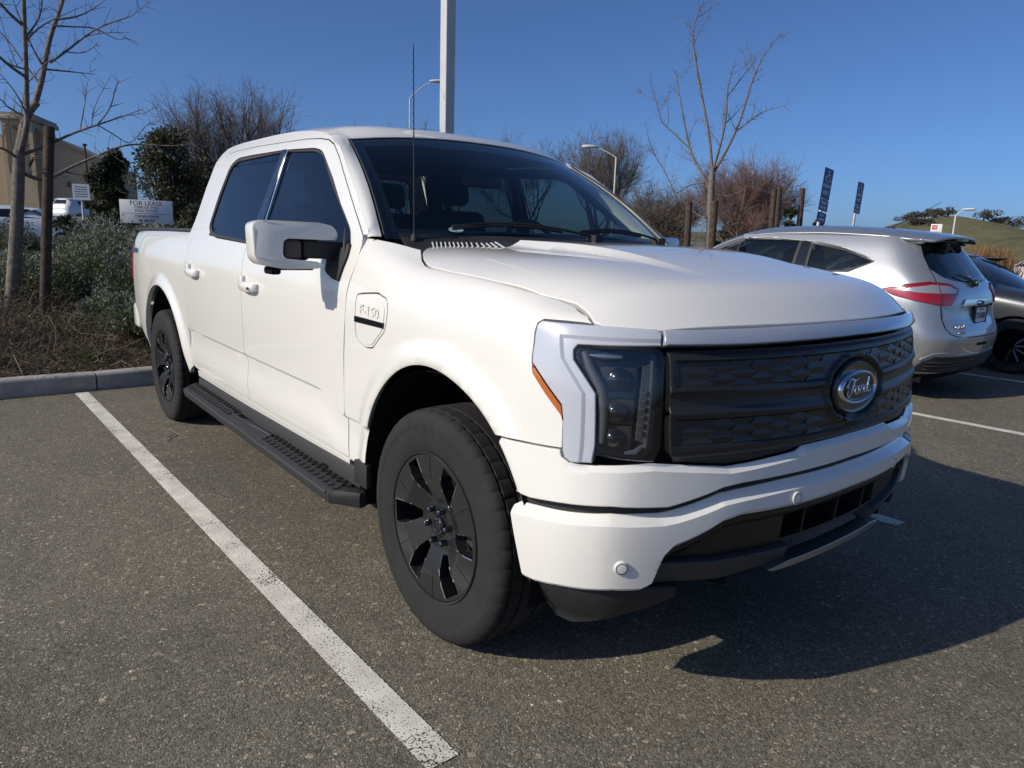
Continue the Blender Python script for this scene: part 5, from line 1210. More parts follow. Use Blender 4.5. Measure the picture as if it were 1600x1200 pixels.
dk.panel('roof', fillet([(.95, -.60), (2.0, -.65), (2.62, -.60), (2.66, 0), (2.62, .60), (2.0, .65), (.95, .60)], .05), M['darkpaint'], f=droof, step=.08, thick=.05, gap=0, bev=.01)
MB().box((.3, -.70, .18), (4.2, .70, .36)).done('underbody', M['gap'], dk.o); MB().box((.6, -.74, .36), (3.25, .74, .92)).done('cabin_tub', M['cabin'], dk.o)
for y in (-.38, .38): s_ = MB().box((2.0, y-.23, .8), (2.14, y+.23, 1.15)).done('seat', M['seat'], dk.o, bevel=.05)
# ---- far parked cars, simple lofts with glass and wheels
def far_car(name, label, loc, rotz, paint, kind='sedan', group=None):
    lv = hb_lv if kind == 'suv' else dk_lv
    c = Car(name, label, lv, loc, rotz, group); tp = 1.56 if kind == 'suv' else 1.385
    for sg in (1, -1):
        o = [(0, .30), (c.sx(.4, .3), .26), (c.sx(2, .24), .22), (c.L-.05, .25), (c.L, .9)]+([(c.L, tp)] if kind == 'suv' else [(s0, 1.0), (dk.sx(2.72, tp), tp)])+[(0, tp)]
        c.panel('body_side', [(sg*s, v) for s, v in o], paint, step=.15, thick=.02, gap=0)
        swx = [(1.0, 1.20), (3.0, 1.15), (2.62, 1.46), (1.0, 1.45)] if kind == 'suv' else [(1.0, 1.07), (3.02, 1.05), (2.56, 1.34), (1.3, 1.30)]
        c.panel('side_window', [(sg*s, v) for s, v in c.side(swx)], M['tint'], d=.006, step=.2, thick=.003, gap=0)
        for x in (.93, 3.53): simple_wheel(c.o, x, sg*.83, .33, .33, .2, sg, M['steel'])
    c.panel('rear_window', [(-.55, tp-.06), (.55, tp-.06), (.60, tp-.32), (-.60, tp-.32)], M['tint'], d=.006, step=.2, thick=.003, gap=0)
    if kind == 'suv': c.panel('roof', [(.44, -.62), (2.6, -.62), (2.7, 0), (2.6, .62), (.44, .62)], paint, f=hroof, step=.2, thick=.05, gap=0)
    else:
        c.panel('roof', [(.95, -.62), (2.62, -.62), (2.66, 0), (2.62, .62), (.95, .62)], paint, f=droof, step=.2, thick=.05, gap=0)
        c.panel('hood', [(3.22, -.80), (4.2, -.72), (4.42, 0), (4.2, .72), (3.22, .80), (3.36, 0)], paint, f=dhood, step=.2, thick=.03, gap=0)
        c.panel('windscreen', [(-1, 0), (1, 0), (1, 1), (-1, 1)], M['tint'], f=dws, step=.2, thick=.003, gap=0)
    return c

# ================================================================ setting
LOT = .0117                                   # the painted bays are turned a touch against the truck
def L2(x, y): return (x*math.cos(LOT)-y*math.sin(LOT), x*math.sin(LOT)+y*math.cos(LOT))
def structure(o): o['kind'] = 'structure'; return o
def stuff(o, label=None, cat=None):
    o['kind'] = 'stuff'
    if label: o['label'] = label; o['category'] = cat
    return o
_CM = cam.matrix_world.copy(); _CP = _CM.translation.copy(); _FP = 1111.26
def at(u, v, d):
    """the place at ground distance d (metres) along the sight line of photo point (u, v)"""
    r = _CM.to_3x3() @ Vector(((u-800)/_FP, -(v-600)/_FP, -1)); k = d/math.hypot(r.x, r.y)
    return _CP+r*k
def atz(u, d, z):
    """the place at distance d in the direction of column u on the level z"""
    p = at(u, 378+(u-800)*.0313, d); return Vector((p.x, p.y, z))
# ---- materials of the ground
def asphalt_mat():
    m, nt, b = _new('worn_asphalt'); N = nt.nodes.new; L = nt.links.new
    tc = N('ShaderNodeTexCoord')
    v1 = N('ShaderNodeTexVoronoi'); v1.inputs['Scale'].default_value = 185; L(tc.outputs['Object'], v1.inputs['Vector'])
    v2 = N('ShaderNodeTexVoronoi'); v2.inputs['Scale'].default_value = 62; L(tc.outputs['Object'], v2.inputs['Vector'])
    n1 = N('ShaderNodeTexNoise'); n1.inputs['Scale'].default_value = .55; n1.inputs['Detail'].default_value = 8; n1.inputs['Roughness'].default_value = .62; L(tc.outputs['Object'], n1.inputs['Vector'])
    n2 = N('ShaderNodeTexNoise'); n2.inputs['Scale'].default_value = 7; n2.inputs['Detail'].default_value = 6; L(tc.outputs['Object'], n2.inputs['Vector'])
    n3 = N('ShaderNodeTexNoise'); n3.inputs['Scale'].default_value = 260; n3.inputs['Detail'].default_value = 2; L(tc.outputs['Object'], n3.inputs['Vector'])
    s1 = N('ShaderNodeSeparateColor'); L(v1.outputs['Color'], s1.inputs[0])
    s2 = N('ShaderNodeSeparateColor'); L(v2.outputs['Color'], s2.inputs[0])
    # stone brightness: mostly dull, a few pale chips
    r1 = N('ShaderNodeValToRGB'); e = r1.color_ramp.elements; e[0].position = 0; e[0].color = (.075, .067, .051, 1); e[1].position = 1; e[1].color = (.56, .51, .41, 1)
    for p, c in ((.45, (.150, .136, .104, 1)), (.86, (.205, .186, .143, 1)), (.975, (.28, .255, .20, 1))): q = e.new(p); q.color = c
    L(s1.outputs[0], r1.inputs[0])
    r2 = N('ShaderNodeValToRGB'); e = r2.color_ramp.elements; e[0].position = 0; e[0].color = (.84, .84, .84, 1); e[1].position = 1; e[1].color = (2.2, 2.15, 2.0, 1)
    q = e.new(.55); q.color = (.95, .95, .95, 1); q = e.new(.975); q.color = (1.06, 1.06, 1.06, 1); L(s2.outputs[1], r2.inputs[0])
    mx = N('ShaderNodeMix'); mx.data_type = 'RGBA'; mx.blend_type = 'MULTIPLY'; mx.inputs[0].default_value = 1; L(r1.outputs[0], mx.inputs[6]); L(r2.outputs[0], mx.inputs[7])
    r3 = N('ShaderNodeValToRGB'); e = r3.color_ramp.elements; e[0].position = .28; e[0].color = (.74, .73, .74, 1); e[1].position = .72; e[1].color = (1.12, 1.11, 1.06, 1); L(n1.outputs[0], r3.inputs[0])
    m2 = N('ShaderNodeMix'); m2.data_type = 'RGBA'; m2.blend_type = 'MULTIPLY'; m2.inputs[0].default_value = 1; L(mx.outputs[2], m2.inputs[6]); L(r3.outputs[0], m2.inputs[7])
    r4 = N('ShaderNodeMapRange'); r4.inputs[1].default_value = .3; r4.inputs[2].default_value = .7; r4.inputs[3].default_value = .90; r4.inputs[4].default_value = 1.08; L(n2.outputs[0], r4.inputs[0])
    m3 = N('ShaderNodeVectorMath'); m3.operation = 'SCALE'; L(m2.outputs[2], m3.inputs[0]); L(r4.outputs[0], m3.inputs['Scale']); L(m3.outputs[0], b.inputs['Base Color'])
    b.inputs['Roughness'].default_value = .86; b.inputs['Specular IOR Level'].default_value = .35
    ad = N('ShaderNodeMath'); ad.operation = 'ADD'; L(v1.outputs['Distance'], ad.inputs[0]); L(n3.outputs[0], ad.inputs[1])
    bp = N('ShaderNodeBump'); bp.inputs['Strength'].default_value = .6; bp.inputs['Distance'].default_value = .004; bp.invert = True; L(ad.outputs[0], bp.inputs['Height']); L(bp.outputs[0], b.inputs['Normal'])
    return m
M['asphalt'] = asphalt_mat()
def paintline_mat():
    m = bpy.data.materials.new('worn_line_paint'); m.use_nodes = True; nt = m.node_tree; b = nt.nodes['Principled BSDF']; o = nt.nodes['Material Output']; N = nt.nodes.new; L = nt.links.new
    tc = N('ShaderNodeTexCoord'); nz = N('ShaderNodeTexNoise'); nz.inputs['Scale'].default_value = 9; nz.inputs['Detail'].default_value = 5; L(tc.outputs['Object'], nz.inputs['Vector'])
    mxv = N('ShaderNodeMix'); mxv.data_type = 'VECTOR'; mxv.inputs[0].default_value = .12; L(tc.outputs['Object'], mxv.inputs[4]); L(nz.outputs['Color'], mxv.inputs[5])
    vo = N('ShaderNodeTexVoronoi'); vo.feature = 'DISTANCE_TO_EDGE'; vo.inputs['Scale'].default_value = 26; L(mxv.outputs[1], vo.inputs['Vector'])
    n1 = N('ShaderNodeTexNoise'); n1.inputs['Scale'].default_value = 3.2; n1.inputs['Detail'].default_value = 4; L(tc.outputs['Object'], n1.inputs['Vector'])
    n2 = N('ShaderNodeTexNoise'); n2.inputs['Scale'].default_value = 130; n2.inputs['Detail'].default_value = 3; L(tc.outputs['Object'], n2.inputs['Vector'])
    th = N('ShaderNodeMapRange'); th.inputs[1].default_value = .30; th.inputs[2].default_value = .75; th.inputs[3].default_value = -.07; th.inputs[4].default_value = .065; L(n1.outputs[0], th.inputs[0])
    cr = N('ShaderNodeMath'); cr.operation = 'GREATER_THAN'; L(vo.outputs['Distance'], cr.inputs[0]); L(th.outputs[0], cr.inputs[1])
    t2 = N('ShaderNodeMapRange'); t2.inputs[1].default_value = .3; t2.inputs[2].default_value = .7; t2.inputs[3].default_value = .33; t2.inputs[4].default_value = .44; L(n1.outputs[0], t2.inputs[0])
    sp = N('ShaderNodeMath'); sp.operation = 'GREATER_THAN'; L(n2.outputs[0], sp.inputs[0]); L(t2.outputs[0], sp.inputs[1])
    # ragged long edges, in the strip's own width coordinate
    sx = N('ShaderNodeSeparateXYZ'); L(tc.outputs['Generated'], sx.inputs[0])
    a1 = N('ShaderNodeMath'); a1.operation = 'SUBTRACT'; a1.inputs[1].default_value = .5; L(sx.outputs[1], a1.inputs[0])
    a2 = N('ShaderNodeMath'); a2.operation = 'ABSOLUTE'; L(a1.outputs[0], a2.inputs[0])
    n4 = N('ShaderNodeTexNoise'); n4.inputs['Scale'].default_value = 60; n4.inputs['Detail'].default_value = 3; L(tc.outputs['Object'], n4.inputs['Vector'])
    a3 = N('ShaderNodeMapRange'); a3.inputs[3].default_value = .50; a3.inputs[4].default_value = .40; L(n4.outputs[0], a3.inputs[0])
    eg = N('ShaderNodeMath'); eg.operation = 'LESS_THAN'; L(a2.outputs[0], eg.inputs[0]); L(a3.outputs[0], eg.inputs[1])
    k1 = N('ShaderNodeMath'); k1.operation = 'MULTIPLY'; L(cr.outputs[0], k1.inputs[0]); L(sp.outputs[0], k1.inputs[1])
    k2 = N('ShaderNodeMath'); k2.operation = 'MULTIPLY'; L(k1.outputs[0], k2.inputs[0]); L(eg.outputs[0], k2.inputs[1])
    rm = N('ShaderNodeValToRGB'); e = rm.color_ramp.elements; e[0].position = .3; e[0].color = (.52, .49, .42, 1); e[1].position = .7; e[1].color = (.72, .69, .60, 1); L(nz.outputs[0], rm.inputs[0]); L(rm.outputs[0], b.inputs['Base Color'])
    b.inputs['Roughness'].default_value = .7
    bp = N('ShaderNodeBump'); bp.inputs['Strength'].default_value = .5; bp.inputs['Distance'].default_value = .003; L(n2.outputs[0], bp.inputs['Height']); L(bp.outputs[0], b.inputs['Normal'])
    tr = N('ShaderNodeBsdfTransparent'); ms = N('ShaderNodeMixShader'); L(k2.outputs[0], ms.inputs[0]); L(tr.outputs[0], ms.inputs[1]); L(b.outputs[0], ms.inputs[2]); L(ms.outputs[0], o.inputs[0])
    return m
M['line'] = paintline_mat()
def concrete_mat():
    m, nt, b = _new('kerb_concrete'); N = nt.nodes.new; L = nt.links.new; tc = N('ShaderNodeTexCoord')
    n = N('ShaderNodeTexNoise'); n.inputs['Scale'].default_value = 6; n.inputs['Detail'].default_value = 9; n.inputs['Roughness'].default_value = .7; L(tc.outputs['Object'], n.inputs['Vector'])
    r = N('ShaderNodeValToRGB'); e = r.color_ramp.elements; e[0].position = .3; e[0].color = (.20, .19, .175, 1); e[1].position = .72; e[1].color = (.40, .385, .35, 1); L(n.outputs[0], r.inputs[0]); L(r.outputs[0], b.inputs['Base Color'])
    b.inputs['Roughness'].default_value = .9
    n2 = N('ShaderNodeTexNoise'); n2.inputs['Scale'].default_value = 90; n2.inputs['Detail'].default_value = 4; L(tc.outputs['Object'], n2.inputs['Vector'])
    bp = N('ShaderNodeBump'); bp.inputs['Strength'].default_value = .5; bp.inputs['Distance'].default_value = .004; L(n2.outputs[0], bp.inputs['Height']); L(bp.outputs[0], b.inputs['Normal'])
    return m
M['concrete'] = concrete_mat()
def ramp_mat(name, scale, stops, rough=.9, bump=.6, bscale=None, dist=.01, detail=8):
    m, nt, b = _new(name); N = nt.nodes.new; L = nt.links.new; tc = N('ShaderNodeTexCoord')
    n = N('ShaderNodeTexNoise'); n.inputs['Scale'].default_value = scale; n.inputs['Detail'].default_value = detail; n.inputs['Roughness'].default_value = .65; L(tc.outputs['Object'], n.inputs['Vector'])
    r = N('ShaderNodeValToRGB'); e = r.color_ramp.elements; e[0].position = stops[0][0]; e[0].color = (*stops[0][1], 1); e[1].position = stops[-1][0]; e[1].color = (*stops[-1][1], 1)
    for p, c in stops[1:-1]: q = e.new(p); q.color = (*c, 1)
    L(n.outputs[0], r.inputs[0]); L(r.outputs[0], b.inputs['Base Color']); b.inputs['Roughness'].default_value = rough; b.inputs['Specular IOR Level'].default_value = .25
    n2 = N('ShaderNodeTexNoise'); n2.inputs['Scale'].default_value = bscale or scale*6; n2.inputs['Detail'].default_value = 5; L(tc.outputs['Object'], n2.inputs['Vector'])
    bp = N('ShaderNodeBump'); bp.inputs['Strength'].default_value = bump; bp.inputs['Distance'].default_value = dist; L(n2.outputs[0], bp.inputs['Height']); L(bp.outputs[0], b.inputs['Normal'])
    return m
def leaf_mat(name, cols, rough=.6, trans=.25):
    """per-leaf random colour"""
    m = bpy.data.materials.new(name); m.use_nodes = True; nt = m.node_tree; b = nt.nodes['Principled BSDF']; o = nt.nodes['Material Output']; N = nt.nodes.new; L = nt.links.new
    g = N('ShaderNodeNewGeometry'); r = N('ShaderNodeValToRGB'); e = r.color_ramp.elements
    e[0].position = 0; e[0].color = (*cols[0], 1); e[1].position = 1; e[1].color = (*cols[-1], 1)
    for i, c in enumerate(cols[1:-1]): q = e.new((i+1)/(len(cols)-1)); q.color = (*c, 1)
    L(g.outputs['Random Per Island'], r.inputs[0]); L(r.outputs[0], b.inputs['Base Color']); b.inputs['Roughness'].default_value = rough; b.inputs['Specular IOR Level'].default_value = .3
    if trans:
        t = N('ShaderNodeBsdfTranslucent'); L(r.outputs[0], t.inputs[0]); ms = N('ShaderNodeMixShader'); ms.inputs[0].default_value = trans; L(b.outputs[0], ms.inputs[1]); L(t.outputs[0], ms.inputs[2]); L(ms.outputs[0], o.inputs[0])
    return m
M['soil'] = ramp_mat('bark_mulch_soil', 14, [(.3, (.030, .021, .015)), (.5, (.075, .052, .036)), (.75, (.15, .108, .075))], bump=1.0, dist=.03)
M['grass'] = ramp_mat('hazy_hill_grass', .06, [(.32, (.060, .060, .032)), (.45, (.095, .092, .048)), (.55, (.115, .108, .058)), (.68, (.150, .130, .080))], bump=.6, bscale=.6, dist=1.0)  # brown-grey grass tone with the far hill's haze painted in
M['farland'] = ramp_mat('far_ground', .12, [(.3, (.055, .066, .028)), (.6, (.085, .080, .045)), (.8, (.12, .10, .065))], bump=.3)
M['bark'] = ramp_mat('grey_bark', 18, [(.3, (.085, .072, .060)), (.6, (.19, .165, .14)), (.8, (.27, .24, .21))], bump=.8, dist=.006)
M['barkd'] = ramp_mat('dark_bark', 14, [(.3, (.028, .022, .018)), (.7, (.085, .068, .055))], bump=.8, dist=.01)
M['twig'] = ramp_mat('twig_bark', 8, [(.3, (.10, .082, .068)), (.7, (.20, .165, .14))], bump=.1)
M['twigred'] = ramp_mat('red_brown_twigs', 3, [(.3, (.13, .078, .064)), (.7, (.25, .165, .14))], bump=.1)
M['twigd'] = ramp_mat('dark_twigs', 3, [(.3, (.040, .032, .027)), (.7, (.085, .068, .055))], bump=.1)
M['wood'] = ramp_mat('weathered_stake', 11, [(.3, (.030, .022, .017)), (.7, (.095, .070, .052))], bump=.9, dist=.006)
M['leafsage'] = leaf_mat('grey_green_leaves', [(.052, .070, .030), (.100, .128, .060), (.165, .188, .105), (.24, .25, .165)], trans=.15)
M['flower'] = leaf_mat('pale_lilac_flowers', [(.15, .155, .15), (.22, .22, .225), (.30, .30, .30)], trans=.2)
M['leafgreen'] = leaf_mat('bright_weed_leaves', [(.045, .062, .016), (.075, .095, .026), (.11, .12, .045)])
M['leafdark'] = leaf_mat('dark_evergreen_leaves', [(.014, .024, .010), (.030, .046, .018), (.055, .072, .030)], trans=.15)
M['leafolive'] = leaf_mat('olive_tree_leaves', [(.030, .037, .017), (.060, .066, .030), (.105, .098, .054)], trans=.2)
M['leafdry'] = leaf_mat('dry_olive_leaves', [(.050, .050, .024), (.085, .085, .040), (.13, .118, .062)], trans=.2)
M['leafbrown'] = leaf_mat('brown_dry_leaves', [(.045, .030, .020), (.080, .055, .036), (.12, .088, .060)], trans=.15)
M['leafhaze'] = leaf_mat('hazy_oak_leaves', [(.055, .055, .038), (.080, .076, .052), (.11, .10, .075)], trans=.1)  # distance haze put into the leaf colour: lighter and greyer
M['straw'] = leaf_mat('orange_straw', [(.20, .105, .042), (.33, .185, .080), (.44, .27, .13)], trans=.2)
M['drystick'] = leaf_mat('dry_sticks', [(.060, .045, .033), (.12, .092, .068), (.24, .19, .14)], trans=0)
M['chips'] = leaf_mat('bark_chips', [(.035, .023, .016), (.085, .056, .038), (.16, .11, .075)], trans=0)
M['stucco'] = ramp_mat('tan_stucco', 2.0, [(.3, (.38, .30, .20)), (.7, (.44, .35, .235))], bump=.2)
M['stucco2'] = ramp_mat('dark_tan_stucco', 2.0, [(.3, (.155, .122, .088)), (.7, (.19, .15, .108))], bump=.2)
M['trimtan'] = mat('tan_trim', (.30, .26, .19), .7)
M['awning'] = mat('grey_awning', (.10, .10, .11), .7)
# ---- ground sheets
def sheet(name, x0, y0, x1, y1, z, m, nx=1, ny=1, rot=True, hf=None):
    V = []; F = []
    for i in range(nx+1):
        for j in range(ny+1):
            x, y = x0+(x1-x0)*i/nx, y0+(y1-y0)*j/ny; q = L2(x, y) if rot else (x, y); V.append((q[0], q[1], z+(hf(x, y) if hf else 0)))
    for i in range(nx):
        for j in range(ny): a = i*(ny+1)+j; F.append((a, a+ny+1, a+ny+2, a+1))
    return mesh_obj(name, V, F, m, smooth=hf is not None)
structure(sheet('ground', -3000, -3000, 3000, 3000, -.06, M['farland']))
structure(sheet('parking_lot', -5.10, -45, 45, 45, 0, M['asphalt']))
structure(sheet('service_road', -34, -45, -13.2, 60, .5, M['asphalt']))
Y1, BW = -1.312, 2.881
for k in range(-3, 8):
    y = Y1+k*BW; me = bpy.data.meshes.new('bay_line'); x0, x1 = -5.03, .551; n = 24
    V = [(x0+(x1-x0)*i/n, sy*.056, 0) for i in range(n+1) for sy in (-1, 1)]; F = [(2*i, 2*i+2, 2*i+3, 2*i+1) for i in range(n)]
    o = mesh_obj('bay_line', V, F, M['line']); q = L2(0, y); o.location = (q[0], q[1], .004); o.rotation_euler.z = LOT; structure(o)
# kerb of separate stones
kroot = structure(sheet('kerb', -5.25, -45, -5.094, 45, .02, M['concrete']))
j0 = -1.180                                  # joint seen beside the bay line
kpr = [(-5.094, 0), (-5.100, .118), (-5.108, .136), (-5.124, .147), (-5.145, .150), (-5.235, .150), (-5.245, .142), (-5.25, .0)]
rk = random.Random(3)
for k in range(-5, 6):
    ya, yb = j0+k*3.05+.006, j0+(k+1)*3.05-.006; V = []; F = []; n = 10; dz = rk.uniform(-.003, .003)
    for i in range(n+1):
        y = ya+(yb-ya)*i/n; e = .006 if i in (0, n) else 0
        for x, z in kpr: q = L2(x-(e if x > -5.2 else 0), y); V.append((q[0]+rk.uniform(-.0012, .0012), q[1], max(0, z-e*(z > .05))+dz*(z > .05)))
    m_ = len(kpr)
    for i in range(n):
        for j in range(m_-1): a = i*m_+j; F.append((a, a+1, a+m_+1, a+m_))
    F.append(tuple(range(m_-1, -1, -1))); F.append(tuple(range(n*m_, (n+1)*m_)))
    mesh_obj('kerb_stone', V, F, M['concrete'], kroot, smooth=True, sharp=40)
# planting bed: a mound behind the kerb
def bedz(x, y):
    t = -5.25-x
    return float(np.interp(t, [0, .4, 1.2, 2.1, 3.8, 5.5, 7.2, 8.2], [.115, .17, .33, .50, .62, .60, .55, .48]))+.03*math.sin(x*3.1+y*1.7)*math.sin(y*2.3-x)*min(1, t*2)+.02*math.sin(7*x+3*y)*math.cos(5*y)*min(1, t*2)
structure(sheet('planting_bed', -13.45, -30, -5.235, 30, 0, M['soil'], 60, 220, hf=bedz))
# ---- far hills
def hillz(x, y):
    z = 0
    for (u, d, h, ra, rb, rot) in HILLS:
        c = atz(u, d, 0); dx, dy = x-c.x, y-c.y; a = math.radians(rot); p, q = dx*math.cos(a)+dy*math.sin(a), -dx*math.sin(a)+dy*math.cos(a)
        z += h*math.exp(-(p/ra)**2-(q/rb)**2)
    return z+1.2*math.sin(x*.045)*math.cos(y*.037)+.8*math.sin(x*.11+y*.07)+.5*math.sin(x*.23-y*.19)*math.cos(y*.31)
HILLS = [(1462, 430, 9.5, 26, 34, 0), (1640, 440, 9.0, 70, 70, 0), (1450, 450, 6.0, 45, 60, 0), (1180, 440, 8, 60, 60, 0), (1900, 420, 10, 70, 60, 0), (900, 460, 6, 120, 80, 30), (225, 420, 15, 40, 60, 0), (-100, 480, 7, 100, 60, 0)]
def hills():
    V = []; F = []; na, nr = 150, 26
    for i in range(na+1):
        u = -700+i*(3100/na)
        ang = at(u, 378+(u-800)*.0313, 1.0)-_CP; dx, dy = ang.x, ang.y; l = math.hypot(dx, dy); dx /= l; dy /= l
        for j in range(nr+1):
            d = 210+j*(560/nr); x, y = _CP.x+dx*d, _CP.y+dy*d; V.append((x, y, -1.0+max(-.5, hillz(x, y))*min(1, j/4)))
    for i in range(na):
        for j in range(nr): a = i*(nr+1)+j; F.append((a, a+1, a+nr+2, a+nr+1))
    o = mesh_obj('hills', V, F, M['grass'], smooth=True); return structure(o)
hills()

# ================================================================ plants
def fast_mesh(name, V, Q, m, parent=None):
    """V (n,3) floats, Q (k,4) or (k,3) ints"""
    V = np.asarray(V, np.float32); Q = np.asarray(Q, np.int32); k = Q.shape[1]
    me = bpy.data.meshes.new(name); me.vertices.add(len(V)); me.vertices.foreach_set('co', V.ravel())
    me.loops.add(Q.size); me.loops.foreach_set('vertex_index', Q.ravel()); me.polygons.add(len(Q))
    me.polygons.foreach_set('loop_start', np.arange(0, Q.size, k, dtype=np.int32)); me.update(calc_edges=True); me.validate()
    me.materials.append(m)
    return link(bpy.data.objects.new(name, me), parent)
def leaf_quads(C, D, ln, wd, rng, cup=.0):
    """narrow leaves at C pointing along D"""
    n = len(C); D = D/(np.linalg.norm(D, axis=1)[:, None]+1e-9); r = rng.normal(size=(n, 3)); S = np.cross(D, r); S /= np.linalg.norm(S, axis=1)[:, None]+1e-9
    ln = np.broadcast_to(ln, (n,))[:, None]; wd = np.broadcast_to(wd, (n,))[:, None]
    a = C-S*wd*.25; b = C+S*wd*.25; m1 = C+D*ln*.55+S*wd*.5; m0 = C+D*ln*.55-S*wd*.5; t = C+D*ln
    V = np.stack([C, m0, t, m1], 1).reshape(-1, 3); Q = np.arange(4*n).reshape(n, 4)
    return V, Q
def sticks(P0, P1, r, rng, bend=.1):
    """thin three-sided sticks, bent once"""
    n = len(P0); d = P1-P0; L_ = np.linalg.norm(d, axis=1)[:, None]; d /= L_+1e-9
    s = np.cross(d, rng.normal(size=(n, 3))); s /= np.linalg.norm(s, axis=1)[:, None]+1e-9; t = np.cross(d, s)
    M_ = (P0+P1)/2+rng.normal(size=(n, 3))*bend*L_; r = np.broadcast_to(r, (n,))[:, None]
    rings = []
    for c, k in ((P0, 1.0), (M_, .8), (P1, .35)):
        for a in (0, 2.094, 4.189): rings.append(c+(s*math.cos(a)+t*math.sin(a))*r*k)
    V = np.stack(rings, 1).reshape(-1, 3); q = []
    for i in (0, 3):
        for a in range(3): b = (a+1) % 3; q.append((i+a, i+b, i+3+b, i+3+a))
    Q = (np.array(q)[None]+(np.arange(n)*9)[:, None, None]).reshape(-1, 4)
    return V, Q
rg_ = np.random.default_rng(11)
def lotP(x, y): c, s = math.cos(LOT), math.sin(LOT); return np.c_[x*c-y*s, x*s+y*c]
bz = np.vectorize(bedz)
# ---- the bank of grey-green flowering shrubs
shr = []
for i in range(64):
    x = rg_.uniform(-10.9, -7.2); y = rg_.uniform(-7.0, 5.5); 
    if x > -7.9 and -2.9 < y < -.55: continue          # clear ground round the young tree
    shr.append((x, y, rg_.uniform(.45, .75), rg_.uniform(.62, .88)*(1.0 if x < -8.2 else .8)))
for i in range(18): shr.append((rg_.uniform(-8.4, -6.9), rg_.uniform(-.55, 3.0), rg_.uniform(.35, .55), rg_.uniform(.45, .66)))
for i in range(16): shr.append((rg_.uniform(-6.95, -6.1), rg_.uniform(-.75, 2.6), rg_.uniform(.26, .42), rg_.uniform(.28, .46)))
for i in range(34): shr.append((rg_.uniform(-10.6, -6.6), rg_.uniform(5.5, 20.0), rg_.uniform(.45, .75), rg_.uniform(.5, .8)))
C_, D_ = [], []; FC, FD = [], []; SP0, SP1 = [], []
for (x, y, r, h) in shr:
    near = -3.2 < y < 2.6; n = 5200 if near else 1300
    d = rg_.normal(size=(n, 3)); d /= np.linalg.norm(d, axis=1)[:, None]; d[:, 2] = np.abs(d[:, 2])
    lump = 1+.16*np.sin(d[:, 0]*7+x*5)*np.sin(d[:, 1]*8+y*3)+.10*np.sin(d[:, 2]*11+d[:, 0]*9)
    k = (rg_.uniform(.25, 1, n)**.42)*lump
    xy = lotP(np.array([x]), np.array([y]))[0]; z0 = bedz(x, y)
    P = np.c_[xy[0]+d[:, 0]*r*k, xy[1]+d[:, 1]*r*k, z0+.03+d[:, 2]*h*k]
    C_.append(P); dd = d*.7+rg_.normal(size=(n, 3))*.55; dd[:, 2] += .55; D_.append(dd)
    top = np.argsort(-(k+d[:, 2]*.25))[:n//9]; pick = rg_.choice(top, size=n//(27 if near else 50), replace=False)
    for q in pick:
        c = P[q]; m_ = 5; FC.append(c+rg_.normal(size=(m_, 3))*.012+np.array((0, 0, .012))); FD.append(rg_.normal(size=(m_, 3))+np.array((0, 0, .8)))
    ns = 60 if near else 10; sd = d[:ns]; SP0.append(np.repeat([[xy[0], xy[1], z0]], ns, 0)+rg_.normal(size=(ns, 3))*np.array((.08, .08, .01))); SP1.append(np.c_[xy[0]+sd[:, 0]*r*.95, xy[1]+sd[:, 1]*r*.95, z0+sd[:, 2]*h*.95])
C_ = np.concatenate(C_); D_ = np.concatenate(D_)
V, Q = leaf_quads(C_, D_, rg_.uniform(.030, .062, len(C_)), rg_.uniform(.010, .020, len(C_)), rg_)
sb = stuff(fast_mesh('shrub_bank', V, Q, M['leafsage']), 'dense bank of grey-green flowering shrubs behind the kerb', 'shrubs')
FC = np.concatenate(FC); FD = np.concatenate(FD); V, Q = leaf_quads(FC, FD, .018, .016, rg_)
stuff(fast_mesh('blossom', V, Q, M['flower'], sb))
SP0 = np.concatenate(SP0); SP1 = np.concatenate(SP1); V, Q = sticks(SP0, SP1, .005, rg_); stuff(fast_mesh('stems', V, Q, M['drystick'], sb))
# ---- bark chips, dry sticks and weeds on the near bed
n = 15000; x = rg_.uniform(-8.6, -5.27, n); y = rg_.uniform(-6, 5, n); P = np.c_[lotP(x, y), bz(x, y)+.006]
d = rg_.normal(size=(n, 3)); d[:, 2] *= .35; V, Q = leaf_quads(P, d, rg_.uniform(.02, .07, n), rg_.uniform(.012, .03, n), rg_); mu = stuff(fast_mesh('bark_mulch', V, Q, M['chips']), 'loose brown bark mulch strewn over the bed behind the kerb', 'mulch')
n = 9000; x = rg_.uniform(-7.6, -5.32, n); y = rg_.uniform(-5, 4.2, n)
m_ = (np.sin(x*2.3+y*1.9)+np.sin(y*3.1-x)) > -.9; x, y = x[m_], y[m_]; n = len(x); P = np.c_[lotP(x, y), bz(x, y)]
hh = rg_.uniform(.04, .26, n)*np.clip((-5.25-x)/.9, .25, 1); e = P+np.c_[rg_.normal(size=(n, 2))*.16, hh]
V, Q = sticks(P, e, rg_.uniform(.0018, .0042, n), rg_, .22); dg = stuff(fast_mesh('dry_groundcover', V, Q, M['drystick']), 'tangle of dry brown stems covering the bed edge by the kerb', 'ground cover')
n = 26000; x = rg_.uniform(-7.5, -5.30, n); y = rg_.uniform(-5, 4.2, n); m_ = (np.sin(x*2.3+y*1.9)+np.sin(y*3.1-x)) > -.5; x, y = x[m_], y[m_]; n = len(x)
P = np.c_[lotP(x, y), bz(x, y)+rg_.uniform(.02, .24, n)*np.clip((-5.25-x)/1.2, .15, 1)]; d = rg_.normal(size=(n, 3)); d[:, 2] += .3
V, Q = leaf_quads(P, d, rg_.uniform(.012, .035, n), rg_.uniform(.006, .012, n), rg_); stuff(fast_mesh('dry_leaf', V, Q, M['leafdry'], dg))
cl = []
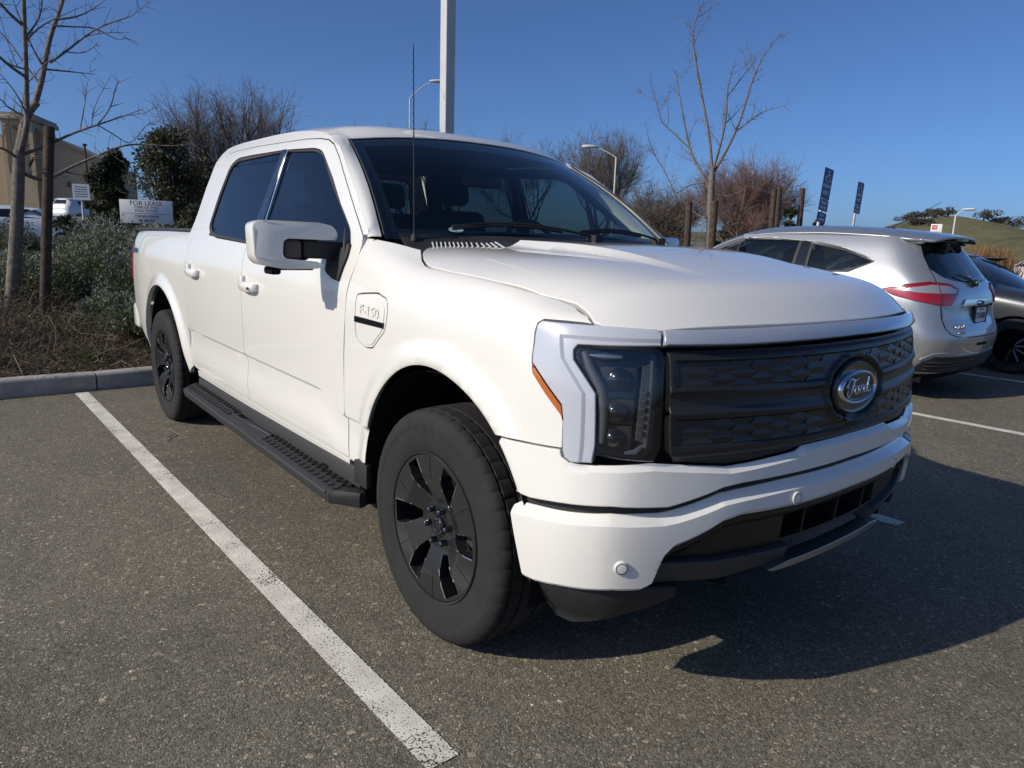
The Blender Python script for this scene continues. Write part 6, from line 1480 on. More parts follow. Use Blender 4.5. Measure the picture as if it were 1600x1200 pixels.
for i in range(26):
    cx, cy = rg_.uniform(-6.9, -5.32), rg_.uniform(-3.5, 1.2); m_ = rg_.integers(60, 220); q = rg_.normal(size=(m_, 2))*.09; xx, yy = cx+q[:, 0], cy+q[:, 1]; xx = np.minimum(xx, -5.28); cl.append(np.c_[lotP(xx, yy), bz(xx, yy)])
P = np.concatenate(cl); d = rg_.normal(size=P.shape)*.5; d[:, 2] += .9; V, Q = leaf_quads(P, d, rg_.uniform(.04, .11, len(P)), rg_.uniform(.006, .012, len(P)), rg_)
stuff(fast_mesh('weeds', V, Q, M['leafgreen']), 'tufts of green weeds between the dry stems along the kerb', 'weeds')
# twig litter on the asphalt beside the bay line
for k, (u, v) in enumerate(((244, 690), (262, 688))):
    d_ = None
_tw = [(-3.02, -1.06), (-2.86, -1.02)]
mb = MB(); mb.tube([(-3.40, -1.10, .006), (-3.30, -1.06, .010), (-3.16, -1.04, .012), (-3.05, -1.00, .006)], [.003, .004, .004, .002], 5); mb.tube([(-3.22, -1.05, .010), (-3.14, -1.12, .012), (-3.06, -1.15, .005)], [.003, .003, .001], 5)
tag(mb.done('fallen_twig', M['twig'], None, smooth=60), 'small dry twig lying on the asphalt beside the running board', 'twig')
# ---- trees
class Tree:
    def __init__(s, seed): s.r = random.Random(seed); s.n = np.random.default_rng(seed); s.big = MB(); s.P0 = []; s.P1 = []; s.R = []
    def limb(s, pts, r0, r1, n=7, dens=0, spur=(.03, .12), sub=0, subl=.5, upb=.4):
        pts = [Vector(p) for p in pts]; k = len(pts); tt = np.linspace(0, k-1, (k-1)*4+1); kn = _nat(np.arange(k)); Q = _wts(kn, tt) @ np.array([tuple(p) for p in pts])
        R = [r0+(r1-r0)*(i/(len(Q)-1)) for i in range(len(Q))]; s.big.tube([tuple(q) for q in Q], R, n)
        L_ = float(np.sum(np.linalg.norm(np.diff(Q, axis=0), axis=1))); m = int(L_*dens)
        for i in range(m):
            t = s.r.random(); j = min(int(t*(len(Q)-1)), len(Q)-2); a = Q[j]+(Q[j+1]-Q[j])*s.r.random(); d = s.n.normal(size=3); ax = Q[j+1]-Q[j]; ax /= np.linalg.norm(ax)+1e-9; d -= ax*np.dot(d, ax)*.8; d /= np.linalg.norm(d)+1e-9; d += ax*.5+np.array((0, 0, upb*.5))
            s.P0.append(a); s.P1.append(a+d*s.r.uniform(*spur)); s.R.append(min(.0035, r1*.8+.0018))
        for i in range(int(L_*sub)):
            t = s.r.uniform(.15, 1); j = min(int(t*(len(Q)-1)), len(Q)-2); a = Q[j]; ax = Q[j+1]-Q[j]; ax /= np.linalg.norm(ax)+1e-9; d = s.n.normal(size=3); d -= ax*np.dot(d, ax); d /= np.linalg.norm(d)+1e-9; d = d+ax*.6+np.array((0, 0, upb)); d /= np.linalg.norm(d)
            l = subl*s.r.uniform(.4, 1); b = a+d*l*.5+s.n.normal(size=3)*l*.07; c = a+d*l+np.array((0, 0, upb*l*.25))+s.n.normal(size=3)*l*.08
            s.limb([a, b, c], min(R[j]*.55, .012), .0025, 4, dens*1.0, spur)
    def grow(s, p, d, l, r, lev, spread=.55, up=.15, nb=(4, 6), shrinkl=.62, minr=.006, twigs=5, tl=.5, gnarl=.12):
        pts = [np.array(p)]; n = 4; d = np.array(d, float); d /= np.linalg.norm(d)
        for i in range(n): d = d+s.n.normal(size=3)*gnarl+np.array((0, 0, up)); d /= np.linalg.norm(d); pts.append(pts[-1]+d*l/n)
        r1 = max(r*.55, minr*.7)
        if r > .012: s.big.tube([tuple(q) for q in pts], [r+(r1-r)*i/n for i in range(n+1)], 6 if r > .04 else 4)
        else:
            for i in range(n): s.P0.append(pts[i]); s.P1.append(pts[i+1]); s.R.append(r*(1-.4*i/n))
        if lev == 0:
            for i in range(twigs):
                j = s.r.randint(1, n); e = d+s.n.normal(size=3)*spread*1.1+np.array((0, 0, up)); e /= np.linalg.norm(e); m = s.r.uniform(.4, 1)*tl; a = pts[j]; b = a+e*m; s.P0.append(a); s.P1.append(b); s.R.append(minr*.6)
                for q in range(2): e2 = e+s.n.normal(size=3)*.5; e2 /= np.linalg.norm(e2); a2 = a+(b-a)*s.r.uniform(.3, .9); s.P0.append(a2); s.P1.append(a2+e2*m*.55); s.R.append(minr*.45)
            return
        for i in range(s.r.randint(*nb)):
            t = s.r.uniform(.3, 1); j = min(n-1, int(t*n)); a = pts[j]+(pts[j+1]-pts[j])*(t*n-j); e = d+s.n.normal(size=3)*spread; e[2] += up; e /= np.linalg.norm(e)
            s.grow(a, e, l*shrinkl*s.r.uniform(.75, 1.15), r1*s.r.uniform(.6, .95), lev-1, spread, up, nb, shrinkl, minr, twigs, tl, gnarl)
        s.grow(pts[-1], d, l*shrinkl, r1*.9, lev-1, spread, up, nb, shrinkl, minr, twigs, tl, gnarl)
    def done(s, root, mb_, mt_, bend=.06, thick=1.0):
        if s.big.V: s.big.done('trunk', mb_, root, smooth=60)
        if s.P0:
            V, Q = sticks(np.array(s.P0), np.array(s.P1), np.array(s.R)*thick, s.n, bend); return fast_mesh('crown', V, Q, mt_, root)
# young tree with its stake by the kerb
def px(pts, d, dd=None): return [at(u, v, d+(dd[i] if dd else 0)) for i, (u, v) in enumerate(pts)]
yb = atz(18, 9.45, 0); yt = thing('young_tree', 'bare young tree with smooth grey trunk and wide low branches tied to a wooden stake', 'tree', (0, 0, 0))
T = Tree(5); d0 = 9.45
base = at(16, 492, d0)
T.limb(px([(16, 496), (22, 420), (27, 330), (29, 270), (30, 235)], d0), 0.0706, 0.0518, 12)
T.limb(px([(30, 240), (36, 205), (44, 178), (58, 160)], d0), 0.0475, 0.0360, 10, 6)
T.limb(px([(30, 245), (40, 205), (42, 170), (40, 90), (37, 0), (36, -90)], d0, [0, -.1, -.1, -.2, -.3, -.4]), 0.0331, 0.0158, 8, 16, (.04, .16), 2.2, .7)
T.limb(px([(52, 168), (66, 120), (78, 60), (98, 0), (112, -70)], d0, [0, .1, .2, .3, .4]), 0.0331, 0.0144, 8, 16, (.04, .16), 2.5, .7)
T.limb(px([(40, 272), (72, 280), (110, 262), (160, 240), (205, 226), (262, 228), (300, 224)], d0, [0, .1, .2, .1, 0, -.1, -.2]), 0.0216, 0.0043, 7, 14, (.04, .22), 2.6, .65)
T.limb(px([(34, 242), (75, 226), (115, 208), (152, 195), (185, 184), (224, 170)], d0, [0, -.1, -.2, -.3, -.3, -.4]), 0.0187, 0.0036, 7, 14, (.04, .2), 2.4, .6)
T.limb(px([(152, 195), (172, 168), (180, 140), (187, 125)], d0, [-.3, -.3, -.3, -.3]), 0.0086, 0.0030, 5, 16, (.04, .14), 1.5, .3)
T.limb(px([(152, 195), (185, 215), (205, 222), (225, 200), (240, 190)], d0, [-.3, -.25, -.2, -.2, -.2]), 0.0065, 0.0030, 5, 16, (.04, .14), 1.5, .3)
T.limb(px([(205, 228), (222, 245), (236, 258)], d0), 0.0050, 0.0030, 5, 12)
T.limb(px([(70, 108), (110, 112), (150, 116)], d0, [.2, .2, .2]), 0.0115, 0.0030, 6, 14, (.04, .16), 2.4, .5)
T.limb(px([(78, 98), (110, 75), (140, 52), (175, 35), (205, 25), (214, 14)], d0, [.2, .2, .2, .2, .2, .2]), 0.0144, 0.0030, 6, 16, (.04, .18), 3, .6)
T.limb(px([(82, 40), (120, 42), (150, 45), (175, 58), (190, 62)], d0, [.2, .3, .3, .3, .3]), 0.0101, 0.0030, 6, 14, (.04, .16), 2.4, .5)
T.limb(px([(60, 128), (35, 95), (10, 60), (-20, 30)], d0, [.1, .2, .3, .4]), 0.0115, 0.0030, 6, 14, (.04, .16), 2.4, .5)
T.limb(px([(30, 250), (10, 235), (-15, 225), (-60, 200)], d0, [0, -.1, -.2, -.3]), 0.0173, 0.0043, 6, 14, (.04, .18), 2.4, .6)
T.limb(px([(40, 108), (15, 100), (-10, 85), (-40, 75)], d0, [-.2, -.2, -.2, -.2]), 0.0101, 0.0030, 6, 14, (.04, .16), 2.4, .5)
T.limb(px([(38, 60), (60, 30), (66, 0), (70, -40)], d0, [-.2, -.3, -.3, -.3]), 0.0101, 0.0030, 6, 14, (.04, .16), 2.4, .5)
T.limb(px([(34, 180), (10, 165), (0, 155), (-30, 140)], d0), 0.0115, 0.0030, 6, 14, (.04, .16), 2.4, .5)
T.limb(px([(45, 128), (70, 100), (86, 92)], d0), 0.0072, 0.0030, 6, 14, (.04, .12), 2, .4)
kx = dict(dens=12, spur=(.04, .18), sub=2.2, subl=.7)
T.limb(px([(37, 0), (30, -120), (38, -260), (30, -380)], d0, [-.3, -.5, -.7, -.9]), .018, .005, 6, **kx)
T.limb(px([(104, -30), (130, -150), (160, -260), (170, -360)], d0, [.35, .5, .7, .9]), .018, .005, 6, **kx)
for (u, v, du, dv, dd_) in ((38, -40, -120, -120, -.8), (36, 40, -120, -170, -1.0), (34, -160, -150, -110, -.6), (110, -60, 140, -90, .3), (40, 120, -120, -130, -.9), (34, -260, -100, -120, -.9), (38, -10, -190, -200, -.2), (120, -140, 110, -120, .5)):
    T.limb(px([(u, v), (u+du*.35, v+dv*.25), (u+du*.7, v+dv*.65), (u+du, v+dv)], d0, [-.2, -.2+dd_*.3, -.2+dd_*.7, -.2+dd_]), .016, .004, 6, **kx)
T.done(yt, M['bark'], M['twig'])
def post(name, label, top, base, r, m, cat='post', group=None, ties=None):
    t, b = Vector(top), Vector(base); mb = MB(); mb.tube([b-(t-b).normalized()*.05, b+(t-b)*.5, t-(t-b)*.01, t], [r, r*.98, r*.96, r*.85], 12)
    o = tag(mb.done(name, m, None, smooth=50), label, cat, group)
    return o
sb0 = at(70, 490, 9.25); sb0.z = max(sb0.z, .45); post('tree_stake', 'dark round wooden stake standing beside the bare young tree', at(77, 198, 9.25), at(70, 486, 9.25), .052, M['wood'])
mb = MB(); a = at(30, 258, 9.4); b = at(76, 246, 9.25)
for q in (-.012, .012): mb.tube([a+Vector((0, .09, q)), a.lerp(b, .5)+Vector((0, 0, .03+q)), b], .007, 5)
tag(mb.done('tree_tie', M['plastic'], None, smooth=60), 'black strap tying the young tree to its wooden stake', 'strap')
# second stake tree on the right, with upswept spurred limbs
d1 = 17.0; gt = thing('street_tree', 'bare tree with upswept spur-covered limbs held between two wooden stakes', 'tree', (0, 0, 0))
T = Tree(8)
T.limb([atz(1107, d1, 0)]+px([(1108, 380), (1110, 330), (1111, 300), (1113, 268)], d1), .088, .070, 10, 0)
kk = dict(dens=20, spur=(.06, .22), sub=1.8, subl=.8)
T.limb(px([(1111, 302), (1090, 258), (1077, 228), (1065, 167), (1055, 110)], d1, [0, .2, .3, .4, .5]), 0.0363, 0.0070, 7, **kk)
T.limb(px([(1078, 232), (1047, 203), (1033, 187), (1025, 157), (1015, 123)], d1, [.3, .4, .4, .4, .4]), 0.0198, 0.0049, 6, **kk)
T.limb(px([(1113, 272), (1108, 213), (1097, 153), (1085, 83), (1083, 50), (1090, 22), (1101, 4)], d1), 0.0330, 0.0056, 7, **kk)
T.limb(px([(1113, 270), (1133, 193), (1137, 140), (1150, 93)], d1, [0, -.3, -.4, -.5]), 0.0277, 0.0056, 7, **kk)
T.limb(px([(1116, 268), (1150, 204), (1170, 143), (1190, 93), (1221, 52)], d1, [0, .3, .4, .5, .6]), 0.0330, 0.0056, 7, **kk)
T.limb(px([(1150, 205), (1180, 183), (1200, 172), (1229, 165)], d1, [.3, .2, .1, 0]), 0.0172, 0.0042, 6, **kk)
T.limb(px([(1137, 150), (1160, 120), (1175, 100), (1183, 80)], d1, [-.3, -.3, -.3, -.3]), 0.0132, 0.0042, 6, **kk)
T.limb(px([(1030, 255), (1020, 235), (1013, 215), (1008, 190)], d1, [.5, .5, .5, .5]), 0.0119, 0.0042, 6, **kk)
T.limb(px([(1112, 300), (1136, 306), (1160, 297), (1172, 285)], d1), 0.0145, 0.0042, 6, **kk)
T.limb(px([(1100, 285), (1070, 293), (1055, 300), (1040, 270), (1030, 255)], d1, [0, .3, .4, .5, .5]), 0.0158, 0.0084, 6, **kk)
T.limb(px([(1108, 342), (1090, 335), (1075, 322), (1056, 305)], d1, [0, .2, .3, .4]), 0.0158, 0.0070, 6, **kk)
T.done(gt, M['bark'], M['twig'])
post('tree_stake', 'short round stake left of the spurred street tree trunk', at(1077, 316, 16.7), atz(1075, 16.7, 0), .075, M['wood'], group=None)
post('tree_stake', 'dark square-cut stake pressed against the spurred street tree trunk', at(1117, 314, 16.8), atz(1113, 16.8, 0), .080, M['wood'])
for k, (u, v0, d, lb) in enumerate(((1210, 296, 23, 'leaning dark timber post, shorter of the pair behind the hatchback'), (1218, 293, 23.4, 'tall dark timber post, taller of the pair behind the hatchback'), (1254, 294, 24, 'lone dark timber post beside the leafy shrub behind the hatchback'))):
    post('timber_post', lb, at(u, v0, d), atz(u-7, d, 0), .085, M['wood'])
# bare trees farther off
def bare(name, label, u, d, vtop, vbase, seed, lev=4, spread=.5, up=.1, trunk=.16, mt='twig', mbk='barkd', nb=(3, 5), tl=.6, minr=.010, twigs=5, l0=.33, forks=4, shr=.66, thick=1.0, lean=0):
    root = thing(name, label, 'tree', (0, 0, 0)); b = atz(u, d, 0); H = at(u, vtop, d).z
    T = Tree(seed); r = random.Random(seed)
    th = H*.16; T.big.tube([tuple(b-Vector((0, 0, .3))), tuple(b+Vector((0, 0, th*.5))), tuple(b+Vector((0, 0, th)))], [trunk*1.25, trunk, trunk*.85], 8)
    for i in range(forks):
        a = 2*math.pi*i/forks+r.uniform(-.4, .4); T.grow(tuple(b+Vector((0, 0, th*r.uniform(.75, 1)))), (math.cos(a)*spread*1.15+lean, math.sin(a)*spread*1.15, 1.0), H*l0, trunk*.62, lev, spread, up, nb, shr, minr, twigs, tl)
    c = T.done(root, M[mbk], M[mt], thick=thick); return root
bare('bare_tree', 'large rounded bare tree with fine fanned twigs behind the truck cab', 368, 36, 112, 340, 21, 3, .52, .09, .20, 'twig', 'barkd', (3, 5), 1.0, .010, 4, .34, 8, .66, 1.0)
bare('bare_tree', 'thin bare treetop showing above the truck roof beside the square pole', 650, 50, 168, 380, 22, 3, .5, .1, .18, 'twig', 'barkd', (3, 4), 1.0, .016, 5, .34, 5)
bare('bare_tree', 'small bare treetop peeking above the windscreen corner of the truck', 815, 52, 196, 380, 23, 3, .45, .12, .16, 'twig', 'barkd', (3, 4), .9, .014, 3, .34, 4)
bare('bare_tree', 'wide bare tree behind the far curved street lamp', 935, 44, 190, 380, 24, 3, .48, .10, .18, 'twig', 'barkd', (3, 4), 1.1, .013, 4, .33, 6, .66)
bare('bare_tree', 'dense brown bare tree behind the stakes of the spurred tree', 1035, 34, 272, 385, 25, 3, .7, .05, .14, 'twig', 'barkd', (3, 4), .8, .011, 6, .34, 7, .66)
bare('bare_tree', 'feathery reddish bare tree right of the spurred street tree', 1155, 32, 256, 385, 26, 3, .55, .10, .12, 'twigred', 'bark', (3, 4), .9, .011, 9, .36, 6, .68)
# leafy trees and shrubs
def leafy(name, label, u, d, vtop, vbase, wpx, seed, m, n=5000, leaf=.16, clumps=22, trunkh=.3, droop=0, cat='tree', mbk='barkd', trunk=.14):
    root = thing(name, label, cat, (0, 0, 0)); rr = np.random.default_rng(seed); b = atz(u, d, 0); top = at(u, vtop, d).z; W = wpx*d/_FP/2; z0 = top*trunkh
    T = Tree(seed); cc = []
    for i in range(clumps):
        a = rr.uniform(0, 2*math.pi); h = rr.uniform(0, 1); w = W*math.sqrt(max(.08, 1-(2*h-.9)**2))*rr.uniform(.2, .95); c = np.array((b.x+math.cos(a)*w, b.y+math.sin(a)*w, z0+(top-z0)*(.10+.84*h))); cc.append((c, W*rr.uniform(.16, .34)))
        mid = np.array((b.x, b.y, z0))*.5+c*.5+np.array((0, 0, -.1*top*rr.random())); T.big.tube([(b.x, b.y, z0*.7), tuple(mid), tuple(c)], [trunk*.45, trunk*.3, trunk*.1], 5)
    T.big.tube([(b.x, b.y, -.3), (b.x+.03, b.y, z0*.5), (b.x, b.y, z0)], [trunk*1.2, trunk, trunk*.8], 8)
    T.big.done('trunk', M[mbk], root, smooth=60)
    P = []; D = []
    for c, r in cc:
        k = n//clumps; q = rr.normal(size=(k, 3)); q /= np.linalg.norm(q, axis=1)[:, None]; P.append(c+q*r*(rr.uniform(.1, 1, (k, 1))**.5)*np.array((1, 1, .75))); dd = q+rr.normal(size=(k, 3))*.6; dd[:, 2] -= droop; D.append(dd)
    P = np.concatenate(P); D = np.concatenate(D); V, Q = leaf_quads(P, D, leaf*rr.uniform(.6, 1.2, len(P)), leaf*.42*rr.uniform(.6, 1.2, len(P)), rr)
    fast_mesh('crown', V, Q, M[m], root); return root
leafy('leafy_tree', 'dark olive-leaved tree in front of the rounded bare tree', 272, 30, 202, 340, 110, 31, 'leafolive', 9000, .17, 46, .34)
leafy('leafy_tree', 'brownish half-bare tree right of the olive-leaved tree', 318, 32, 250, 345, 70, 32, 'leafbrown', 5000, .18, 20, .3)
leafy('evergreen_tree', 'narrow drooping evergreen tree beside the tan building', 185, 40, 226, 330, 50, 33, 'leafdark', 6000, .24, 34, .25, .6)
leafy('evergreen_tree', 'lower drooping evergreen at the tan building corner', 160, 40, 262, 330, 42, 34, 'leafolive', 3000, .24, 14, .3, .6)
leafy('dark_shrub', 'dark green shrub behind the lease sign', 200, 24, 318, 350, 90, 35, 'leafdark', 5000, .14, 22, .08, 0, 'shrub', trunk=.06)
leafy('dark_shrub', 'low dark shrub in front of the parked far van', 118, 21, 332, 350, 70, 36, 'leafdark', 4000, .12, 18, .08, 0, 'shrub', trunk=.06)
leafy('dark_shrub', 'dark shrub between lease sign and the truck cab', 305, 22, 322, 350, 90, 37, 'leafolive', 5000, .13, 20, .08, 0, 'shrub', trunk=.06)
leafy('dark_shrub', 'dark evergreen mass below the dense brown bare tree', 1062, 36, 318, 385, 70, 38, 'leafdark', 4000, .2, 16, .1, 0, 'shrub', trunk=.06)
leafy('green_shrub', 'leafy shrub behind the pair of timber posts', 1232, 27, 322, 390, 50, 39, 'leafdark', 2600, .14, 14, .1, 0, 'shrub', trunk=.05)
leafy('green_shrub', 'leafy shrub behind the lone timber post', 1262, 28, 326, 390, 46, 40, 'leafdark', 2600, .14, 14, .1, 0, 'shrub', trunk=.05)
leafy('green_shrub', 'low green shrub right of the reddish bare tree', 1180, 34, 338, 390, 60, 41, 'leafolive', 2600, .16, 14, .1, 0, 'shrub', trunk=.05)
leafy('green_shrub', 'low green hedge plant left of the reddish bare tree', 1140, 36, 352, 390, 80, 42, 'leafolive', 2600, .16, 14, .1, 0, 'shrub', trunk=.05)
for i, (u, d, w, H, lb) in enumerate(((1452, 428, 22, 4.2, 'round oak crown on the summit of the far hill'), (1432, 430, 30, 3.6, 'oak clump on the left shoulder of the far hill'), (1472, 428, 24, 3.4, 'oak clump just right of the far hill summit'), (1528, 428, 26, 5.2, 'large oak standing clear on the hill slope'), (1556, 432, 24, 3.6, 'oak pair on the low ridge right of the hill'), (1583, 434, 34, 6.0, 'spreading oak on the low ridge at the hill end'), (1410, 432, 32, 3.4, 'low oak at the left foot of the hill'), (1445, 412, 16, 3.0, 'small oak below the far hill summit'), (1420, 414, 24, 3.2, 'scrubby oak low on the left hill flank'))):
    rr = np.random.default_rng(60+i); root = thing('oak_tree', lb, 'tree', (0, 0, 0), 0, 'oaks on the far hill'); b = atz(u, d, 0); b.z = -1+hillz(b.x, b.y); W = w*d/_FP/2; n = 900
    cl_ = rr.normal(size=(9, 3))*np.array((W*.45, W*.45, H*.16)); q = rr.normal(size=(n, 3)); q /= np.linalg.norm(q, axis=1)[:, None]; P = np.array(tuple(b))+np.array((0, 0, H*.48))+cl_[rr.integers(0, 9, n)]+q*np.array((W*.38, W*.38, H*.26))*(.4+.6*rr.random((n, 1)))
    V, Q = leaf_quads(P, q+rr.normal(size=(n, 3))*.5, .8, .5, rr)
    fast_mesh('crown', V, Q, M['leafhaze'], root); MB().tube([tuple(b-Vector((0, 0, 1))), tuple(b+Vector((0, 0, H*.6)))], [.5, .3], 6).done('trunk', M['barkd'], root)
# dry ornamental grass clump behind the dark car
root = thing('dry_grass_clump', 'orange straw-coloured ornamental grass clump behind the dark car', 'grass clump', (0, 0, 0)); b = atz(1545, 22, 0); n = 2200
rr = np.random.default_rng(77); a = rr.uniform(0, 2*math.pi, n); t = rr.uniform(.0, 1.15, n); h = rr.uniform(.95, 1.75, n); off = rr.normal(size=(n, 2))*.24
P0 = np.c_[b.x+off[:, 0], b.y+off[:, 1], 0*a]; P1 = P0+np.c_[np.cos(a)*np.sin(t)*h*.48, np.sin(a)*np.sin(t)*h*.48, np.cos(t*.8)*h]
V, Q = sticks(P0, P1, .011, rr, .06); fast_mesh('stalks', V, Q, M['straw'], root)
# ================================================================ poles, signs
def lamp_pole(label, u, d, vtop, adx, vl, r=.055, group='curved street lamps'):
    root = thing('street_lamp', label, 'street lamp', atz(u, d, 0), 0, group); top = at(u, vtop, d); c = atz(u, d, 0); head = at(u+adx, vl, d); H = top.z
    MB().tube([(0, 0, 0), (0, 0, H)], [r*1.3, r*.8], 10).done('pole', M['pole'], root, smooth=60)
    hx, hy, hz = head.x-c.x, head.y-c.y, head.z
    pts = [(hx*t, hy*t, H+(hz-H)*math.sin(t*math.pi/2)) for t in (0, .25, .5, .75, .99)]; MB().tube(pts, r*.5, 8).done('arm', M['pole'], root, smooth=60)
    e = Vector((hx, hy, 0)).normalized(); mt = Matrix.Translation((hx*.97, hy*.97, hz)) @ Matrix.Rotation(math.atan2(hy, hx), 4, 'Z')
    V, F = [], []
    MB().lathe([(0, -.45), (.10, -.36), (.17, -.1), (.19, .15), (.14, .38), (.05, .46), (0, .47)], 14, 'x', mt @ Matrix.Diagonal((1, 1, .55, 1))).done('lamp_head', M['pole'], root, smooth=60)
lamp_pole('curved street lamp whose head hangs just left of the square pole', 640, 44, 153, 44, 127)
lamp_pole('curved street lamp in front of the wide bare tree, head turned left', 955, 40, 246, -34, 229)
lamp_pole('curved street lamp in front of the grassy hill', 1484, 62, 336, 30, 327, .07)
sp = atz(696, 10.6, 0); sp.z = .3; root = thing('light_pole', 'tall pale square light pole rising behind the truck roof', 'light pole', sp, LOT)
MB().box((-.078, -.078, 0), (.078, .078, 8.5)).done('pole', M['pole'], root, bevel=.014, seg=3); MB().lathe([(.30, -.3), (.30, .35), (.27, .38), (0, .38)], 24, 'z').done('concrete_base', M['concrete'], root, smooth=40)
MB().box((-.15, -.15, .38), (.15, .15, .42)).done('base_plate', M['pole'], root, bevel=.006); MB().box((-.25, -.9, 8.42), (.25, .9, 8.55)).done('lamp_head', M['pole'], root, bevel=.03)
# accessible-parking signs on leaning posts
def access_sign(label, u, d, vtop, lean, lower, ang):
    b = atz(u, d, 0); top = at(u, vtop, d).z; root = thing('parking_sign', label, 'sign', b, ang, 'accessible parking signs'); R_ = Matrix.Rotation(lean, 4, 'X')
    p = MB(); p.tube([(0, 0, -.1), (0, 0, top-.05)], .030, 10); o = p.done('pole', M['galv'], root, smooth=60); o.data.transform(R_)
    def plate(z1, z0, w, name, par=root):
        m = MB().poly(fillet([(-w/2, z0), (w/2, z0), (w/2, z1), (-w/2, z1)], .02, 4), .004, Matrix(((0, 0, 1, .032), (1, 0, 0, 0), (0, 1, 0, 0), (0, 0, 0, 1)))).done(name, M['signblue'], par); m.data.transform(R_); return m
    def word(s, z, size, xs=.8, par=None): o = lettering(s, size, M['signwhite'], par or pl, (.0365, 0, z), (0, 1, 0), (0, 0, 1), .0015, .002, xs=xs); o.data.transform(R_)
    pl = plate(top, top-.52, .305, 'sign_plate')
    # wheelchair symbol
    mb = MB(); y = lambda a, b: (.038, a, top+b)
    mb.lathe([(0, .0), (.017, 0), (.017, .004), (0, .004)], 14, 'x', Matrix.Translation((.036, .0, top-.055)))
    mb.tube([y(.0, -.075), y(.004, -.145), y(.055, -.147), y(.085, -.205), y(.105, -.20)], .0085, 6); mb.tube([y(.0, -.105), y(.05, -.107)], .007, 6)
    mb.tube([(.038, -.005+.062*math.cos(t), top-.178+.062*math.sin(t)) for t in np.linspace(2.0, 6.0, 16)], .0075, 6); o = mb.done('wheelchair_symbol', M['signwhite'], pl, smooth=60); o.data.transform(R_)
    word('PARKING', -.30+top, .085, .72); word('ONLY', -.41+top, .10, .75)
    p2 = plate(top-.525, top-.72, .305, 'fine_plate'); word('MINIMUM', top-.585, .065, .7, p2); word('FINE $250', top-.665, .068, .7, p2)
    if lower: p3 = plate(top-.745, top-.92, .305, 'van_plate'); word('VAN', top-.80, .062, .8, p3); word('ACCESSIBLE', top-.87, .055, .65, p3)
access_sign('blue accessible parking sign on a leaning pole with an extra van plate', 1263, 13.6, 259, math.radians(-7), True, 0)
access_sign('smaller-looking blue accessible parking sign without a van plate', 1322, 19.0, 283, math.radians(-5), False, 0)
# no-parking sign
b = atz(1457, 31, 0); root = thing('no_parking_sign', 'white and red no-parking sign in front of the hill', 'sign', b, math.radians(-68)); tz = at(1457, 350, 31).z
MB().tube([(0, 0, 0), (0, 0, tz)], .03, 8).done('pole', M['galv'], root, smooth=60); pl = MB().box((.031, -.18, tz-.40), (.036, .18, tz)).done('sign_plate', M['signwhite'], root, bevel=.002)
MB().box((.037, -.15, tz-.20), (.039, .03, tz-.04)).done('red_panel', M['signred'], pl); lettering('NO', .13, M['signwhite'], pl, (.0405, -.06, tz-.12), (0, 1, 0), (0, 0, 1), .001); lettering('PARKING', .085, M['signred'], pl, (.0375, 0, tz-.30), (0, 1, 0), (0, 0, 1), .001, .002, xs=.85)
# lease board
c0, c1, c2 = at(186, 311, 14.0), at(269, 316, 13.9), at(268, 352, 13.9)
ex = (c1-c0); W = ex.length; ex.normalize(); ez = Vector((0, 0, 1)); nz = ex.cross(ez); H = (c1.z-c2.z); root = thing('lease_sign', 'white for-lease board with navy lettering standing above the shrubs', 'sign', ((c0+c1)/2).to_tuple()[:2]+(.3,), math.atan2(ex.y, ex.x)); zt = c0.z-.3
bd_ = MB().box((-W/2, -.010, zt-H), (W/2, .010, zt)).done('board', M['signwhite'], root, bevel=.003)
for x in (-W*.38, W*.38): MB().box((x-.045, .012, -.2), (x+.045, .10, zt-.02)).done('post', M['wood'], root)
for tx, f, sz, xs in (('FOR LEASE', .14, .135, 1.45), ('7,000 S.F. PAD', .31, .088, 1.35), ('BUILD TO SUIT', .455, .075, 1.3), ('STEPHEN POWER', .70, .076, 1.2), ('707 448-0027', .875, .080, 1.15)):
    lettering(tx, sz*H/.52, M['ink'], bd_, (0, -.0115, zt-H*f), (1, 0, 0), (0, 0, 1), .001, .0006, xs=xs*W/1.05*.93)
MB().box((-W*.46, -.0125, zt-H*.585), (W*.46, -.011, zt-H*.57)).done('rule', M['ink'], bd_)
# small white notice on a thin post, and a red utility cap beside it
b = atz(132, 26, 0); root = thing('notice_sign', 'small white notice board on a thin post by the road', 'sign', b, math.radians(-20)); z1 = at(132, 288, 26).z
MB().tube([(0, 0, 0), (0, 0, z1-.05)], .035, 8).done('post', M['galv'], root); pl = MB().box((.036, -.23, z1-.47), (.044, .23, z1)).done('sign_plate', M['signwhite'], root)
for k in range(5): MB().box((.0445, -.17, z1-.10-k*.07), (.0455, .17, z1-.075-k*.07)).done('text_line', M['awning'], pl)
b = atz(129, 20, .3); MB_ = MB().lathe([(.10, 0), (.10, .03), (.05, .10), (.045, .55), (.03, .62), (0, .64)], 16, 'z', Matrix.Translation(b)); tag(MB_.done('utility_marker', M['signred'], None, smooth=40), 'small red utility marker in front of the dark shrub', 'marker')
# ================================================================ tan building across the road
bd0 = atz(-60, 68, 0); bd1 = atz(161, 65, 0); ex = (bd1-bd0); W = ex.length; ang = math.atan2(ex.y, ex.x)
root = thing('shop_building', 'tan stucco commercial building with a square corner tower across the road', 'building', bd0, ang)
hz_ = lambda v, d=66: at(80, v, d).z
Hr, Hl = hz_(247, 65), hz_(198, 67)
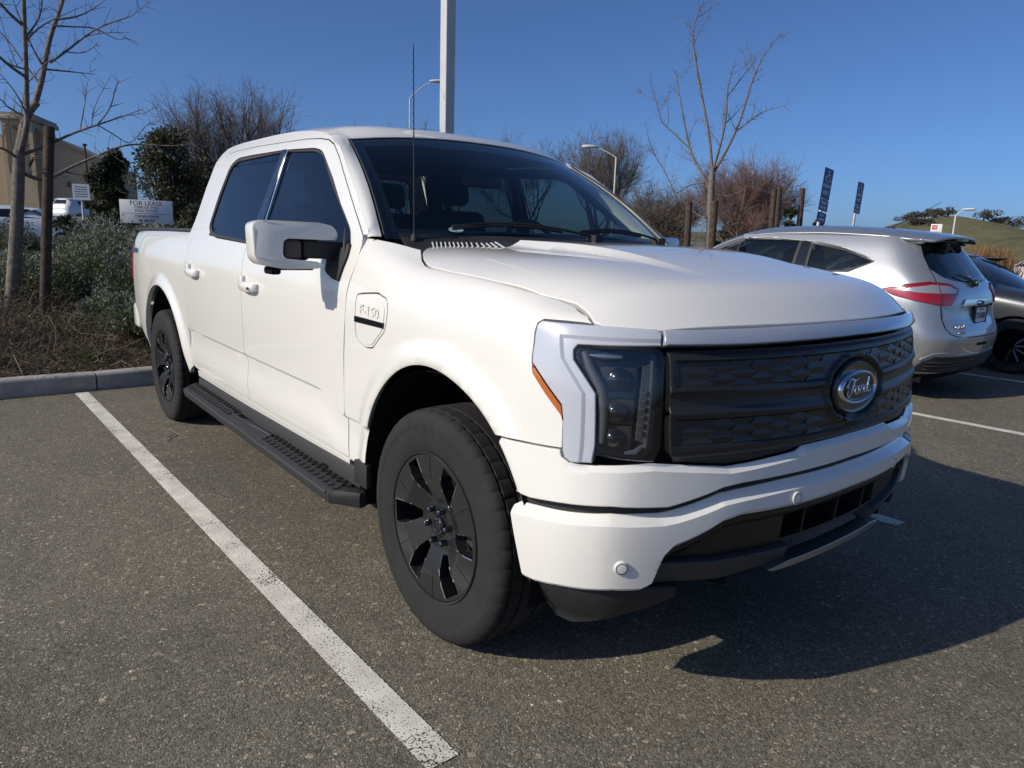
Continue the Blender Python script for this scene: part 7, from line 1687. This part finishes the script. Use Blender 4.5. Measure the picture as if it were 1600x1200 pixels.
# front wall with sloping parapet and blind panels
prof = [(0, 0), (W, 0), (W, Hr), (W*.58, Hl*.95), (W*.4, Hl*.90), (0, Hl*.88)]
w_ = MB().poly(prof, 12, Matrix(((1, 0, 0, 0), (0, 0, 1, 0), (0, 1, 0, 0), (0, 0, 0, 1)))).done('wall', M['stucco'], root)
MB().poly([(W*.58, Hl*.95-.05), (W+.25, Hr-.05), (W+.25, Hr+.16), (W*.58, Hl*.95+.18)], .5, Matrix(((1, 0, 0, 0), (0, 0, 1, -.3), (0, 1, 0, 0), (0, 0, 0, 1)))).done('roof_edge', M['trimtan'], root)
tx0, tx1 = W*.375, W*.585; Ht = hz_(180, 65)
tw_ = MB().box((tx0, -.9, 0), (tx1, 4, Ht-.5)).done('tower', M['stucco'], root); MB().box((tx0-.25, -1.15, Ht-.5), (tx1+.25, 4.2, Ht-.18)).done('cornice', M['trimtan'], tw_, bevel=.05); MB().box((tx0-.12, -1.0, Ht-.18), (tx1+.12, 4.1, Ht)).done('tower_cap', M['trimtan'], tw_)
for i in range(3): xa = tx0+.25+i*(tx1-tx0-.5)/3; MB().box((xa, -.93, Ht*.55), (xa+(tx1-tx0)/3-.35, -.88, Ht-.9)).done('blind_panel', M['stucco2'], tw_)
MB().box((W*.60, -.08, 0), (W*.995, 0, Hr*.28)).done('plinth_band', M['stucco2'], root)
aw = MB(); aw.poly([(0, 0), (-1.2, -.1), (-1.2, -.35), (0, .55)], W*.36, Matrix(((0, 0, 1, W*.62), (1, 0, 0, -.02), (0, 1, 0, Hr*.33), (0, 0, 0, 1)))); aw.done('awning', M['awning'], root)
for k in range(9): MB().box((W*.34, -.98, .4+k*.16), (W*.56, -.90, .48+k*.16)).done('louvre', M['awning'], tw_)
for k in range(3): xa = W*(.64+k*.115); MB().box((xa, -.10, .1), (xa+W*.085, -.085, Hr*.26)).done('shop_window', M['gloss'], root)
MB().lathe([(.11, -.2), (.12, .2)], 10, 'z', Matrix.Translation((W*.78, -.15, Hr*.72))).done('wall_lamp', M['awning'], root)
b = atz(143, 56, 0); tp = at(143, 228, 56).z; root = thing('thin_lamp_post', 'thin dark lamp post standing before the tan building', 'street lamp', b); MB().tube([(0, 0, 0), (0, 0, tp)], .07, 8).done('pole', M['twigd'], root); MB().box((-.25, -.12, tp-.02), (.12, .12, tp+.10)).done('lamp_head', M['awning'], root)
# far cars
structure(mesh_obj('rising_road', [(-34, -60, .5), (-34, 70, .5), (-50, 90, 2.1), (-50, -80, 2.1), (-95, -120, 2.2), (-95, 130, 2.2)], [(0, 1, 2, 3), (3, 2, 5, 4)], M['asphalt']))
q = atz(-95, 30, 0); far_car('parked_car', 'pale car with blue-tinted glass seen past the young tree trunk', (q.x, q.y, .62), math.radians(75), M['bluewhite'], 'sedan')
q = atz(108, 56, 0); far_car('parked_van', 'white van with dark windscreen parked before the tan building', (q.x-1.0, q.y-.5, 1.72), math.radians(125), M['bluewhite'], 'suv')
q = atz(1600, 33, 0); far_car('parked_car', 'white car with a red stripe of lamps parked beyond the straw grass', (q.x, q.y, 0), math.radians(70), M['bluewhite'], 'sedan')
# ================================================================ every thing's handle sits at its base
bpy.context.view_layer.update()
for o in list(SC.objects):
    if o.type == 'EMPTY' and o.parent is None and o.location.length < 1e-6 and o.children:
        pts = [c.matrix_world @ Vector(k) for c in o.children if c.type == 'MESH' for k in c.bound_box]
        if not pts: continue
        z0 = min(p.z for p in pts); trunk = [c for c in o.children if c.name.split('.')[0] == 'trunk']
        src = [trunk[0].matrix_world @ v.co for v in trunk[0].data.vertices[:8]] if trunk else pts
        b = Vector(((min(p.x for p in src)+max(p.x for p in src))/2, (min(p.y for p in src)+max(p.y for p in src))/2, z0))
        o.location = b
        for c in o.children: c.matrix_parent_inverse = Matrix.Translation(-b)
